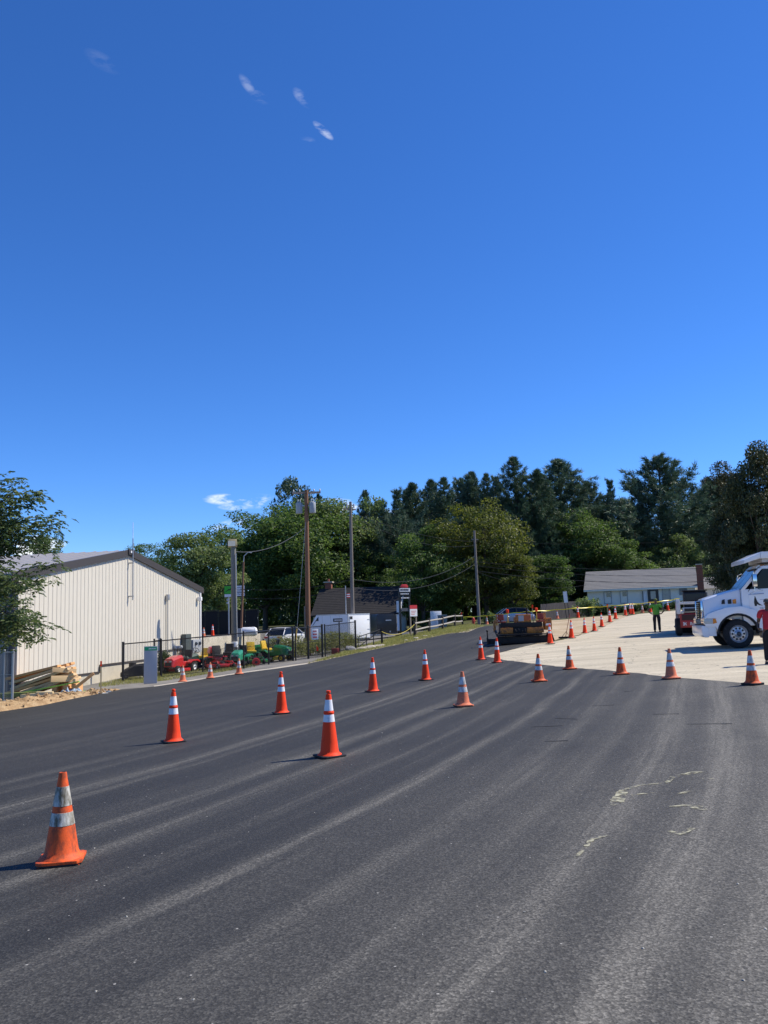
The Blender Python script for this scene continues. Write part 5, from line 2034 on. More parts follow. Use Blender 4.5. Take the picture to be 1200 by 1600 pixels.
MB().tube([(0, 0, .78), tuple(q1 + Vector((0, 0, 1.0)))], .03, 6).build('rail', M_BLKFENCE, pg)
for t in (.0, .35, .66):
    MB().tube([tuple(q1 * t + Vector((0, 0, -.15))), tuple(q1 * t + Vector((0, 0, .80 + .15 * t)))], .03, 6).build('post', M_BLKFENCE, pg)

# caution tape
M_TAPE = mat('caution_tape', (.80, .66, .05), .4, var=.08)
tpts = [(722, 964.5, 73), (752, 962.8, 72), (783, 960, 71), (812, 957, 70), (833, 955, 70), (867, 953.2, 71), (903, 950, 71.5), (937, 948.3, 73), (975, 945, 73), (1012, 942, 74), (1045, 938, 75), (1062, 935, 75)]
tw = [pt(*q) for q in tpts]
fine = []
for a, b2 in zip(tw[:-1], tw[1:]):
    for k in range(6):
        fine.append(a.lerp(b2, k / 6))
fine.append(tw[-1])
vs, fs = [], []
for i, p in enumerate(fine):
    tws = math.sin(i * .55) * .9
    off = Vector((0, math.sin(tws) * .038, math.cos(tws) * .038))
    fl_ = Vector((0, 0, .02 * math.sin(i * 1.3)))
    vs += [p + off + fl_ - tw[0], p - off + fl_ - tw[0]]
    if i:
        fs.append((2 * i - 2, 2 * i - 1, 2 * i + 1, 2 * i))
o = MB().add(vs, fs).build('caution_tape', M_TAPE, None)
sol = o.modifiers.new('thickness', 'SOLIDIFY')
sol.thickness = .004
o.location = tw[0]
tag(o, 'long yellow caution tape strung behind the paver to the loader', 'tape')
for px, d, py, lb in ((833, 70.2, 945, 'orange-topped stake holding the yellow tape behind the paver'), (722, 73, 957, 'orange stake holding the yellow tape at the rail fence end'), (950, 73.4, 944, 'wooden stake holding the yellow tape beside the hedge')):
    b2 = at(px, d)
    h = zat(px, py, d) - b2.z
    st = thing('tape_stake', lb, 'stake', b2, .3)
    MB().b(-.025, .025, -.025, .025, -.2, h - .28).build('stick', mat('raw_stake', (.45, .33, .18), .9), st)
    MB().b(-.05, .05, -.05, .05, h - .28, h).build('orange_top', M_CONE_NEW, st)
# fire hydrant at the crest
hy_p = at(740, 75)
hy = thing('fire_hydrant', 'red fire hydrant under the yellow tape near the silver car', 'hydrant', hy_p)
M_HYD = mat('hydrant_red', (.52, .05, .03), .4, var=.1)
MB().lathe([(.17, -.1), (.17, .06), (.12, .07), (.12, .48), (.15, .49), (.15, .54), (.12, .55)], 16).build('barrel', M_HYD, hy, smooth=True)
MB().lathe([(.13, .55), (.12, .66), (.06, .74), (.03, .75), (.03, .81), (.01, .82)], 16).build('bonnet', M_HYD, hy, smooth=True)
for s in (-1, 1):
    MB().lathe([(.05, .1), (.06, .19), (.04, .22)], 10, (0, 0, .42), 'x' if s > 0 else 'y').build('outlet', M_HYD, hy, smooth=True)

# grey board fence behind the sandy strip
bf0, bf1 = at(846, 82), at(921, 86)
bfn = thing('board_fence', 'weathered grey-brown board fence in the shade behind the sandy strip', 'fence', bf0, math.atan2(bf1.y - bf0.y, bf1.x - bf0.x))
bL = (Vector((bf1.x, bf1.y)) - Vector((bf0.x, bf0.y))).length
dzb = (bf1.z - bf0.z)
nb = 34
M_BOARD = mat('fence_board', (.125, .105, .092), .95, var=.3, scale=5, stretch=(1, 1, .1))
for k in range(nb):
    x0 = bL * k / nb
    h = 1.55 + rnd.uniform(-.02, .02)
    z = dzb * k / nb
    MB().b(x0 + .008, x0 + bL / nb - .008, 0, .022, z - .2, z + h).build('board', M_BOARD, bfn)
for h in (.3, 1.2):
    MB().prism([(0, h), (bL, dzb + h), (bL, dzb + h + .09), (0, h + .09)], .023, .06, 'y').build('rail', M_BOARD, bfn)
# ------------------------------------------------------------------ vehicle parts
M_TYRE = mat('tyre_rubber', (.016, .016, .017), .85, var=.25, scale=12, dirt=(.09, .085, .075), dirt_amt=.2, dirt_scale=4)
M_RIM = mat('polished_rim', (.55, .55, .56), .33, metal=.7, var=.10, scale=20)
M_HUB = mat('hub_dark', (.08, .08, .085), .5, metal=.4)
M_CHROME = mat('chrome', (.70, .70, .72), .12, metal=1.0, var=.03)
M_TWHITE = mat('truck_white', (.78, .79, .81), .28, var=.025, scale=3, coat=.6)
M_BLKP = mat('black_plastic', (.02, .02, .022), .6, var=.15)
M_AMBER = mat('amber_lens', (.70, .22, .02), .2, var=.05)
M_LENS = mat('headlight_lens', (.42, .46, .46), .08, var=.05, spec=.8)
M_CABGLASS = mat('cab_glass', (.006, .010, .020), .08, var=.1, spec=.22)
M_DARK = mat('undercarriage', (.022, .021, .020), .85, var=.3, scale=6)


def wheel(parent, c, r, w, side=-1, rim=.56, mt_rim=None, holes=0, name='wheel', lugs=0):
    """wheel turning about local y; side -1 shows its face towards -y"""
    o = bpy.data.objects.new(name, None)
    COL.objects.link(o)
    o.parent = parent
    o.location = c
    h = w / 2
    pr = [(r * rim, -h), (r * .80, -h * 1.02), (r * .93, -h * .92), (r, -h * .70), (r, h * .70), (r * .93, h * .92), (r * .80, h * 1.02), (r * rim, h)]
    MB().lathe(pr, 30, axis='y', cap=False).build('tyre', M_TYRE, o, smooth=True, angle=35)
    ry = side * h
    rr = r * rim
    prof = [(rr * 1.01, 0), (rr * .98, .02), (rr * .88, .05), (rr * .80, .10), (rr * .45, .085), (rr * .42, .02), (rr * .25, -.02)]
    pf = [(a, -side * (-h) * 0 + ((h - b2 * r * 2) * 1) * (1 if side < 0 else -1)) for a, b2 in prof]
    if side > 0:
        pf = pf[::-1]
    MB().lathe(pf, 26, axis='y', cap=False).build('rim', mt_rim or M_RIM, o, smooth=True, angle=35)
    yf = side * (h - .02 * r)
    hub = MB().lathe([(rr * .26, -.01), (rr * .24, .05 * r + .02), (rr * .14, .09 * r + .03)], 14, (0, yf + (.02 if side < 0 else -.02) * r, 0), 'y')
    if side > 0:
        hub = MB().lathe([(rr * .14, -.09 * r - .03), (rr * .24, -.05 * r - .02), (rr * .26, .01)], 14, (0, yf, 0), 'y')
    hub.build('hub', M_HUB, o, smooth=True)
    for k in range(holes):
        a = 2 * PI * k / holes
        MB().lathe([(rr * .13, -.004), (rr * .13, .012)], 8, (rr * .63 * math.cos(a), side * (h - .175 * r), rr * .63 * math.sin(a)), 'y').build('hand_hole', M_BLKP, o)
    for k in range(lugs):
        a = 2 * PI * k / lugs
        MB().lathe([(rr * .035, -.01), (rr * .035, .02)], 6, (rr * .36 * math.cos(a), side * (h - .10 * r), rr * .36 * math.sin(a)), 'y').build('lug_nut', M_CHROME, o)
    return o


def loft(sections, closed_ends=True):
    """sections: list of rings (equal counts) of 3-D points"""
    n = len(sections[0])
    mb = MB()
    vs = [p for s in sections for p in s]
    fs = []
    for i in range(len(sections) - 1):
        for k in range(n):
            a, b2 = i * n + k, i * n + (k + 1) % n
            fs.append((a, b2, b2 + n, a + n))
    if closed_ends:
        fs.append(tuple(range(n))[::-1])
        fs.append(tuple(range(len(vs) - n, len(vs))))
    return mb.add(vs, fs)


# ------------------------------------------------------------------ white dump truck (x forward, y to its left = towards us)
TK = at(1155, 31.2)
fdir = math.atan2(math.sin(R(11)), -math.cos(R(11)))
truck = thing('dump_truck', 'white conventional dump truck with black swoosh emblem on its door', 'truck', (TK.x, TK.y, TK.z + .012), fdir)
TR = 1.02                     # half track: wheel plane on our side sits at y = 0, the far one at y = -2*TR
YC = -TR                      # centre line
# local: x forward from the front axle, y: near side positive


def tb(x0, x1, hw0, hw1, z0, z1):
    return MB().b(x0, x1, YC + hw0, YC + hw1, z0, z1)


# hood: narrow nose with a sloped top, lofted from front to cowl
def ring(x, hw, zb, zt, rr=.14):
    y0, y1 = YC - hw, YC + hw
    return [(x, y0, zb), (x, y1, zb), (x, y1, zt - rr), (x, y1 - rr * .35, zt - rr * .35), (x, y1 - rr * 1.3, zt), (x, y0 + rr * 1.3, zt), (x, y0 + rr * .35, zt - rr * .35), (x, y0, zt - rr)]


hood = loft([ring(1.06, .70, 1.10, 1.74, .10), ring(1.0, .75, 1.08, 1.81, .11), ring(.50, .83, 1.06, 1.97, .11), ring(.0, .89, 1.05, 2.10, .11), ring(-.20, .91, 1.05, 2.14, .11)])
hood.build('hood', M_TWHITE, truck, smooth=True, angle=32)
# front fenders: an arch over each wheel with a flared lip, running into the headlight shoulder
for s in (1, -1):
    yo, yi = (YC + s * (TR + .20), YC + s * .80)
    pts_o = []
    R1 = .70
    for k in range(13):
        a = R(8) + (R(172) - R(8)) * k / 12
        pts_o.append((R1 * math.cos(a), .52 + R1 * math.sin(a)))
    outer = [(1.12, .80), (1.12, 1.10), (1.02, 1.24), (.78, 1.34), (.38, 1.46), (-.15, 1.50), (-.62, 1.34), (-.86, 1.02), (-.86, .62)]
    poly = outer + [(-R1 - .0, .62)] + pts_o[::-1] + [(R1 + .06, .80)]
    MB().prism(poly, min(yo, yi), max(yo, yi), 'y').build('fender', M_TWHITE, truck, bevel=.035)
    lip = MB()
    lp = [((R1 + .01) * math.cos(R(3) + R(174) * k / 16), .52 + (R1 + .01) * math.sin(R(3) + R(174) * k / 16)) for k in range(17)]
    lip.tube([(x, yo - s * .02, z) for x, z in lp], .035, 6)
    lip.build('wheel_arch_lip', M_BLKP, truck, smooth=True)
    ww = [(( R1 - .02) * math.cos(PI * q / 14), .52 + (R1 - .02) * math.sin(PI * q / 14)) for q in range(15)]
    MB().prism(ww + [((R1 - .04) * math.cos(PI * q / 14), .52 + (R1 - .04) * math.sin(PI * q / 14)) for q in range(14, -1, -1)], min(yo, yi) + .03, max(yo, yi) - .03, 'y').build('wheel_well', M_DARK, truck, smooth=True)
    # headlight and amber corner
    hl = MB().b(.86, 1.135, min(yo + s * .012, yo - s * .40), max(yo + s * .012, yo - s * .40), .90, 1.085).build('headlight', M_LENS, truck, bevel=.02)
    MB().prism([(.72, .94), (.855, .90), (.855, 1.085), (.76, 1.085)], yo + s * .004 - .012, yo + s * .004 + .012, 'y').build('turn_signal', M_AMBER, hl)
    MB().b(.74, 1.14, min(yo, yo - s * .42), max(yo, yo - s * .42), 1.088, 1.105).build('light_trim', M_CHROME, hl)
    # side vents and marker on the hood flank
    for i, (x, mt_) in enumerate(((.40, M_BLKP), (.18, M_BLKP), (.02, M_AMBER))):
        yv = YC + s * lerp(.852, .898, i / 2)
        MB().prism([(x - .065, 1.60), (x + .055, 1.60), (x + (.03 if i == 0 else .055), 1.74), (x - .065, 1.77)], yv - .012 + s * .012, yv + .012 + s * .012, 'y').build('vent' if i < 2 else 'marker_lamp', mt_, truck)
    MB().box((-.55, YC + s * (TR + .03), 1.48), (.42, .05, .03), rotm(0, R(28), 0)).build('hood_latch', M_BLKP, truck)
    # wheels
    wh = wheel(truck, (0, YC + s * TR, .52), .52, .30, s, .60, M_RIM, 10, lugs=10)
# grille: chrome surround and horizontal bars
gr = MB().b(1.065, 1.10, YC - .60, YC + .60, 1.08, 1.72).build('grille', M_DARK, truck)
for k in range(8):
    z = 1.11 + k * .078
    MB().tube([(1.10, YC - .54, z), (1.17 - .006 * k, YC, z), (1.10, YC + .54, z)], .021, 6).build('grille_bar', M_CHROME, gr, smooth=True)
for s in (1, -1):
    MB().b(1.07, 1.15, YC + s * .63 - .03, YC + s * .63 + .03, 1.05, 1.74).build('grille_frame', M_CHROME, gr, bevel=.015)
    for k in range(2):
        MB().b(1.121, 1.165, YC + s * .86 - .28, YC + s * .86 + .28, .93 + .09 * k, .985 + .09 * k).build('lamp_bar', M_CHROME, gr)
# bumper
MB().prism([(1.00, .42), (1.16, .42), (1.24, .52), (1.24, .84), (1.00, .84)], YC - 1.16, YC + 1.16, 'y').build('bumper', M_TWHITE, truck, bevel=.04)
MB().b(.74, 1.01, YC + .55, YC + 1.15, .46, .835).build('bumper_end', M_TWHITE, truck, bevel=.03)
MB().b(.74, 1.01, YC - 1.15, YC - .55, .46, .835).build('bumper_end', M_TWHITE, truck, bevel=.03)
MB().b(.73, 1.13, YC - 1.17, YC + 1.17, .842, .885).build('bumper_gap', M_BLKP, truck)
# cab: body below the belt line, posts and roof above it
CB = [(-.20, .80), (-.20, 2.10), (-.24, 2.14), (-.86, 2.86), (-1.0, 2.93), (-2.35, 2.95), (-2.35, .80)]
hwc = 1.08
cabf = MB().prism([(-.22, .80), (-.22, 2.10), (-2.35, 2.10), (-2.35, .80)], YC - hwc, YC + hwc, 'y').build('cab', M_TWHITE, truck, bevel=.03)
MB().prism([(-.88, 2.80), (-1.0, 2.93), (-2.35, 2.96), (-2.35, 2.80)], YC - hwc + .03, YC + hwc - .03, 'y').build('cab_roof', M_TWHITE, truck, bevel=.04)
for s in (1, -1):
    yo = YC + s * (hwc - .05)
    MB().prism([(-.20, 2.08), (-.34, 2.08), (-.98, 2.82), (-.86, 2.84)], yo - .045, yo + .045, 'y').build('windscreen_post', M_TWHITE, truck, bevel=.01)
    MB().prism([(-1.98, 2.10), (-2.35, 2.10), (-2.35, 2.82), (-1.98, 2.82)], yo - .045, yo + .045, 'y').build('rear_post', M_TWHITE, truck, bevel=.01)
    # door: panel stands proud, with a window that dips to the front
    dr = MB().prism([(-.46, .95), (-.46, 2.02), (-.52, 2.10), (-1.95, 2.12), (-1.95, .95)], YC + s * (hwc - .004) - .008, YC + s * (hwc + .004) + .008, 'y').build('door', M_TWHITE, truck, bevel=.01)
    MB().prism([(-.44, 2.02), (-.62, 1.96), (-.98, 2.00), (-1.16, 2.12), (-1.97, 2.14), (-1.97, 2.80), (-1.0, 2.80)], yo - .02 + s * .048, yo + .012 + s * .048, 'y').build('side_window', M_CABGLASS, dr)
    MB().box((-1.05, YC + s * (hwc + .03), 1.42), (.20, .03, .05)).build('handle', M_CHROME, dr, bevel=.01)
    # west-coast mirror on a tubular bracket
    my = YC + s * (hwc + .30)
    mr = MB().b(-.70, -.56, my - .10, my + .10, 2.18, 2.62).build('mirror', M_CHROME, truck, bevel=.02)
    MB().b(-.715, -.701, my - .085, my + .085, 2.20, 2.60).build('mirror_glass', M_CABGLASS, mr)
    for pth in ([(-.50, YC + s * hwc, 1.93), (-.62, my, 2.02), (-.62, my, 2.68), (-.72, YC + s * (hwc - .02), 2.74)], [(-.95, YC + s * hwc, 2.04), (-.64, my, 2.12)], [(-.45, YC + s * hwc, 1.90), (-.95, YC + s * (hwc + .10), 1.93)]):
        MB().tube(pth, .014, 6).build('mirror_bracket', M_CHROME, mr)
    MB().lathe([(.33, -.55), (.33, .55)], 20, (-1.35, YC + s * .86, .68), 'x').build('fuel_tank', M_RIM, truck, smooth=True)
    MB().b(-1.9, -.8, YC + s * 1.05 - .10, YC + s * 1.05 + .10, .55, .60).build('step', M_CHROME, truck)
# black swoosh emblem and small letters on our door
yE = YC + hwc + .016
M_INK = mat('emblem_black', (.012, .012, .014), .4)
MB().prism([(-.66, 1.86), (-.70, 1.74), (-.735, 1.64), (-.80, 1.56), (-.90, 1.50), (-.78, 1.515), (-.715, 1.555), (-.70, 1.49), (-.63, 1.49), (-.615, 1.62), (-.63, 1.74)], yE - .003, yE + .003, 'y').build('emblem', M_INK, truck)
M_FINE = mat('fine_lettering', (.30, .31, .33), .5)
text('TJD', .09, M_FINE, truck, (-.86, yE + .001, 1.40), rot=(R(90), 0, R(180)))
MB().b(-1.55, -.82, yE - .002, yE + .002, 1.70, 1.725).build('pin_stripe', mat('pin_stripe', (.52, .47, .55), .5), truck)
# windscreen: two tinted panes across the front slope
for s in (1, -1):
    a, b2 = sorted((YC + s * .02, YC + s * (hwc - .10)))
    MB().prism([(-.215, 2.115), (-.255, 2.115), (-.895, 2.815), (-.855, 2.835)], a, b2, 'y').build('windscreen', M_CABGLASS, truck)
MB().prism([(-.80, 2.845), (-.86, 2.845), (-1.0, 2.94), (-.95, 2.965)], YC - .8, YC + .8, 'y').build('sun_visor', M_TWHITE, truck)
for k in range(5):
    MB().box((-1.1, YC - .6 + .3 * k, 2.965), (.12, .08, .05)).build('roof_marker', M_AMBER, truck, bevel=.012)
# chassis, axles, rear wheels
MB().b(-7.2, .98, YC - .42, YC - .28, .62, .90).b(-7.2, .98, YC + .28, YC + .42, .62, .90).build('frame_rail', M_DARK, truck)
MB().tube([(0, YC - .9, .52), (0, YC + .9, .52)], .08, 8).build('front_axle', M_DARK, truck)
for x in (-4.6, -5.95):
    MB().tube([(x, YC - .9, .52), (x, YC + .9, .52)], .10, 8).build('rear_axle', M_DARK, truck)
    for s in (1, -1):
        wheel(truck, (x, YC + s * (TR - .02), .52), .52, .28, s, .58, M_RIM, 0)
        wheel(truck, (x, YC + s * (TR - .33), .52), .52, .28, s, .58, M_RIM, 0)
MB().lathe([(.075, .9), (.075, 3.1)], 14, (-2.52, YC + .95, 0)).build('exhaust_stack', M_CHROME, truck, smooth=True)
# dump body with side posts and the cab guard that reaches over the cab
MB().b(-7.4, -2.75, YC - 1.14, YC + 1.14, 1.12, 1.24).build('bed_floor', M_TWHITE, truck)
for s in (1, -1):
    sd_ = MB().b(-7.4, -2.75, YC + s * 1.15 - .03, YC + s * 1.15 + .03, 1.245, 2.75).build('bed_side', M_TWHITE, truck)
    for k in range(6):
        x = -7.25 + k * .87
        MB().b(x, x + .14, YC + s * 1.19, YC + s * 1.26, 1.25, 2.72).build('side_post', M_TWHITE, sd_)
MB().b(-2.80, -2.74, YC - 1.118, YC + 1.118, 1.245, 3.02).build('bed_headboard', M_TWHITE, truck)
MB().b(-7.46, -7.405, YC - 1.17, YC + 1.17, 1.25, 2.75).build('tailgate', M_TWHITE, truck)
cg = MB().prism([(-.95, 3.18), (-.95, 3.42), (-2.735, 3.42), (-2.735, 3.18)], YC - 1.20, YC + 1.20, 'y').build('cab_guard', M_TWHITE, truck, bevel=.015)
MB().prism([(-.945, 3.20), (-.945, 3.40), (-.38, 3.16), (-.38, 3.02)], YC - 1.19, YC + 1.19, 'y').build('guard_visor', M_TWHITE, truck, bevel=.015)
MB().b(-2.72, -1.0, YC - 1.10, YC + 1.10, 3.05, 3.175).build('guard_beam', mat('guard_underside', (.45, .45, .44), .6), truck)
MB().b(-2.735, -2.60, YC - 1.15, YC + 1.15, 2.9, 3.18).build('guard_bracket', M_TWHITE, truck)

# ------------------------------------------------------------------ compact loader (rear towards us)
LD = at(1091, 40.0)
ld = thing('compact_loader', 'red and white compact loader parked nose-away behind the dump truck', 'loader', LD + Vector((0, 0, .012)), R(-17))
M_LRED = mat('loader_red', (.36, .028, .026), .4, var=.1, dirt=(.2, .05, .04), dirt_amt=.15)
M_LWHITE = mat('loader_white', (.56, .56, .55), .4, var=.08)
MB().prism([(-.74, .36), (.74, .36), (.74, .98), (.70, 1.02), (-.70, 1.02), (-.74, .98)], 0, 2.2, 'y').build('chassis', M_LRED, ld, bevel=.03)
MB().b(-.68, .68, -.05, -.004, .38, .70).build('tailgate', M_LRED, ld, bevel=.02)
MB().b(-.66, .66, -.04, -.004, .715, .97).build('engine_grille', mat('grille_maroon', (.075, .012, .012), .5), ld)
for k in range(6):
    MB().b(-.62, .62, -.055, -.042, .735 + k * .038, .75 + k * .038).build('louvre', M_BLKP, ld)
text('Bobcat', .19, M_LWHITE, ld, (-.06, -.056, .545), shear=.1, bold=.004)
MB().prism([(x - .13, z) for x, z in ((-.50, .47), (-.43, .47), (-.40, .53), (-.37, .47), (-.33, .48), (-.36, .56), (-.33, .62), (-.40, .59), (-.46, .63), (-.50, .60), (-.47, .54))], -.060, -.052, 'y').build('emblem', M_LWHITE, ld)
for s in (-1, 1):
    MB().prism([(-.05, 1.0), (.22, 1.0), (.30, 1.62), (.02, 1.66)], s * .78 - .09, s * .78 + .09, 'x').build('lift_tower', M_LWHITE, ld, bevel=.03)
    MB().prism([(.0, 1.52), (.12, 1.68), (2.3, 1.05), (2.6, .45), (2.45, .40), (2.2, .90)], s * .80 - .07, s * .80 + .07, 'x').build('lift_arm', M_LWHITE, ld, bevel=.02)
    for y in (.50, 1.62):
        wheel(ld, (s * .80, y, .40), .40, .28, -1, .5, M_HUB).rotation_euler = (0, 0, R(-90) if s < 0 else R(90))
    MB().ball((s * .62, -.05, 1.07), .07).build('rear_lamp', M_LENS, ld, smooth=True)
MB().b(-.78, .78, -.02, .10, 1.44, 1.56).build('cross_bar', M_LWHITE, ld, bevel=.03)
MB().b(-.60, .60, .02, .5, 1.06, 1.30).build('engine_cover', M_LWHITE, ld, bevel=.05)
MB().b(-.52, .52, -.01, .015, 1.10, 1.25).build('rear_screen', M_BLKP, ld)
cabm = MB().prism([(.40, 1.0), (1.75, 1.0), (1.65, 1.98), (1.5, 2.05), (.42, 2.05), (.34, 1.95)], -.50, .50, 'x').build('cab', mat('cab_black', (.022, .022, .024), .45), ld, bevel=.05)
MB().b(-.42, .42, .325, .336, 1.60, 1.93).build('rear_window', M_CABGLASS, cabm)
MB().b(-.56, .56, .32, 1.62, 2.052, 2.10).build('roof', M_BLKP, cabm, bevel=.02)
MB().prism([(2.45, .08), (3.1, .05), (3.1, .10), (2.6, .55), (2.42, .62)], -.9, .9, 'x').build('bucket', M_DARK, ld, bevel=.01)


# ------------------------------------------------------------------ cars: one lofted shell with glass, wheels and lamps
def car(name, label, loc, rz_, L, W, H, mt, kind='hatch', cat='car'):
    o = thing(name, label, cat, loc, rz_)
    hw = W / 2
    # side outline stations: (x, belt half-width, z bottom, z belt, roof z, roof half-width)
    if kind == 'hatch':
        lower = [(-L / 2, .42, .62), (-L / 2 + .06, .30, .82), (-L * .30, .24, .93), (0, .22, .95), (L * .22, .24, .93), (L * .40, .26, .80), (L / 2 - .05, .32, .66), (L / 2, .42, .56)]
        gh = [(-L * .43, .90), (-L * .30, H - .06), (-L * .08, H), (L * .10, H - .04), (L * .27, .92)]
    else:
        lower = [(-L / 2, .5, .95), (-L / 2 + .05, .42, 1.02), (-L * .1, .4, 1.06), (L * .15, .4, 1.06), (L * .2, .4, 1.05), (L * .42, .42, .98), (L / 2 - .04, .45, .92), (L / 2, .5, .80)]
        gh = [(-L * .10, 1.05), (-L * .06, H - .05), (L * .02, H), (L * .10, H - .05), (L * .20, 1.05)]
    secs = []
    for i, (x, zb, zt) in enumerate(lower):
        k = 1.0 - .16 * (abs(x) / (L / 2)) ** 4
        secs.append([(x, -hw * k * .9, zb), (x, hw * k * .9, zb), (x, hw * k, lerp(zb, zt, .5)), (x, hw * k * .93, zt), (x, -hw * k * .93, zt), (x, -hw * k, lerp(zb, zt, .5))])
    loft(secs).build('body', mt, o, smooth=True, angle=50)
    g = []
    for (x, z) in gh:
        k = .90 if z < 1.08 else .70
        g.append((x, z, hw * k))
    vs = [(x, -w, z) for x, z, w in g] + [(x, w, z) for x, z, w in g]
    n_ = len(g)
    glass = MB().add(vs, [tuple(range(n_)), tuple(range(2 * n_ - 1, n_ - 1, -1))] + [(i + 1, i, n_ + i, n_ + i + 1) for i in range(n_ - 1)] + [(0, n_ - 1, 2 * n_ - 1, n_)])
    glass.build('windows', M_CABGLASS, o, smooth=True, angle=20)
    rf = [q for q in g if q[1] > H - .12]
    vs = [(x, s * w * 1.02, z + .012) for x, z, w in rf for s in (-1, 1)]
    vs2 = [(x, s * w * .98, z - .03) for x, z, w in rf for s in (-1, 1)]
    m_ = len(rf)
    MB().add(vs + vs2, [(2 * i, 2 * i + 2, 2 * i + 3, 2 * i + 1) for i in range(m_ - 1)] + [(2 * m_ + 2 * i, 2 * m_ + 2 * i + 1, 2 * m_ + 2 * i + 3, 2 * m_ + 2 * i + 2) for i in range(m_ - 1)] + [(2 * i, 2 * m_ + 2 * i, 2 * m_ + 2 * i + 2, 2 * i + 2) for i in range(m_ - 1)] + [(2 * i + 1, 2 * i + 3, 2 * m_ + 2 * i + 3, 2 * m_ + 2 * i + 1) for i in range(m_ - 1)]).build('roof', mt, o, smooth=True)
    for s in (-1, 1):
        for (x0, z0, w0), (x1, z1, w1) in (((g[0]), (g[1])), ((g[-2]), (g[-1]))):
            MB().tube([(x0, s * w0, z0), (x1, s * w1, z1)], .035, 6).build('roof_pillar', mt, o)
        xm = lerp(gh[1][0], gh[3][0], .5)
        MB().tube([(xm, s * hw * .905, .93), (xm, s * hw * .71, H - .03)], .03, 6).build('roof_pillar', M_BLKP, o)
        for x in (-L * .31, L * .31):
            wheel(o, (x, s * (hw - .10), .33), .33, .22, s, .62, M_RIM)
        MB().box((L / 2 - .12, s * hw * .62, .66), (.16, .34, .13)).build('headlight', M_LENS, o, bevel=.03)
        MB().box((-L / 2 + .05, s * hw * .66, .74), (.08, .30, .14)).build('tail_lamp', M_RED, o, bevel=.02)
        MB().box((L * .20, s * (hw + .04), .98), (.10, .16, .11)).build('mirror', mt, o, bevel=.02)
    MB().b(L / 2 - .06, L / 2 + .015, -.45, .45, .40, .55).build('grille', M_BLKP, o)
    return o


sc_ = at(798, 82.5)
car('parked_car', 'silver hatchback half hidden by the crest behind the paver', sc_ + Vector((0, 0, .02)), R(183), 4.5, 1.78, 1.48, mat('silver_paint', (.44, .47, .53), .3, metal=.4, var=.03, coat=.5))
wc = at(449, 66)
car('parked_car', 'white car seen through the black fence left of the guy wire', wc + Vector((0, 0, .03)), R(65), 4.2, 1.75, 1.45, M_TWHITE)

# ------------------------------------------------------------------ white cargo trailer
TL = at(545, 61.0)
tr = thing('cargo_trailer', 'white enclosed cargo trailer with slanted nose behind the wire fence', 'trailer', TL, R(50))
# local: x along the rear door, y runs forward along the shaded side
tH0, tH1 = .40, zat(545, 959.5, 61) - TL.z
tw_, tl = 2.3, 3.9
M_TRL = mat('trailer_white', (.84, .84, .83), .4, var=.04, scale=2)
M_TRS = mat('trailer_trim', (.50, .51, .53), .4, metal=.4, var=.05)
MB().prism([(0, tH0), (tl + .55, tH0), (tl + .35, tH0 + .35), (tl - .75, tH1), (0, tH1)], 0, tw_, 'x').build('box', M_TRL, tr, bevel=.02)
for k in range(1, 4):
    y = tl * k / 4.6
    MB().b(-.006, -.001, y - .012, y + .012, tH0 + .1, tH1 - .06).build('panel_seam', M_TRS, tr)
MB().b(-.012, tw_ + .012, -.02, .03, tH1 - .05, tH1 + .02).build('roof_trim', M_TRS, tr)
MB().b(-.02, .03, .03, tl - .8, tH1 - .05, tH1 + .02).build('roof_trim', M_TRS, tr)
MB().b(-.018, .04, -.018, .04, tH0, tH1 - .052).build('corner_post', M_TRS, tr)
MB().b(tw_ - .04, tw_ + .018, -.018, .04, tH0, tH1 - .052).build('corner_post', M_TRS, tr)
dr = MB().b(.06, tw_ - .06, -.03, -.021, tH0 + .06, tH1 - .10).build('rear_door', M_TRL, tr, bevel=.006)
for z in (.35, .75):
    MB().b(tw_ - .30, tw_ - .05, -.045, -.031, lerp(tH0, tH1, z), lerp(tH0, tH1, z) + .05).build('latch', M_TRS, dr)
MB().tube([(.12, -.045, tH0 + .1), (.12, -.045, tH1 - .15)], .015, 6).build('lock_bar', M_TRS, dr)
MB().b(.10, .42, -.042, -.031, tH1 - .36, tH1 - .16).build('vent', M_BLKP, dr)
bd = MB().b(-.014, -.007, .55, 1.45, tH1 - .52, tH1 - .28).build('badge', M_SIGN_BLK, tr)
for k in range(4):
    MB().b(-.019, -.015, .62 + .19 * k, .74 + .19 * k, tH1 - .45, tH1 - .35).build('lettering', M_TRL, bd)
MB().prism([(tl - .40, tH1 - .75), (tl - .95, tH1 - .2), (tl - .85, tH1 - .2), (tl - .32, tH1 - .75)], -.012, -.007, 'x').build('nose_stripe', mat('stripe_blue', (.10, .16, .30), .5), tr)
MB().prism([(tl - .70, tH1 - .42), (tl - .98, tH1 - .42), (tl - .98, tH1 - .10)], -.018, -.013, 'x').build('nose_decal', M_SIGN_BLK, tr)
for s in (0, 1):
    wheel(tr, (.16 if s == 0 else tw_ - .16, 1.9, .30), .30, .18, 1 if s else -1, .55, M_TRL).rotation_euler = (0, 0, R(90))
    MB().b(-.06 if s == 0 else tw_ - .22, .22 if s == 0 else tw_ + .06, 1.45, 2.35, .63, .68).build('fender', M_BLKP, tr)
MB().b(.1, tw_ - .1, .0, tl + .3, tH0 - .10, tH0 - .002).build('frame', M_DARK, tr)
MB().tube([(tw_ / 2, tl + .3, tH0 - .05), (tw_ / 2, tl + 1.6, tH0 - .08)], .05, 8).build('tongue', M_DARK, tr)
MB().tube([(tw_ / 2, tl + 1.5, -.02), (tw_ / 2, tl + 1.5, tH0)], .035, 8).build('jack', M_GALV, tr)

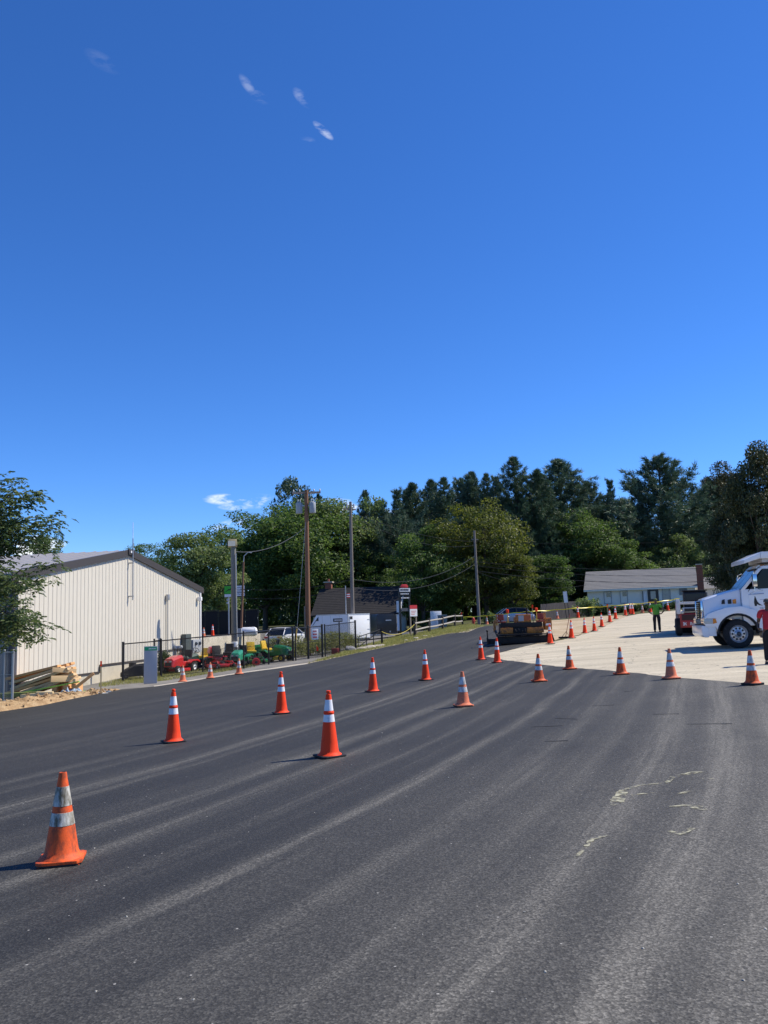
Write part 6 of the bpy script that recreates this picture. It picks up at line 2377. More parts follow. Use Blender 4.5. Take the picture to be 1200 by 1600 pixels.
# ------------------------------------------------------------------ dark box trailer on a low flatbed beside it
BX = at(589, 66)
bx = thing('box_trailer', 'small dark grey box trailer with rounded roof next to the white trailer', 'trailer', BX, R(14))
bH0, bH1 = .40, zat(603, 959, 66) - BX.z
bwid = 1.62
M_DKBOX = mat('charcoal_box', (.028, .030, .034), .4, var=.1, coat=.2)
MB().prism([(0, bH0), (bwid, bH0), (bwid, bH1 - .22), (bwid - .10, bH1 - .05), (bwid - .28, bH1), (.20, bH1), (.07, bH1 - .05), (0, bH1 - .2)], 0, 2.6, 'y').build('box', M_DKBOX, bx, bevel=.02)
MB().b(.08, bwid - .08, -.02, -.003, bH0 + .06, bH1 - .14).build('rear_door', M_DKBOX, bx, bevel=.01)
MB().b(bwid * .45, bwid * .72, -.028, -.021, bH1 - .52, bH1 - .46).build('lettering', M_WHITE, bx)
MB().b(bwid * .62, bwid * .68, -.05, -.021, bH0 + .10, bH0 + .22).build('latch', M_GALV, bx)
MB().b(-1.0, bwid + .7, -.6, 2.6, .30, .39).build('flatbed', M_GALV, bx)
for s in (0, 1):
    for y in (.6, 1.35):
        wheel(bx, (bwid + .35 if s else -.6, y, .30), .30, .2, 1 if s else -1, .55, M_HUB).rotation_euler = (0, 0, R(90))
MB().tube([(bwid / 2 - .3, -.6, .34), (bwid / 2 - .6, -1.9, .36)], .05, 6).build('tongue', M_DARK, bx)

# white cabinet and blue bin far up the verge
cbp = at(682, 80)
cb = thing('storage_cabinet', 'white metal cabinet standing far behind the split rail fence', 'cabinet', cbp, R(20))
MB().b(-.42, .42, -.35, .35, .05, zat(682, 955, 80) - cbp.z).build('case', M_WHITE, cb, bevel=.03)
MB().b(-.36, .36, -.37, -.351, .15, zat(682, 957, 80) - cbp.z).build('door', M_WHITE, cb, bevel=.01)
MB().b(.25, .30, -.40, -.371, .5, .8).build('handle', M_GALV, cb)
MB().b(-.38, .38, -.3, .3, -.1, .049).build('plinth', M_DARK, cb)
bnp = at(692, 78.5)
bn = thing('wheeled_bin', 'blue-grey lidded bin beside the white cabinet', 'bin', bnp, R(15))
M_BIN = mat('bin_blue', (.07, .12, .15), .5)
bhh = zat(692, 960.5, 78.5) - bnp.z
MB().prism([(-.30, .05), (.30, .05), (.36, bhh - .12), (-.36, bhh - .12)], -.3, .3, 'y').build('body', M_BIN, bn, bevel=.03)
MB().prism([(-.40, bhh - .115), (.40, bhh - .115), (.30, bhh), (-.34, bhh - .02)], -.34, .34, 'y').build('lid', M_BIN, bn, bevel=.03)
for s in (-1, 1):
    wheel(bn, (s * .28, .26, .10), .10, .06, -1, .5, M_HUB)
# ------------------------------------------------------------------ asphalt paver, rear screed towards us
PV = at(816, 42.3)
pv = thing('asphalt_paver', 'orange and black asphalt paver with its screed on the fresh mat', 'paver', PV + Vector((0, 0, .03)), R(-5))
M_PORG = mat('paver_orange', (.58, .20, .025), .5, var=.15, dirt=(.045, .03, .025), dirt_amt=.5, dirt_scale=6)
M_PBLK = mat('tarry_black', (.016, .015, .015), .7, var=.3, scale=6)
u = 42.3 / F
# screed and its extensions
MB().prism([(-.05, .02), (.42, .02), (.42, .30), (.20, .42), (-.05, .34)], -1.18, 1.25, 'x').build('screed', M_PBLK, pv, bevel=.02)
for k in range(5):
    MB().b(-1.1 + k * .48, -.72 + k * .48, -.075, -.052, .10, .26).build('screed_plate', M_PBLK, pv)
MB().b(-1.62, -1.19, .0, .40, .02, .26).build('screed_extension', M_PBLK, pv, bevel=.015)
MB().b(1.26, 1.38, -.2, .7, .0, .5).build('end_gate', M_PBLK, pv, bevel=.01)
MB().b(-1.70, -1.63, -.15, .6, .0, .34).build('end_gate', M_PBLK, pv, bevel=.01)
MB().tube([(-1.66, .0, .34), (-1.67, .0, .62)], .03, 6).ball((-1.67, 0, .66), .055).build('crank', M_PBLK, pv)
MB().b(-1.12, 1.22, -.30, .05, .44, .48).build('walkway', M_PBLK, pv)
for x in (-.8, 0, .8):
    MB().b(x - .03, x + .03, -.28, .0, .36, .438).build('walkway_bracket', M_PBLK, pv)
# rear panels above the screed
for x0, x1 in ((-1.02, -.40), (.28, 1.10)):
    MB().b(x0, x1, .18, .26, .50, .78).build('rear_panel', M_PORG, pv, bevel=.02)
MB().b(-.38, .26, .20, .30, .46, .74).build('gearbox', M_DARK, pv, bevel=.03)
for k in range(4):
    MB().tube([(-.30 + k * .17, .15, .72), (-.25 + k * .15, .05, .60), (-.30 + k * .19, .12, .48)], .018, 5).build('hydraulic_hose', M_PBLK, pv)
MB().b(-1.0, 1.06, .35, 2.6, .50, .98).build('tractor_body', M_PBLK, pv, bevel=.04)
MB().b(-.98, 1.04, .28, .36, .80, 1.02).build('rear_beam', M_PBLK, pv, bevel=.02)
# console hood
con = MB().b(-.20, .52, .40, 1.2, .985, 1.42).build('console', M_PORG, pv, bevel=.05)
MB().b(-.10, .16, .37, .399, 1.08, 1.36).build('instrument_panel', M_GREYBOX, con)
MB().b(.20, .46, .38, .399, 1.12, 1.34).build('decal', mat('decal_red', (.45, .10, .03), .5), con)
MB().b(-.24, .56, .9, 2.2, .99, 1.30).build('engine_hood', M_PORG, pv, bevel=.05)
MB().lathe([(.05, 1.3), (.05, 1.75)], 10, (.42, 1.7, 0)).build('exhaust', M_PBLK, pv, smooth=True)
# two swing-out operator seats and levers
for s, x in ((-1, -.92), (1, .96)):
    st = MB().b(x - .20, x + .20, .25, .65, 1.02, 1.10).build('seat', mat('seat_rust', (.26, .05, .03), .6), pv, bevel=.03)
    MB().box((x + s * .03, .68, 1.30), (.30, .09, .30), rotm(R(-10), 0, 0)).build('seat_back', MATS['seat_rust'], st, bevel=.03)
    MB().tube([(x - s * .35, .3, 1.0), (x - s * .33, .2, 1.30)], .018, 6).ball((x - s * .33, .2, 1.32), .04).build('steering_lever', M_CHROME, pv)
    hr = MB().tube([(x + s * .24, .2, .9), (x + s * .24, .2, 1.45), (x + s * .24, .9, 1.45), (x + s * .24, .9, .9)], .022, 6).build('hand_rail', M_PORG, pv)
for x, h in ((-.62, 1.68), (.80, 1.72)):
    MB().tube([(x, .42, .95), (x, .42, h - .18)], .02, 6).build('lamp_post', M_GUARD, pv)
    MB().lathe([(.06, h - .18), (.07, h - .02), (.03, h)], 10, (x, .42, 0)).build('beacon', M_CONE_NEW, pv, smooth=True)
# orange side box with steps on the right, tow arm
sbx = MB().b(1.16, 1.52, .42, 1.4, .62, 1.20).build('side_box', M_PORG, pv, bevel=.03)
MB().b(1.22, 1.46, .405, .419, .84, .94).build('sticker', M_WHITE, sbx)
MB().box((1.50, .45, .36), (.07, .10, .75), rotm(0, R(-16), 0)).build('tow_arm', M_PBLK, pv)
MB().box((-1.20, .7, .52), (.08, 2.2, .12), rotm(R(4), 0, 0)).build('tow_arm', M_PBLK, pv)
# tracks, push rollers and hopper wings
for s in (-1, 1):
    prof = [(.55 + .27 * math.cos(a), .30 + .27 * math.sin(a)) for a in [R(90 + k * 20) for k in range(10)]] + [(2.6 + .27 * math.cos(a), .30 + .27 * math.sin(a)) for a in [R(-90 + k * 20) for k in range(10)]]
    MB().prism(prof, s * .86 - .16, s * .86 + .16, 'x').build('track', M_TYRE, pv, bevel=.01)
    MB().prism([(2.65, .55), (4.3, .50), (4.3, 1.05), (2.65, 1.15)], s * 1.18 - .04, s * 1.18 + .04, 'x').build('hopper_wing', M_PORG, pv, bevel=.01)
MB().b(-1.12, 1.12, 2.7, 4.2, .42, .50).build('hopper_floor', M_DARK, pv)
MB().tube([(-.9, 4.45, .35), (.9, 4.45, .35)], .12, 12).build('push_roller', M_DARK, pv)

# rake (lute) leaning on its cone
lk = hit(884, 998.5)
lt = thing('asphalt_lute', 'long-handled asphalt rake leaning against a cone', 'rake', lk + Vector((0, 0, .03)), R(10))
top = pt(892.5, 961, lk.y - .05) - lk
MB().b(-.38, .38, -.02, .02, 0, .10).build('head', M_PBLK, lt, bevel=.008)
MB().tube([(0, 0, .08), (top.x, .12, top.z)], .016, 8).build('handle', mat('handle_red', (.34, .10, .07), .6), lt)
MB().tube([(-.2, 0, .08), (.06, .02, .35), (.2, 0, .08)], .012, 6).build('brace', M_PBLK, lt)

# ------------------------------------------------------------------ lawn machines
M_MRED = mat('mower_red', (.52, .022, .020), .3, var=.06, coat=.4)
M_MGRN = mat('mower_green', (.020, .17, .035), .3, var=.08, coat=.4)
M_MDGN = mat('mower_dark_green', (.018, .055, .040), .35, var=.1, coat=.3)
M_MYEL = mat('mower_yellow', (.72, .46, .03), .45, var=.08)
M_MTEAL = mat('mower_teal', (.03, .26, .14), .35, var=.08, coat=.3)
M_SEATB = mat('seat_black', (.02, .02, .022), .7, var=.15)


def rider(name, label, px, d, rz_, body, seat, deckm, group='lawn machines parked behind the fence', sc=1.0, wheelm=None):
    b2 = at(px, d)
    o = thing(name, label, 'lawn mower', b2 + Vector((0, 0, .015)), rz_, group)
    o.scale = (sc, sc, sc)
    wheelm = wheelm or M_MYEL

    def rg(x, hw, z0, z1, c=.10):
        return [(x, -hw, z0), (x, hw, z0), (x, hw, z1 - c), (x, hw - c, z1), (x, -hw + c, z1), (x, -hw, z1 - c)]
    loft([rg(.95, .22, .34, .62, .08), rg(.88, .27, .32, .72, .10), rg(.45, .29, .32, .82, .11), rg(.12, .30, .34, .86, .11)]).build('hood', body, o, smooth=True, angle=40)
    MB().b(.952, .975, -.17, .17, .38, .54).build('grille', M_SEATB, o)
    for s in (-1, 1):
        MB().b(.93, .972, s * .13 - .055, s * .13 + .055, .555, .62).build('headlight', M_LENS, o)
        wheel(o, (.66, s * .36, .19), .19, .15, s, .5, wheelm)
        wheel(o, (-.52, s * .40, .27), .27, .24, s, .5, wheelm)
        MB().prism([(-.95, .45), (-.92, .56), (-.75, .62), (-.30, .62), (-.12, .50), (-.12, .44), (-.30, .54), (-.72, .54)], s * .42 - .13, s * .42 + .13, 'y').build('fender', body, o, bevel=.02)
    MB().b(-.95, .14, -.28, .28, .30, .55).build('frame', body, o, bevel=.03)
    st = MB().b(-.72, -.32, -.22, .22, .58, .70).build('seat', seat, o, bevel=.05)
    MB().box((-.74, 0, .88), (.11, .42, .42), rotm(0, R(-12), 0)).build('seat_back', seat, st, bevel=.05)
    MB().tube([(.14, 0, .78), (-.02, 0, .98)], .03, 8).build('steering_column', M_SEATB, o)
    sw = MB()
    cxy = Vector((-.04, 0, 1.0))
    rot = rotm(0, R(-50), 0)
    sw.tube([cxy + rot @ Vector((.17 * math.cos(a), .17 * math.sin(a), 0)) for a in [2 * PI * k / 16 for k in range(17)]], .015, 6, cap=False)
    sw.tube([cxy + rot @ Vector((-.16, 0, 0)), cxy + rot @ Vector((.16, 0, 0))], .012, 5)
    sw.build('steering_wheel', M_SEATB, o, smooth=True)
    MB().prism([(.50, -.40), (.56, -.2), (.56, .2), (.50, .40), (.2, .52), (-.15, .52), (-.30, .35), (-.30, -.35), (-.15, -.52), (.2, -.52)], .10, .24, 'z').build('mower_deck', deckm, o, bevel=.03)
    MB().box((.05, -.62, .17), (.34, .24, .10), rotm(R(12), 0, 0)).build('discharge_chute', M_SEATB, o, bevel=.01)
    return o


def zero_turn(name, label, px, d, rz_, body, seat, deckm, group='lawn machines parked behind the fence', rops=False, hood=False):
    b2 = at(px, d)
    o = thing(name, label, 'lawn mower', b2 + Vector((0, 0, .015)), rz_, group)
    MB().prism([(.95, -.45), (1.0, -.2), (1.0, .2), (.95, .45), (.70, .72), (.20, .74), (.08, .50), (.08, -.50), (.20, -.74), (.70, -.72)], .12, .28, 'z').build('mower_deck', deckm, o, bevel=.03)
    for x, y in ((.55, -.38), (.55, 0), (.55, .38)):
        MB().lathe([(.13, .28), (.12, .36), (.04, .38)], 12, (x, y, 0)).build('spindle_cover', M_SEATB, o, smooth=True)
    MB().b(-.75, .95, -.34, -.26, .34, .42).b(-.75, .95, .26, .34, .34, .42).build('frame', body, o)
    MB().b(-.1, .30, -.28, .28, .37, .41).build('foot_plate', M_SEATB, o)
    for s in (-1, 1):
        wheel(o, (-.42, s * .46, .29), .29, .26, s, .5, body if body is not M_SEATB else M_RIM)
        wheel(o, (1.12, s * .42, .15), .15, .12, s, .45, M_RIM)
        MB().tube([(1.12, s * .42, .30), (.9, s * .38, .42)], .03, 6).build('caster_fork', body, o)
        MB().b(-.80, .02, s * .34 - .13, s * .34 + .13, .585, .64).build('fender', body, o, bevel=.03)
        MB().tube([(.02, s * .30, .55), (.16, s * .30, .95), (.12, s * .06, .98)], .016, 6).build('lap_bar', M_SEATB, o)
    MB().b(-.78, .0, -.22, .22, .40, .60).build('body', body, o, bevel=.04)
    st = MB().b(-.38, .06, -.24, .24, .62, .75).build('seat', seat, o, bevel=.05)
    MB().box((-.40, 0, .96), (.13, .46, .48), rotm(0, R(-12), 0)).build('seat_back', seat, st, bevel=.05)
    eng = MB().b(-1.05, -.55, -.26, .26, .45, .82).build('engine', M_SEATB, o, bevel=.05)
    MB().lathe([(.17, .82), (.16, .90), (.05, .92)], 14, (-.8, 0, 0)).build('engine_shroud', body, eng, smooth=True)
    if hood:
        MB().box((-.82, 0, .95), (.52, .60, .34), rotm(0, R(8), 0), taper=.8).build('hood', body, o, bevel=.06)
    if rops:
        MB().tube([(-.6, -.36, .5), (-.62, -.36, 1.5), (-.62, .36, 1.5), (-.6, .36, .5)], .028, 6).build('roll_bar', M_SEATB, o)
    return o


rider('riding_mower', 'red riding mower with rounded hood facing the kerb', 281, 44.6, R(-112), M_MRED, M_SEATB, M_MRED, sc=1.05, wheelm=M_WHITE)
rider('riding_mower', 'dark green riding mower with yellow seat beside the red one', 306, 46.0, R(-118), M_MDGN, M_MYEL, M_SEATB, sc=1.02)
zero_turn('zero_turn_mower', 'wide red mower with red deck and tilted red hood', 342, 45.4, R(-60), M_MRED, M_SEATB, M_MRED, hood=True)
zero_turn('zero_turn_mower', 'black-seated dark red mower between wide red mower and floodlight pole', 355, 47.2, R(-100), M_SEATB, M_SEATB, mat('mower_maroon', (.16, .012, .015), .4))
rider('riding_mower', 'teal-green lawn tractor under the floodlight pole', 374, 46.4, R(-95), M_MTEAL, M_SEATB, M_SEATB)
zero_turn('zero_turn_mower', 'green mower with a high yellow seat behind the fence post', 394, 47.4, R(-70), M_MGRN, M_MYEL, M_MGRN)
rider('riding_mower', 'green lawn tractor with yellow deck at the end of the row', 430, 48.6, R(-28), M_MGRN, M_MYEL, M_MYEL, sc=1.08)
rider('riding_mower', 'green lawn tractor half behind a fence post, next to the one with the yellow deck', 413, 50.5, R(-160), M_MGRN, M_SEATB, M_MGRN, sc=1.1)
# loose red wheel lying against the green tractor
rw_p = at(400, 45.6)
rwl = thing('red_wheel', 'bright red spare wheel leaning near the green tractors', 'wheel', rw_p + Vector((0, 0, .20)), R(20))
MB().lathe([(.20, -.06), (.22, -.03), (.22, .03), (.20, .06)], 20, axis='y').build('disc', M_MRED, rwl, smooth=True)
MB().lathe([(.07, -.09), (.07, .09)], 12, axis='y').build('hub', M_SEATB, rwl)
ys_p = at(263, 45.2)
ysw = thing('yellow_bumper', 'yellow curved bumper bar standing beside the red riding mower', 'mower part', ys_p)
MB().tube([(0, 0, 0), (.12, 0, .12), (.18, 0, .36), (.12, 0, .58), (0, 0, .68)], .045, 8).build('bar', M_MYEL, ysw, smooth=True)
MB().tube([(0, 0, 0), (-.10, .1, 0.03)], .04, 8).build('foot', M_SEATB, ysw)

# black walk-behind mower at the fence corner
bm_p = at(212, 43.0)
bmw = thing('walk_behind_mower', 'black walk-behind mower with grass bag beside the fence corner', 'lawn mower', bm_p + Vector((0, 0, .015)), R(200))
loft([[(x, -w, z0), (x, w, z0), (x, w * .95, z1 - .08), (x, w * .6, z1), (x, -w * .6, z1), (x, -w * .95, z1 - .08)] for x, w, z0, z1 in ((-.75, .22, .30, .55), (-.4, .34, .14, .72), (.1, .38, .12, .68), (.5, .36, .10, .48), (.72, .26, .12, .30))]).build('bag', M_SEATB, bmw, smooth=True, angle=45)
MB().lathe([(.18, .55), (.18, .78), (.10, .84)], 16, (.15, 0, 0)).build('engine', M_BLKP, bmw, smooth=True)
for s in (-1, 1):
    wheel(bmw, (.5, s * .40, .14), .14, .10, s, .5, M_HUB)
    wheel(bmw, (-.5, s * .40, .16), .16, .10, s, .5, M_HUB)
    MB().tube([(-.5, s * .26, .4), (-.95, s * .26, 1.05), (-1.0, s * .22, 1.25)], .018, 6).build('handle', M_SEATB, bmw)
MB().tube([(-1.0, -.22, 1.25), (-1.0, .22, 1.25)], .02, 6).build('handle_bar', M_SEATB, bmw)
# bits at the fence foot: red toolbox, grey rock, orange marker flag
tb_p = at(524, 52.2)
tbx = thing('fuel_can', 'dark red fuel can standing in weeds by the fence', 'can', tb_p, R(15))
MB().b(-.22, .22, -.14, .14, 0, .36).build('body', mat('can_red', (.22, .035, .03), .6), tbx, bevel=.04)
MB().tube([(.08, 0, .36), (.10, 0, .46), (.22, 0, .50)], .03, 6).build('spout', M_SEATB, tbx)
mk_p = at(494.5, 49.6)
mk = thing('marker_flag', 'small orange marker flag at the foot of the gate', 'flag', mk_p)
MB().tube([(0, 0, -.05), (0, 0, .72)], .006, 5).build('stem', M_GALV, mk)
MB().prism([(0, .42), (.10, .40), (.13, .55), (.02, .72)], -.004, .004, 'y').build('flag', M_CONE_NEW, mk)


def rock(name, label, p, r, seed, mt, cat='rock', group=None):
    rr = random.Random(seed)
    bm = bmesh.new()
    bmesh.ops.create_icosphere(bm, subdivisions=2, radius=1)
    for v in bm.verts:
        k = 1 + rr.uniform(-.16, .16)
        v.co = Vector((v.co.x * r[0] * k, v.co.y * r[1] * k, max(-.3 * r[2], v.co.z * r[2] * k)))
    me = bpy.data.meshes.new(name)
    bm.to_mesh(me)
    bm.free()
    me.materials.append(mt)
    o = link_mesh(name, me)
    o.location = p
    o.rotation_euler = (0, 0, rr.uniform(0, 6))
    return tag(o, label, cat, group)


M_ROCK = mat('pale_rock', (.42, .38, .32), .95, var=.2, scale=5, bump=.5)
M_ROCKG = mat('grey_rock', (.20, .20, .21), .95, var=.2, scale=5, bump=.5)
rock('boulder', 'grey boulder at the weedy foot of the black fence', at(547, 53.6) + Vector((0, 0, .1)), (.42, .32, .28), 1, M_ROCKG)
for i, (px, d, r) in enumerate(((566, 54.3, .5), (578, 54.8, .6), (588, 55.3, .4), (596, 55.6, .3), (635, 56.5, .2), (650, 57.3, .25), (664, 58.2, .2))):
    rock('pale_rock', ('broad flat pale rock at the road edge below the pipe barrier' if i < 3 else 'small pale stone at the road edge below the rail fence'), at(px, d) + Vector((0, 0, .05)), (r, r * .7, r * .3), 10 + i, M_ROCK, group='pale rocks along the road edge' if i < 3 else 'small stones along the verge')

# things on the raised lot: tank, red cone, cabinet
tk = Vector((at(386, 63).x, 63, TERR))
tn = thing('propane_tank', 'white horizontal tank on the raised lot behind the concrete wall', 'tank', tk)
rT = .33
cz = zat(388, 987, 63) - TERR
MB().lathe([(.10, -.62), (rT * .8, -.55), (rT, -.42), (rT, .42), (rT * .8, .55), (.10, .62)], 20, (.15, 0, cz), 'x').build('tank', M_WHITE, tn, smooth=True)
for x in (-.2, .5):
    MB().b(x - .05, x + .05, -.22, .22, 0, cz - rT * .7).build('foot', M_CONC, tn)
cb_p = Vector((at(374.5, 60).x, 60, TERR))
cbt = thing('meter_cabinet', 'grey metal cabinet next to the white tank', 'cabinet', cb_p)
MB().b(-.16, .16, -.15, .15, 0, zat(375, 982, 60) - TERR).build('case', M_GREYBOX, cbt, bevel=.02)
MB().b(-.12, .12, -.165, -.151, .1, zat(375, 984, 60) - TERR).build('door', M_GREYBOX, cbt)
cone('tall', 'new', Vector((at(332.5, 66).x, 66, TERR)), 0, 'red-orange cone on the raised lot in front of the black screen fence')
cone('short', 'fade', Vector((at(318.5, 62).x, 62, TERR)), 0, 'pale cone on the raised lot next to the warehouse corner')
# ------------------------------------------------------------------ dirt bank on the left and what lies on it
def dirt_bank():
    edge = [Vector(p) for p in left_edge[:5]]
    pts = []
    for a, b2 in zip(edge[:-1], edge[1:]):
        n_ = max(2, int((b2 - a).length / .11))
        for i in range(n_):
            pts.append(a.lerp(b2, i / n_))
    pts.append(edge[-1])
    from mathutils import noise as mn
    rows = 30
    vs, fs = [], []
    n_ = len(pts)
    for i, p in enumerate(pts):
        t = i / (n_ - 1)
        tang = (pts[min(i + 3, n_ - 1)] - pts[max(i - 3, 0)]).normalized()
        nr = Vector((-tang.y, tang.x))
        wid = 3.0 * (1 - t) ** .6 + .75
        for k in range(rows):
            s = k / (rows - 1)
            q = p + nr * (wid * s - .22)
            hgt = .25 * math.sin(min(1, s * 1.25) * PI) ** .8 * (1 - .75 * t ** 3)
            nz = mn.fractal(Vector((q.x * 1.7, q.y * 1.7, 3.1)), .8, 2.1, 5)
            n2 = mn.noise(Vector((q.x * 7, q.y * 7, 0)))
            h = max(-.02, hgt * (1 + .55 * nz) + .045 * n2 * math.sin(s * PI)) if 0 < k < rows - 1 else -.06
            vs.append((q.x, q.y, gz(q.x, q.y) + .03 + h))
    for i in range(n_ - 1):
        for k in range(rows - 1):
            a = i * rows + k
            fs.append((a, a + rows, a + rows + 1, a + 1))
    me = bpy.data.meshes.new('dirt_bank')
    me.from_pydata(vs, [], fs)
    me.shade_smooth()
    me.materials.append(M_DIRT)
    tag(link_mesh('dirt_bank', me), kind='structure')
    rr = random.Random(4)
    mb = MB()
    for _ in range(520):
        i = rr.randrange(n_ - 4)
        k = rr.randrange(1, 22)
        x, y, z = vs[i * rows + k]
        r = rr.choice((.02, .03, .04, .05, .08)) * rr.uniform(.7, 1.3)
        rot = rotm(rr.uniform(0, 3), rr.uniform(0, 3), rr.uniform(0, 3))
        mb.box((x + rr.uniform(-.1, .1), y + rr.uniform(-.1, .1), z + r * .2), (r * 1.6, r * 1.2, r), rot, taper=rr.uniform(.5, .8))
    o = mb.build('dirt_clods', M_DIRT, None, bevel=0)
    tag(o, 'loose clods and stones scattered over the dirt bank', 'clods', kind='stuff')


dirt_bank()

M_LUM = mat('fresh_lumber', (.66, .46, .25), .8, var=.14, scale=3, stretch=(.12, 1, 1))
M_LUMD = mat('darkened_lumber', (.66, .36, .15), .85, var=.2, scale=3, stretch=(.12, 1, 1))
M_PLY = mat('plywood', (.62, .49, .29), .8, var=.12, scale=3)
M_GRNP = mat('green_plastic', (.22, .46, .06), .5, var=.1)
M_TARP = mat('blue_grey_tarp', (.30, .38, .46), .45, var=.2, scale=3)
LB = at(78, 34.6)
gLB = 'boards of the lumber pile'


def plank(label, c, s, rot, mt, group=None, name='plank'):
    o = MB().box((0, 0, 0), s, None).build(name, mt, None, bevel=.006)
    o.location = LB + Vector(c)
    o.rotation_euler = rot
    return tag(o, label, 'lumber', group)


# a tilted bundle: the left ends rest on the ground, the right ends ride on cribbing
zlist = [.42, .56, .70, .84, .98, 1.10]
rr = random.Random(9)
k = 0
for row, z in enumerate(zlist):
    for j in range(3):
        k += 1
        plank(('sun-bleached plank on top of the lumber pile' if row == 5 else ('brown plank in the upper layers of the lumber pile' if row > 2 else 'brown plank in the lower layers of the lumber pile')),
              (-.30 + rr.uniform(-.16, .16) - .04 * row, -.25 + j * .31 + rr.uniform(-.03, .03), z - .14), (2.9 - .12 * row + rr.uniform(-.3, .3), .28, .10), (rr.uniform(-.03, .03), R(-17 + rr.uniform(-2.5, 2.5) + row * .6), R(-8 + rr.uniform(-5, 5))), M_LUMD if rr.random() < .5 else M_LUM,
              'planks on top of the pile' if row == 5 else ('planks in the upper pile' if row > 2 else 'planks in the lower pile'))
for q, (c, s, rt, lb) in enumerate([((.80, -.62, .70), (1.1, .05, .24), (0, R(3), R(46)), 'broad pale board end facing right on the lumber pile'),
                                    ((.78, -.60, 1.02), (.95, .05, .18), (0, R(7), R(40)), 'upper pale board end facing right on the lumber pile'),
                                    ((1.15, -.35, .62), (.10, .55, .12), (0, 0, R(6)), 'short square block sticking out of the lumber pile'),
                                    ((1.55, -.5, .60), (.85, .05, .12), (0, R(-38), R(10)), 'thin scrap board slanting up at the end of the pile')]):
    plank(lb, c, s, rt, M_LUM if q != 3 else M_LUMD)
plank('long green plastic strip lying along the lumber pile', (.05, -.95, .36), (3.0, .10, .05), (0, R(-9), R(-4)), M_GRNP)
plank('olive green board lying under the pile beside the wire fence', (-1.0, -1.15, .18), (2.0, .3, .16), (0, R(-1), R(4)), mat('olive_board', (.17, .20, .06), .8, var=.2))
for q in range(3):
    plank('pale crate board lying flat in front of the lumber pile', (-.25 + .55 * q, -1.32 + .05 * q, .14 + .05 * (q % 2)), (.60, .32, .16), (0, R(rr.uniform(-6, 6)), R(rr.uniform(-14, 14))), M_PLY, 'crate boards before the pile')
# support blocks under the high end
for q, x in enumerate((.35, .75, 1.05)):
    plank('timber support block beneath the raised end of the pile', (x, -.1 + .1 * q, .22), (.16, 1.0, .50), (0, 0, R(4)), M_LUMD, 'support blocks of the pile', 'support_block')


def crumple(name, label, c, sx, sy, h, mt, seed, cat='sheet'):
    from mathutils import noise as mn
    n_ = 26
    vs, fs = [], []
    for i in range(n_):
        for j in range(n_):
            x, y = (i / (n_ - 1) - .5) * sx, (j / (n_ - 1) - .5) * sy
            e = math.sin(PI * i / (n_ - 1)) * math.sin(PI * j / (n_ - 1))
            z = h * (abs(mn.noise(Vector((x * 3.1 + seed, y * 3.4, seed)))) * 1.6 + .5 * abs(mn.noise(Vector((x * 9, y * 9, seed))))) * e ** .5
            vs.append((x + .05 * mn.noise(Vector((y * 5, x * 5, seed))), y, z))
    for i in range(n_ - 1):
        for j in range(n_ - 1):
            a = i * n_ + j
            fs.append((a, a + n_, a + n_ + 1, a + 1))
    me = bpy.data.meshes.new(name)
    me.from_pydata(vs, [], fs)
    me.shade_smooth()
    me.set_sharp_from_angle(angle=R(35))
    me.materials.append(mt)
    o = link_mesh(name, me)
    o.modifiers.new('thickness', 'SOLIDIFY').thickness = .006
    o.location = LB + Vector(c)
    return tag(o, label, cat)


crumple('crumpled_tarp', 'blue-grey plastic tarp crumpled beside the lumber pile', (1.15, -1.0, .06), 1.1, .9, .34, M_TARP, 1.3, 'tarp')
crumple('crumpled_plastic', 'bright green plastic sheeting lying by the blue-grey tarp', (1.75, -1.15, .06), 1.0, .7, .20, mat('lime_plastic', (.26, .60, .10), .4, var=.1), 4.7, 'plastic sheet')
crumple('plastic_wrap', 'white plastic wrap at the end of the debris by the stake', (2.35, -1.0, .05), .9, .7, .16, mat('white_wrap', (.62, .64, .64), .4, var=.1), 8.2, 'plastic sheet')
crumple('dark_tarp', 'dark folded tarp between the tarp and the building base', (2.0, -.3, .06), 1.3, .6, .26, mat('slate_tarp', (.12, .14, .17), .5, var=.2), 11.2, 'tarp')
# orange hose across the bank
hp = [hit(60, 1081), hit(75, 1083), hit(88, 1080), hit(97, 1076)]
hs = MB()
for i, p in enumerate(hp):
    p.z += .30
o = MB().tube([p - hp[0] for p in hp], .03, 8).build('orange_hose', mat('hose_orange', (.62, .10, .04), .5), None, smooth=True)
o.location = hp[0]
tag(o, 'short orange hose lying over the dirt bank', 'hose')
# survey stake with painted top
ss_p = at(157.5, 34.0)
sh_ = zat(157.5, 1033, 34.0) - ss_p.z
ss = thing('survey_stake', 'wooden survey stake with fluorescent orange top by the debris', 'stake', ss_p, .4)
MB().b(-.025, .025, -.018, .018, -.2, sh_ - .20).build('stick', mat('stake_wood', (.50, .40, .22), .9), ss)
MB().b(-.032, .032, -.024, .024, sh_ - .20, sh_).build('painted_top', M_CONE_NEW, ss)

# loose white stones on the lot
rr = random.Random(21)
mb = MB()
cnt = 0
while cnt < 30:
    px, py = rr.uniform(0, 1200), rr.uniform(1090, 1600)
    p = hit(px, py)
    r = rr.uniform(.003, .008)
    mb.box((p.x, p.y, p.z + .035 + r * .5), (r * 2.4, r * 1.8, r * .7), rotm(rr.uniform(-.3, .3), rr.uniform(-.3, .3), rr.uniform(0, 3)), taper=.6)
    cnt += 1
o = mb.build('loose_stones', mat('white_chip', (.42, .40, .34), .9), None)
tag(o, 'tiny pale stones scattered over the dark asphalt', 'stones', kind='stuff')


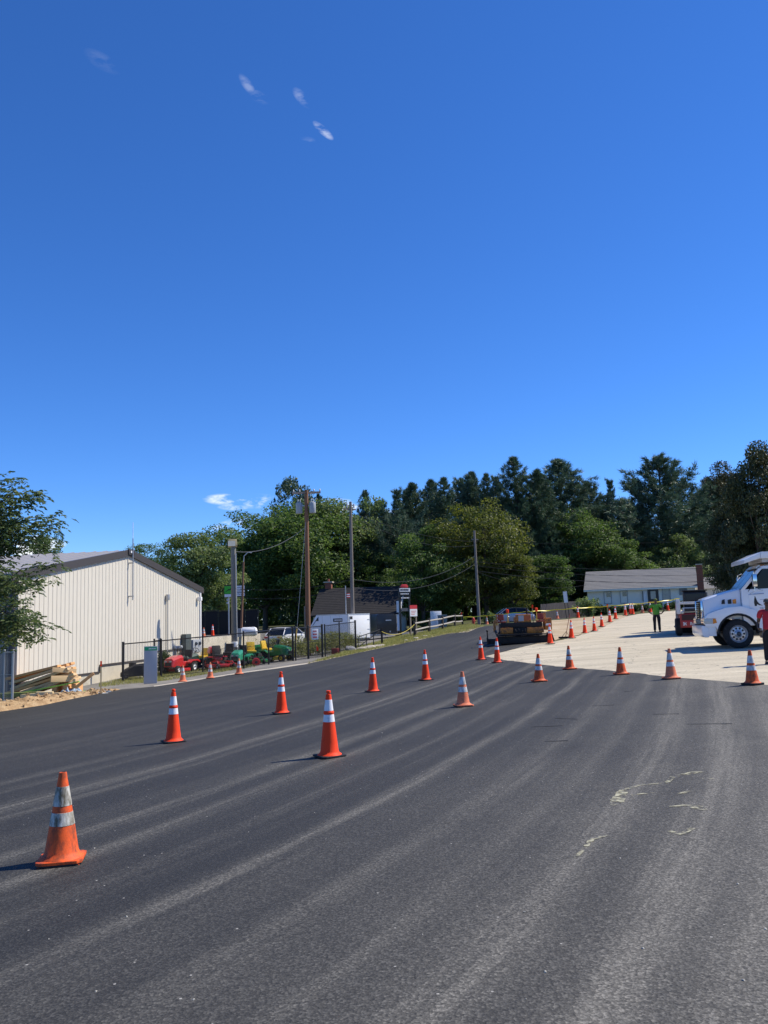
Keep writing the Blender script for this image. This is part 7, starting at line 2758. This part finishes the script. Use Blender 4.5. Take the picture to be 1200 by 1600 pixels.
# ------------------------------------------------------------------ people
def skin_body(name, joints, bones, mt, parent, sub=2, root=0):
    me = bpy.data.meshes.new(name + '_rig')
    idx = {k: i for i, k in enumerate(joints)}
    me.from_pydata([joints[k][0] for k in joints], [(idx[a], idx[b2]) for a, b2 in bones], [])
    ob = bpy.data.objects.new(name + '_rig', me)
    COL.objects.link(ob)
    md = ob.modifiers.new('skin', 'SKIN')
    md.use_smooth_shade = True
    md.branch_smoothing = .4
    for i, k in enumerate(joints):
        r = joints[k][1]
        sv = me.skin_vertices[0].data[i]
        sv.radius = r if isinstance(r, tuple) else (r, r)
        sv.use_root = (i == root)
    sb2 = ob.modifiers.new('sub', 'SUBSURF')
    sb2.levels = sb2.render_levels = sub
    dg = bpy.context.evaluated_depsgraph_get()
    out = bpy.data.meshes.new_from_object(ob.evaluated_get(dg))
    bpy.data.objects.remove(ob)
    out.materials.clear()
    out.materials.append(mt)
    out.shade_smooth()
    o = link_mesh(name, out, parent)
    return o


def person(label, loc, rz_, skin, shirt, pants, shoe, hat, H=1.75, arms='down', vest=None, stocky=1.0, brim=True, hair=None, sleeve=.55):
    """faces local -y; x is to its left"""
    o = thing('person', label, 'person', loc, rz_)
    k = H / 1.75
    S_ = lambda v: tuple(q * k for q in v)
    st = stocky
    hipz, shz = .93, 1.42
    J = {}

    def j(n_, p, r):
        J[n_] = (S_(p), tuple(q * k for q in r) if isinstance(r, tuple) else r * k)
    j('pelvis', (0, 0, .95), (.15 * st, .11 * st))
    j('waist', (0, .005, 1.10), (.14 * st, .105 * st))
    j('chest', (0, .01, 1.28), (.165 * st, .115 * st))
    j('neckb', (0, .01, 1.43), (.075, .065))
    j('neck', (0, -.005, 1.50), .055)
    j('head0', (0, -.015, 1.57), (.068, .078))
    j('head1', (0, -.010, 1.65), (.080, .097))
    j('head2', (0, -.005, 1.715), (.062, .075))
    bones = [('pelvis', 'waist'), ('waist', 'chest'), ('chest', 'neckb'), ('neckb', 'neck'), ('neck', 'head0'), ('head0', 'head1'), ('head1', 'head2')]
    hands = {}
    for s, n_ in ((1, 'l'), (-1, 'r')):
        j('hip' + n_, (s * .095 * st, 0, .90), .092 * st)
        j('knee' + n_, (s * .115, -.015 if s > 0 else .01, .49), .060)
        j('ank' + n_, (s * .125, .02, .09), .043)
        j('toe' + n_, (s * .14, -.13, .045), .036)
        bones += [('pelvis', 'hip' + n_), ('hip' + n_, 'knee' + n_), ('knee' + n_, 'ank' + n_), ('ank' + n_, 'toe' + n_)]
        sh = (s * .185 * st, .01, shz - .01)
        if arms == 'down':
            el, wr, hd = (s * .255 * st, .03, 1.13), (s * .265 * st, -.07, .89), (s * .262 * st, -.10, .81)
        elif arms == 'fore':
            el, wr, hd = (s * .25 * st, .05, 1.13), (s * .24 * st, -.16, .98), (s * .20 * st, -.24, .955)
        else:                                             # hands on the hips
            el, wr, hd = (s * .37 * st, .08, 1.15), (s * .24 * st, -.04, .99), (s * .19 * st, -.09, .985)
        j('sh' + n_, sh, .065 * st)
        j('el' + n_, el, .045)
        j('wr' + n_, wr, .031)
        j('palm' + n_, hd, (.040, .022))
        bones += [('neckb', 'sh' + n_), ('sh' + n_, 'el' + n_), ('el' + n_, 'wr' + n_), ('wr' + n_, 'palm' + n_)]
        dv = (Vector(hd) - Vector(wr)).normalized()
        sd = Vector((0, 1, 0)) if arms == 'down' else Vector((0, 0, 1))
        for f in range(4):
            off = sd * (-.030 + .020 * f)
            ln = (.050, .056, .053, .042)[f]
            q0 = Vector(hd) + dv * .018 + off
            q1 = q0 + dv * ln * .6 + Vector((-s * .008, 0, 0))
            q2 = q1 + dv * ln * .5 + Vector((-s * .018, -.004, 0))
            hands.setdefault(n_, []).append((q0, q1, q2))
        th0 = Vector(wr) + dv * .035 - sd * .030
        hands[n_].append((th0, th0 - sd * .022 + dv * .030, th0 - sd * .026 + dv * .062 + Vector((-s * .006, 0, 0))))
    body = skin_body('body', J, bones, skin, o, 2)
    # fingers are grown into the palm and joined to the one body mesh
    bmj = bmesh.new()
    bmj.from_mesh(body.data)
    for n_ in hands:
        for ch in hands[n_]:
            fb = MB().tube([Vector(S_(p)) for p in ch], [.0095 * k, .0085 * k, .0065 * k], 6)
            vv = [bmj.verts.new(p) for p in fb.v]
            for q in fb.f:
                bmj.faces.new([vv[i] for i in q])
    # nose, ears and brow
    for c, s3 in (((0, -.108, 1.625), (.014, .022, .022)), ((.080, -.005, 1.63), (.010, .022, .030)), ((-.080, -.005, 1.63), (.010, .022, .030)), ((0, -.088, 1.575), (.026, .010, .007))):
        g = bmesh.ops.create_icosphere(bmj, subdivisions=2, radius=1.0)
        for v in g['verts']:
            v.co = Vector(S_((v.co.x * s3[0] + c[0], v.co.y * s3[1] + c[1], v.co.z * s3[2] + c[2])))
    bmj.to_mesh(body.data)
    bmj.free()
    body.data.shade_smooth()
    for s in (-1, 1):
        MB().ball(S_((s * .030, -.098, 1.642)), .009 * k, 8).build('eye', mat('eye_dark', (.02, .015, .012), .2), body)
    # clothes as looser surfaces over the same joints
    Jt = {a: (J[a][0], tuple(q + .020 * k for q in J[a][1]) if isinstance(J[a][1], tuple) else J[a][1] + .017 * k) for a in ('waist', 'chest', 'neckb')}
    Jt['hem'] = (S_((0, 0, .93)), (.178 * st * k, .137 * st * k))
    bt = [('hem', 'waist'), ('waist', 'chest'), ('chest', 'neckb')]
    for s, n_ in ((1, 'l'), (-1, 'r')):
        a, b2 = Vector(J['sh' + n_][0]), Vector(J['el' + n_][0])
        Jt['sh' + n_] = (tuple(a), .083 * st * k)
        Jt['sl' + n_] = (tuple(a.lerp(b2, sleeve + .1)), .070 * k)
        bt += [('neckb', 'sh' + n_), ('sh' + n_, 'sl' + n_)]
    shirt_o = skin_body('shirt', Jt, bt, shirt, o, 2)
    Jp = {'belt': (S_((0, 0, 1.00)), (.163 * st * k, .124 * st * k)), 'pelvis': (S_((0, 0, .93)), (.168 * st * k, .128 * st * k))}
    bp = [('belt', 'pelvis')]
    for n_ in 'lr':
        Jp['hip' + n_] = (J['hip' + n_][0], .108 * st * k)
        Jp['knee' + n_] = (J['knee' + n_][0], .080 * k)
        q = Vector(J['ank' + n_][0])
        Jp['cuff' + n_] = (tuple(q + Vector((0, 0, -.02))), .072 * k)
        bp += [('pelvis', 'hip' + n_), ('hip' + n_, 'knee' + n_), ('knee' + n_, 'cuff' + n_)]
    skin_body('trousers', Jp, bp, pants, o, 2)
    for s, n_ in ((1, 'l'), (-1, 'r')):
        x = J['ank' + n_][0][0] / k
        loft([[S_((x + a * w, y, z0 + b2 * hh)) for a, b2 in ((-1, 0), (1, 0), (1, .5), (.6, 1), (-.6, 1), (-1, .5))] for y, w, z0, hh in ((.075, .035, 0, .07), (.05, .045, 0, .11), (-.03, .047, 0, .10), (-.12, .052, 0, .065), (-.19, .035, 0, .045))]).build('shoe', shoe, o, smooth=True, angle=60)
    if vest is not None:
        Jv = {'hem': (S_((0, 0, .98)), (.190 * st * k, .150 * st * k)), 'chest': (J['chest'][0], (.202 * st * k, .150 * st * k)), 'sh': (S_((0, .01, 1.41)), (.15 * st * k, .095 * k))}
        skin_body('vest', Jv, [('hem', 'chest'), ('chest', 'sh')], vest, o, 2)
    if hat is not None:
        ht = MB().lathe([(.098 * k, 1.675 * k), (.100 * k, 1.70 * k), (.088 * k, 1.745 * k), (.050 * k, 1.775 * k), (.005, 1.782 * k)], 18, (0, -.005 * k, 0)).build('cap', hat, o, smooth=True)
        if brim:
            MB().prism([(-.075 * k, -.085 * k), (.075 * k, -.085 * k), (.06 * k, -.165 * k), (0, -.185 * k), (-.06 * k, -.165 * k)], 1.675 * k, 1.688 * k, 'z').build('cap_peak', hat, ht, bevel=.004)
    return o


M_SKIN_D = mat('skin_deep', (.085, .045, .028), .55, var=.1)
M_SKIN_M = mat('skin_brown', (.16, .085, .055), .55, var=.1)
rp = at(1207, 23.9)
person('person in red polo shirt, dark trousers and cap standing beside the dump truck', rp + Vector((0, 0, .012)), R(-28), M_SKIN_D, mat('red_polo', (.42, .024, .036), .85, var=.1, scale=10), mat('black_trousers', (.012, .012, .016), .9, var=.2), mat('black_shoe', (.012, .012, .012), .6), mat('camo_cap', (.10, .095, .08), .9, var=.5, scale=30), H=1.76, arms='fore', stocky=1.1)
gp_ = at(1027.5, 45.5)
person('worker in lime green shirt and dark trousers standing alone on the pale pavement', gp_ + Vector((0, 0, .012)), R(160), M_SKIN_M, mat('lime_shirt', (.15, .40, .04), .8, var=.12, scale=10), mat('dark_work_trousers', (.030, .024, .022), .95, var=.2), mat('work_boot', (.03, .022, .016), .8), mat('olive_hat', (.11, .14, .04), .9), H=1.73, arms='hips', stocky=1.15, sleeve=.45)
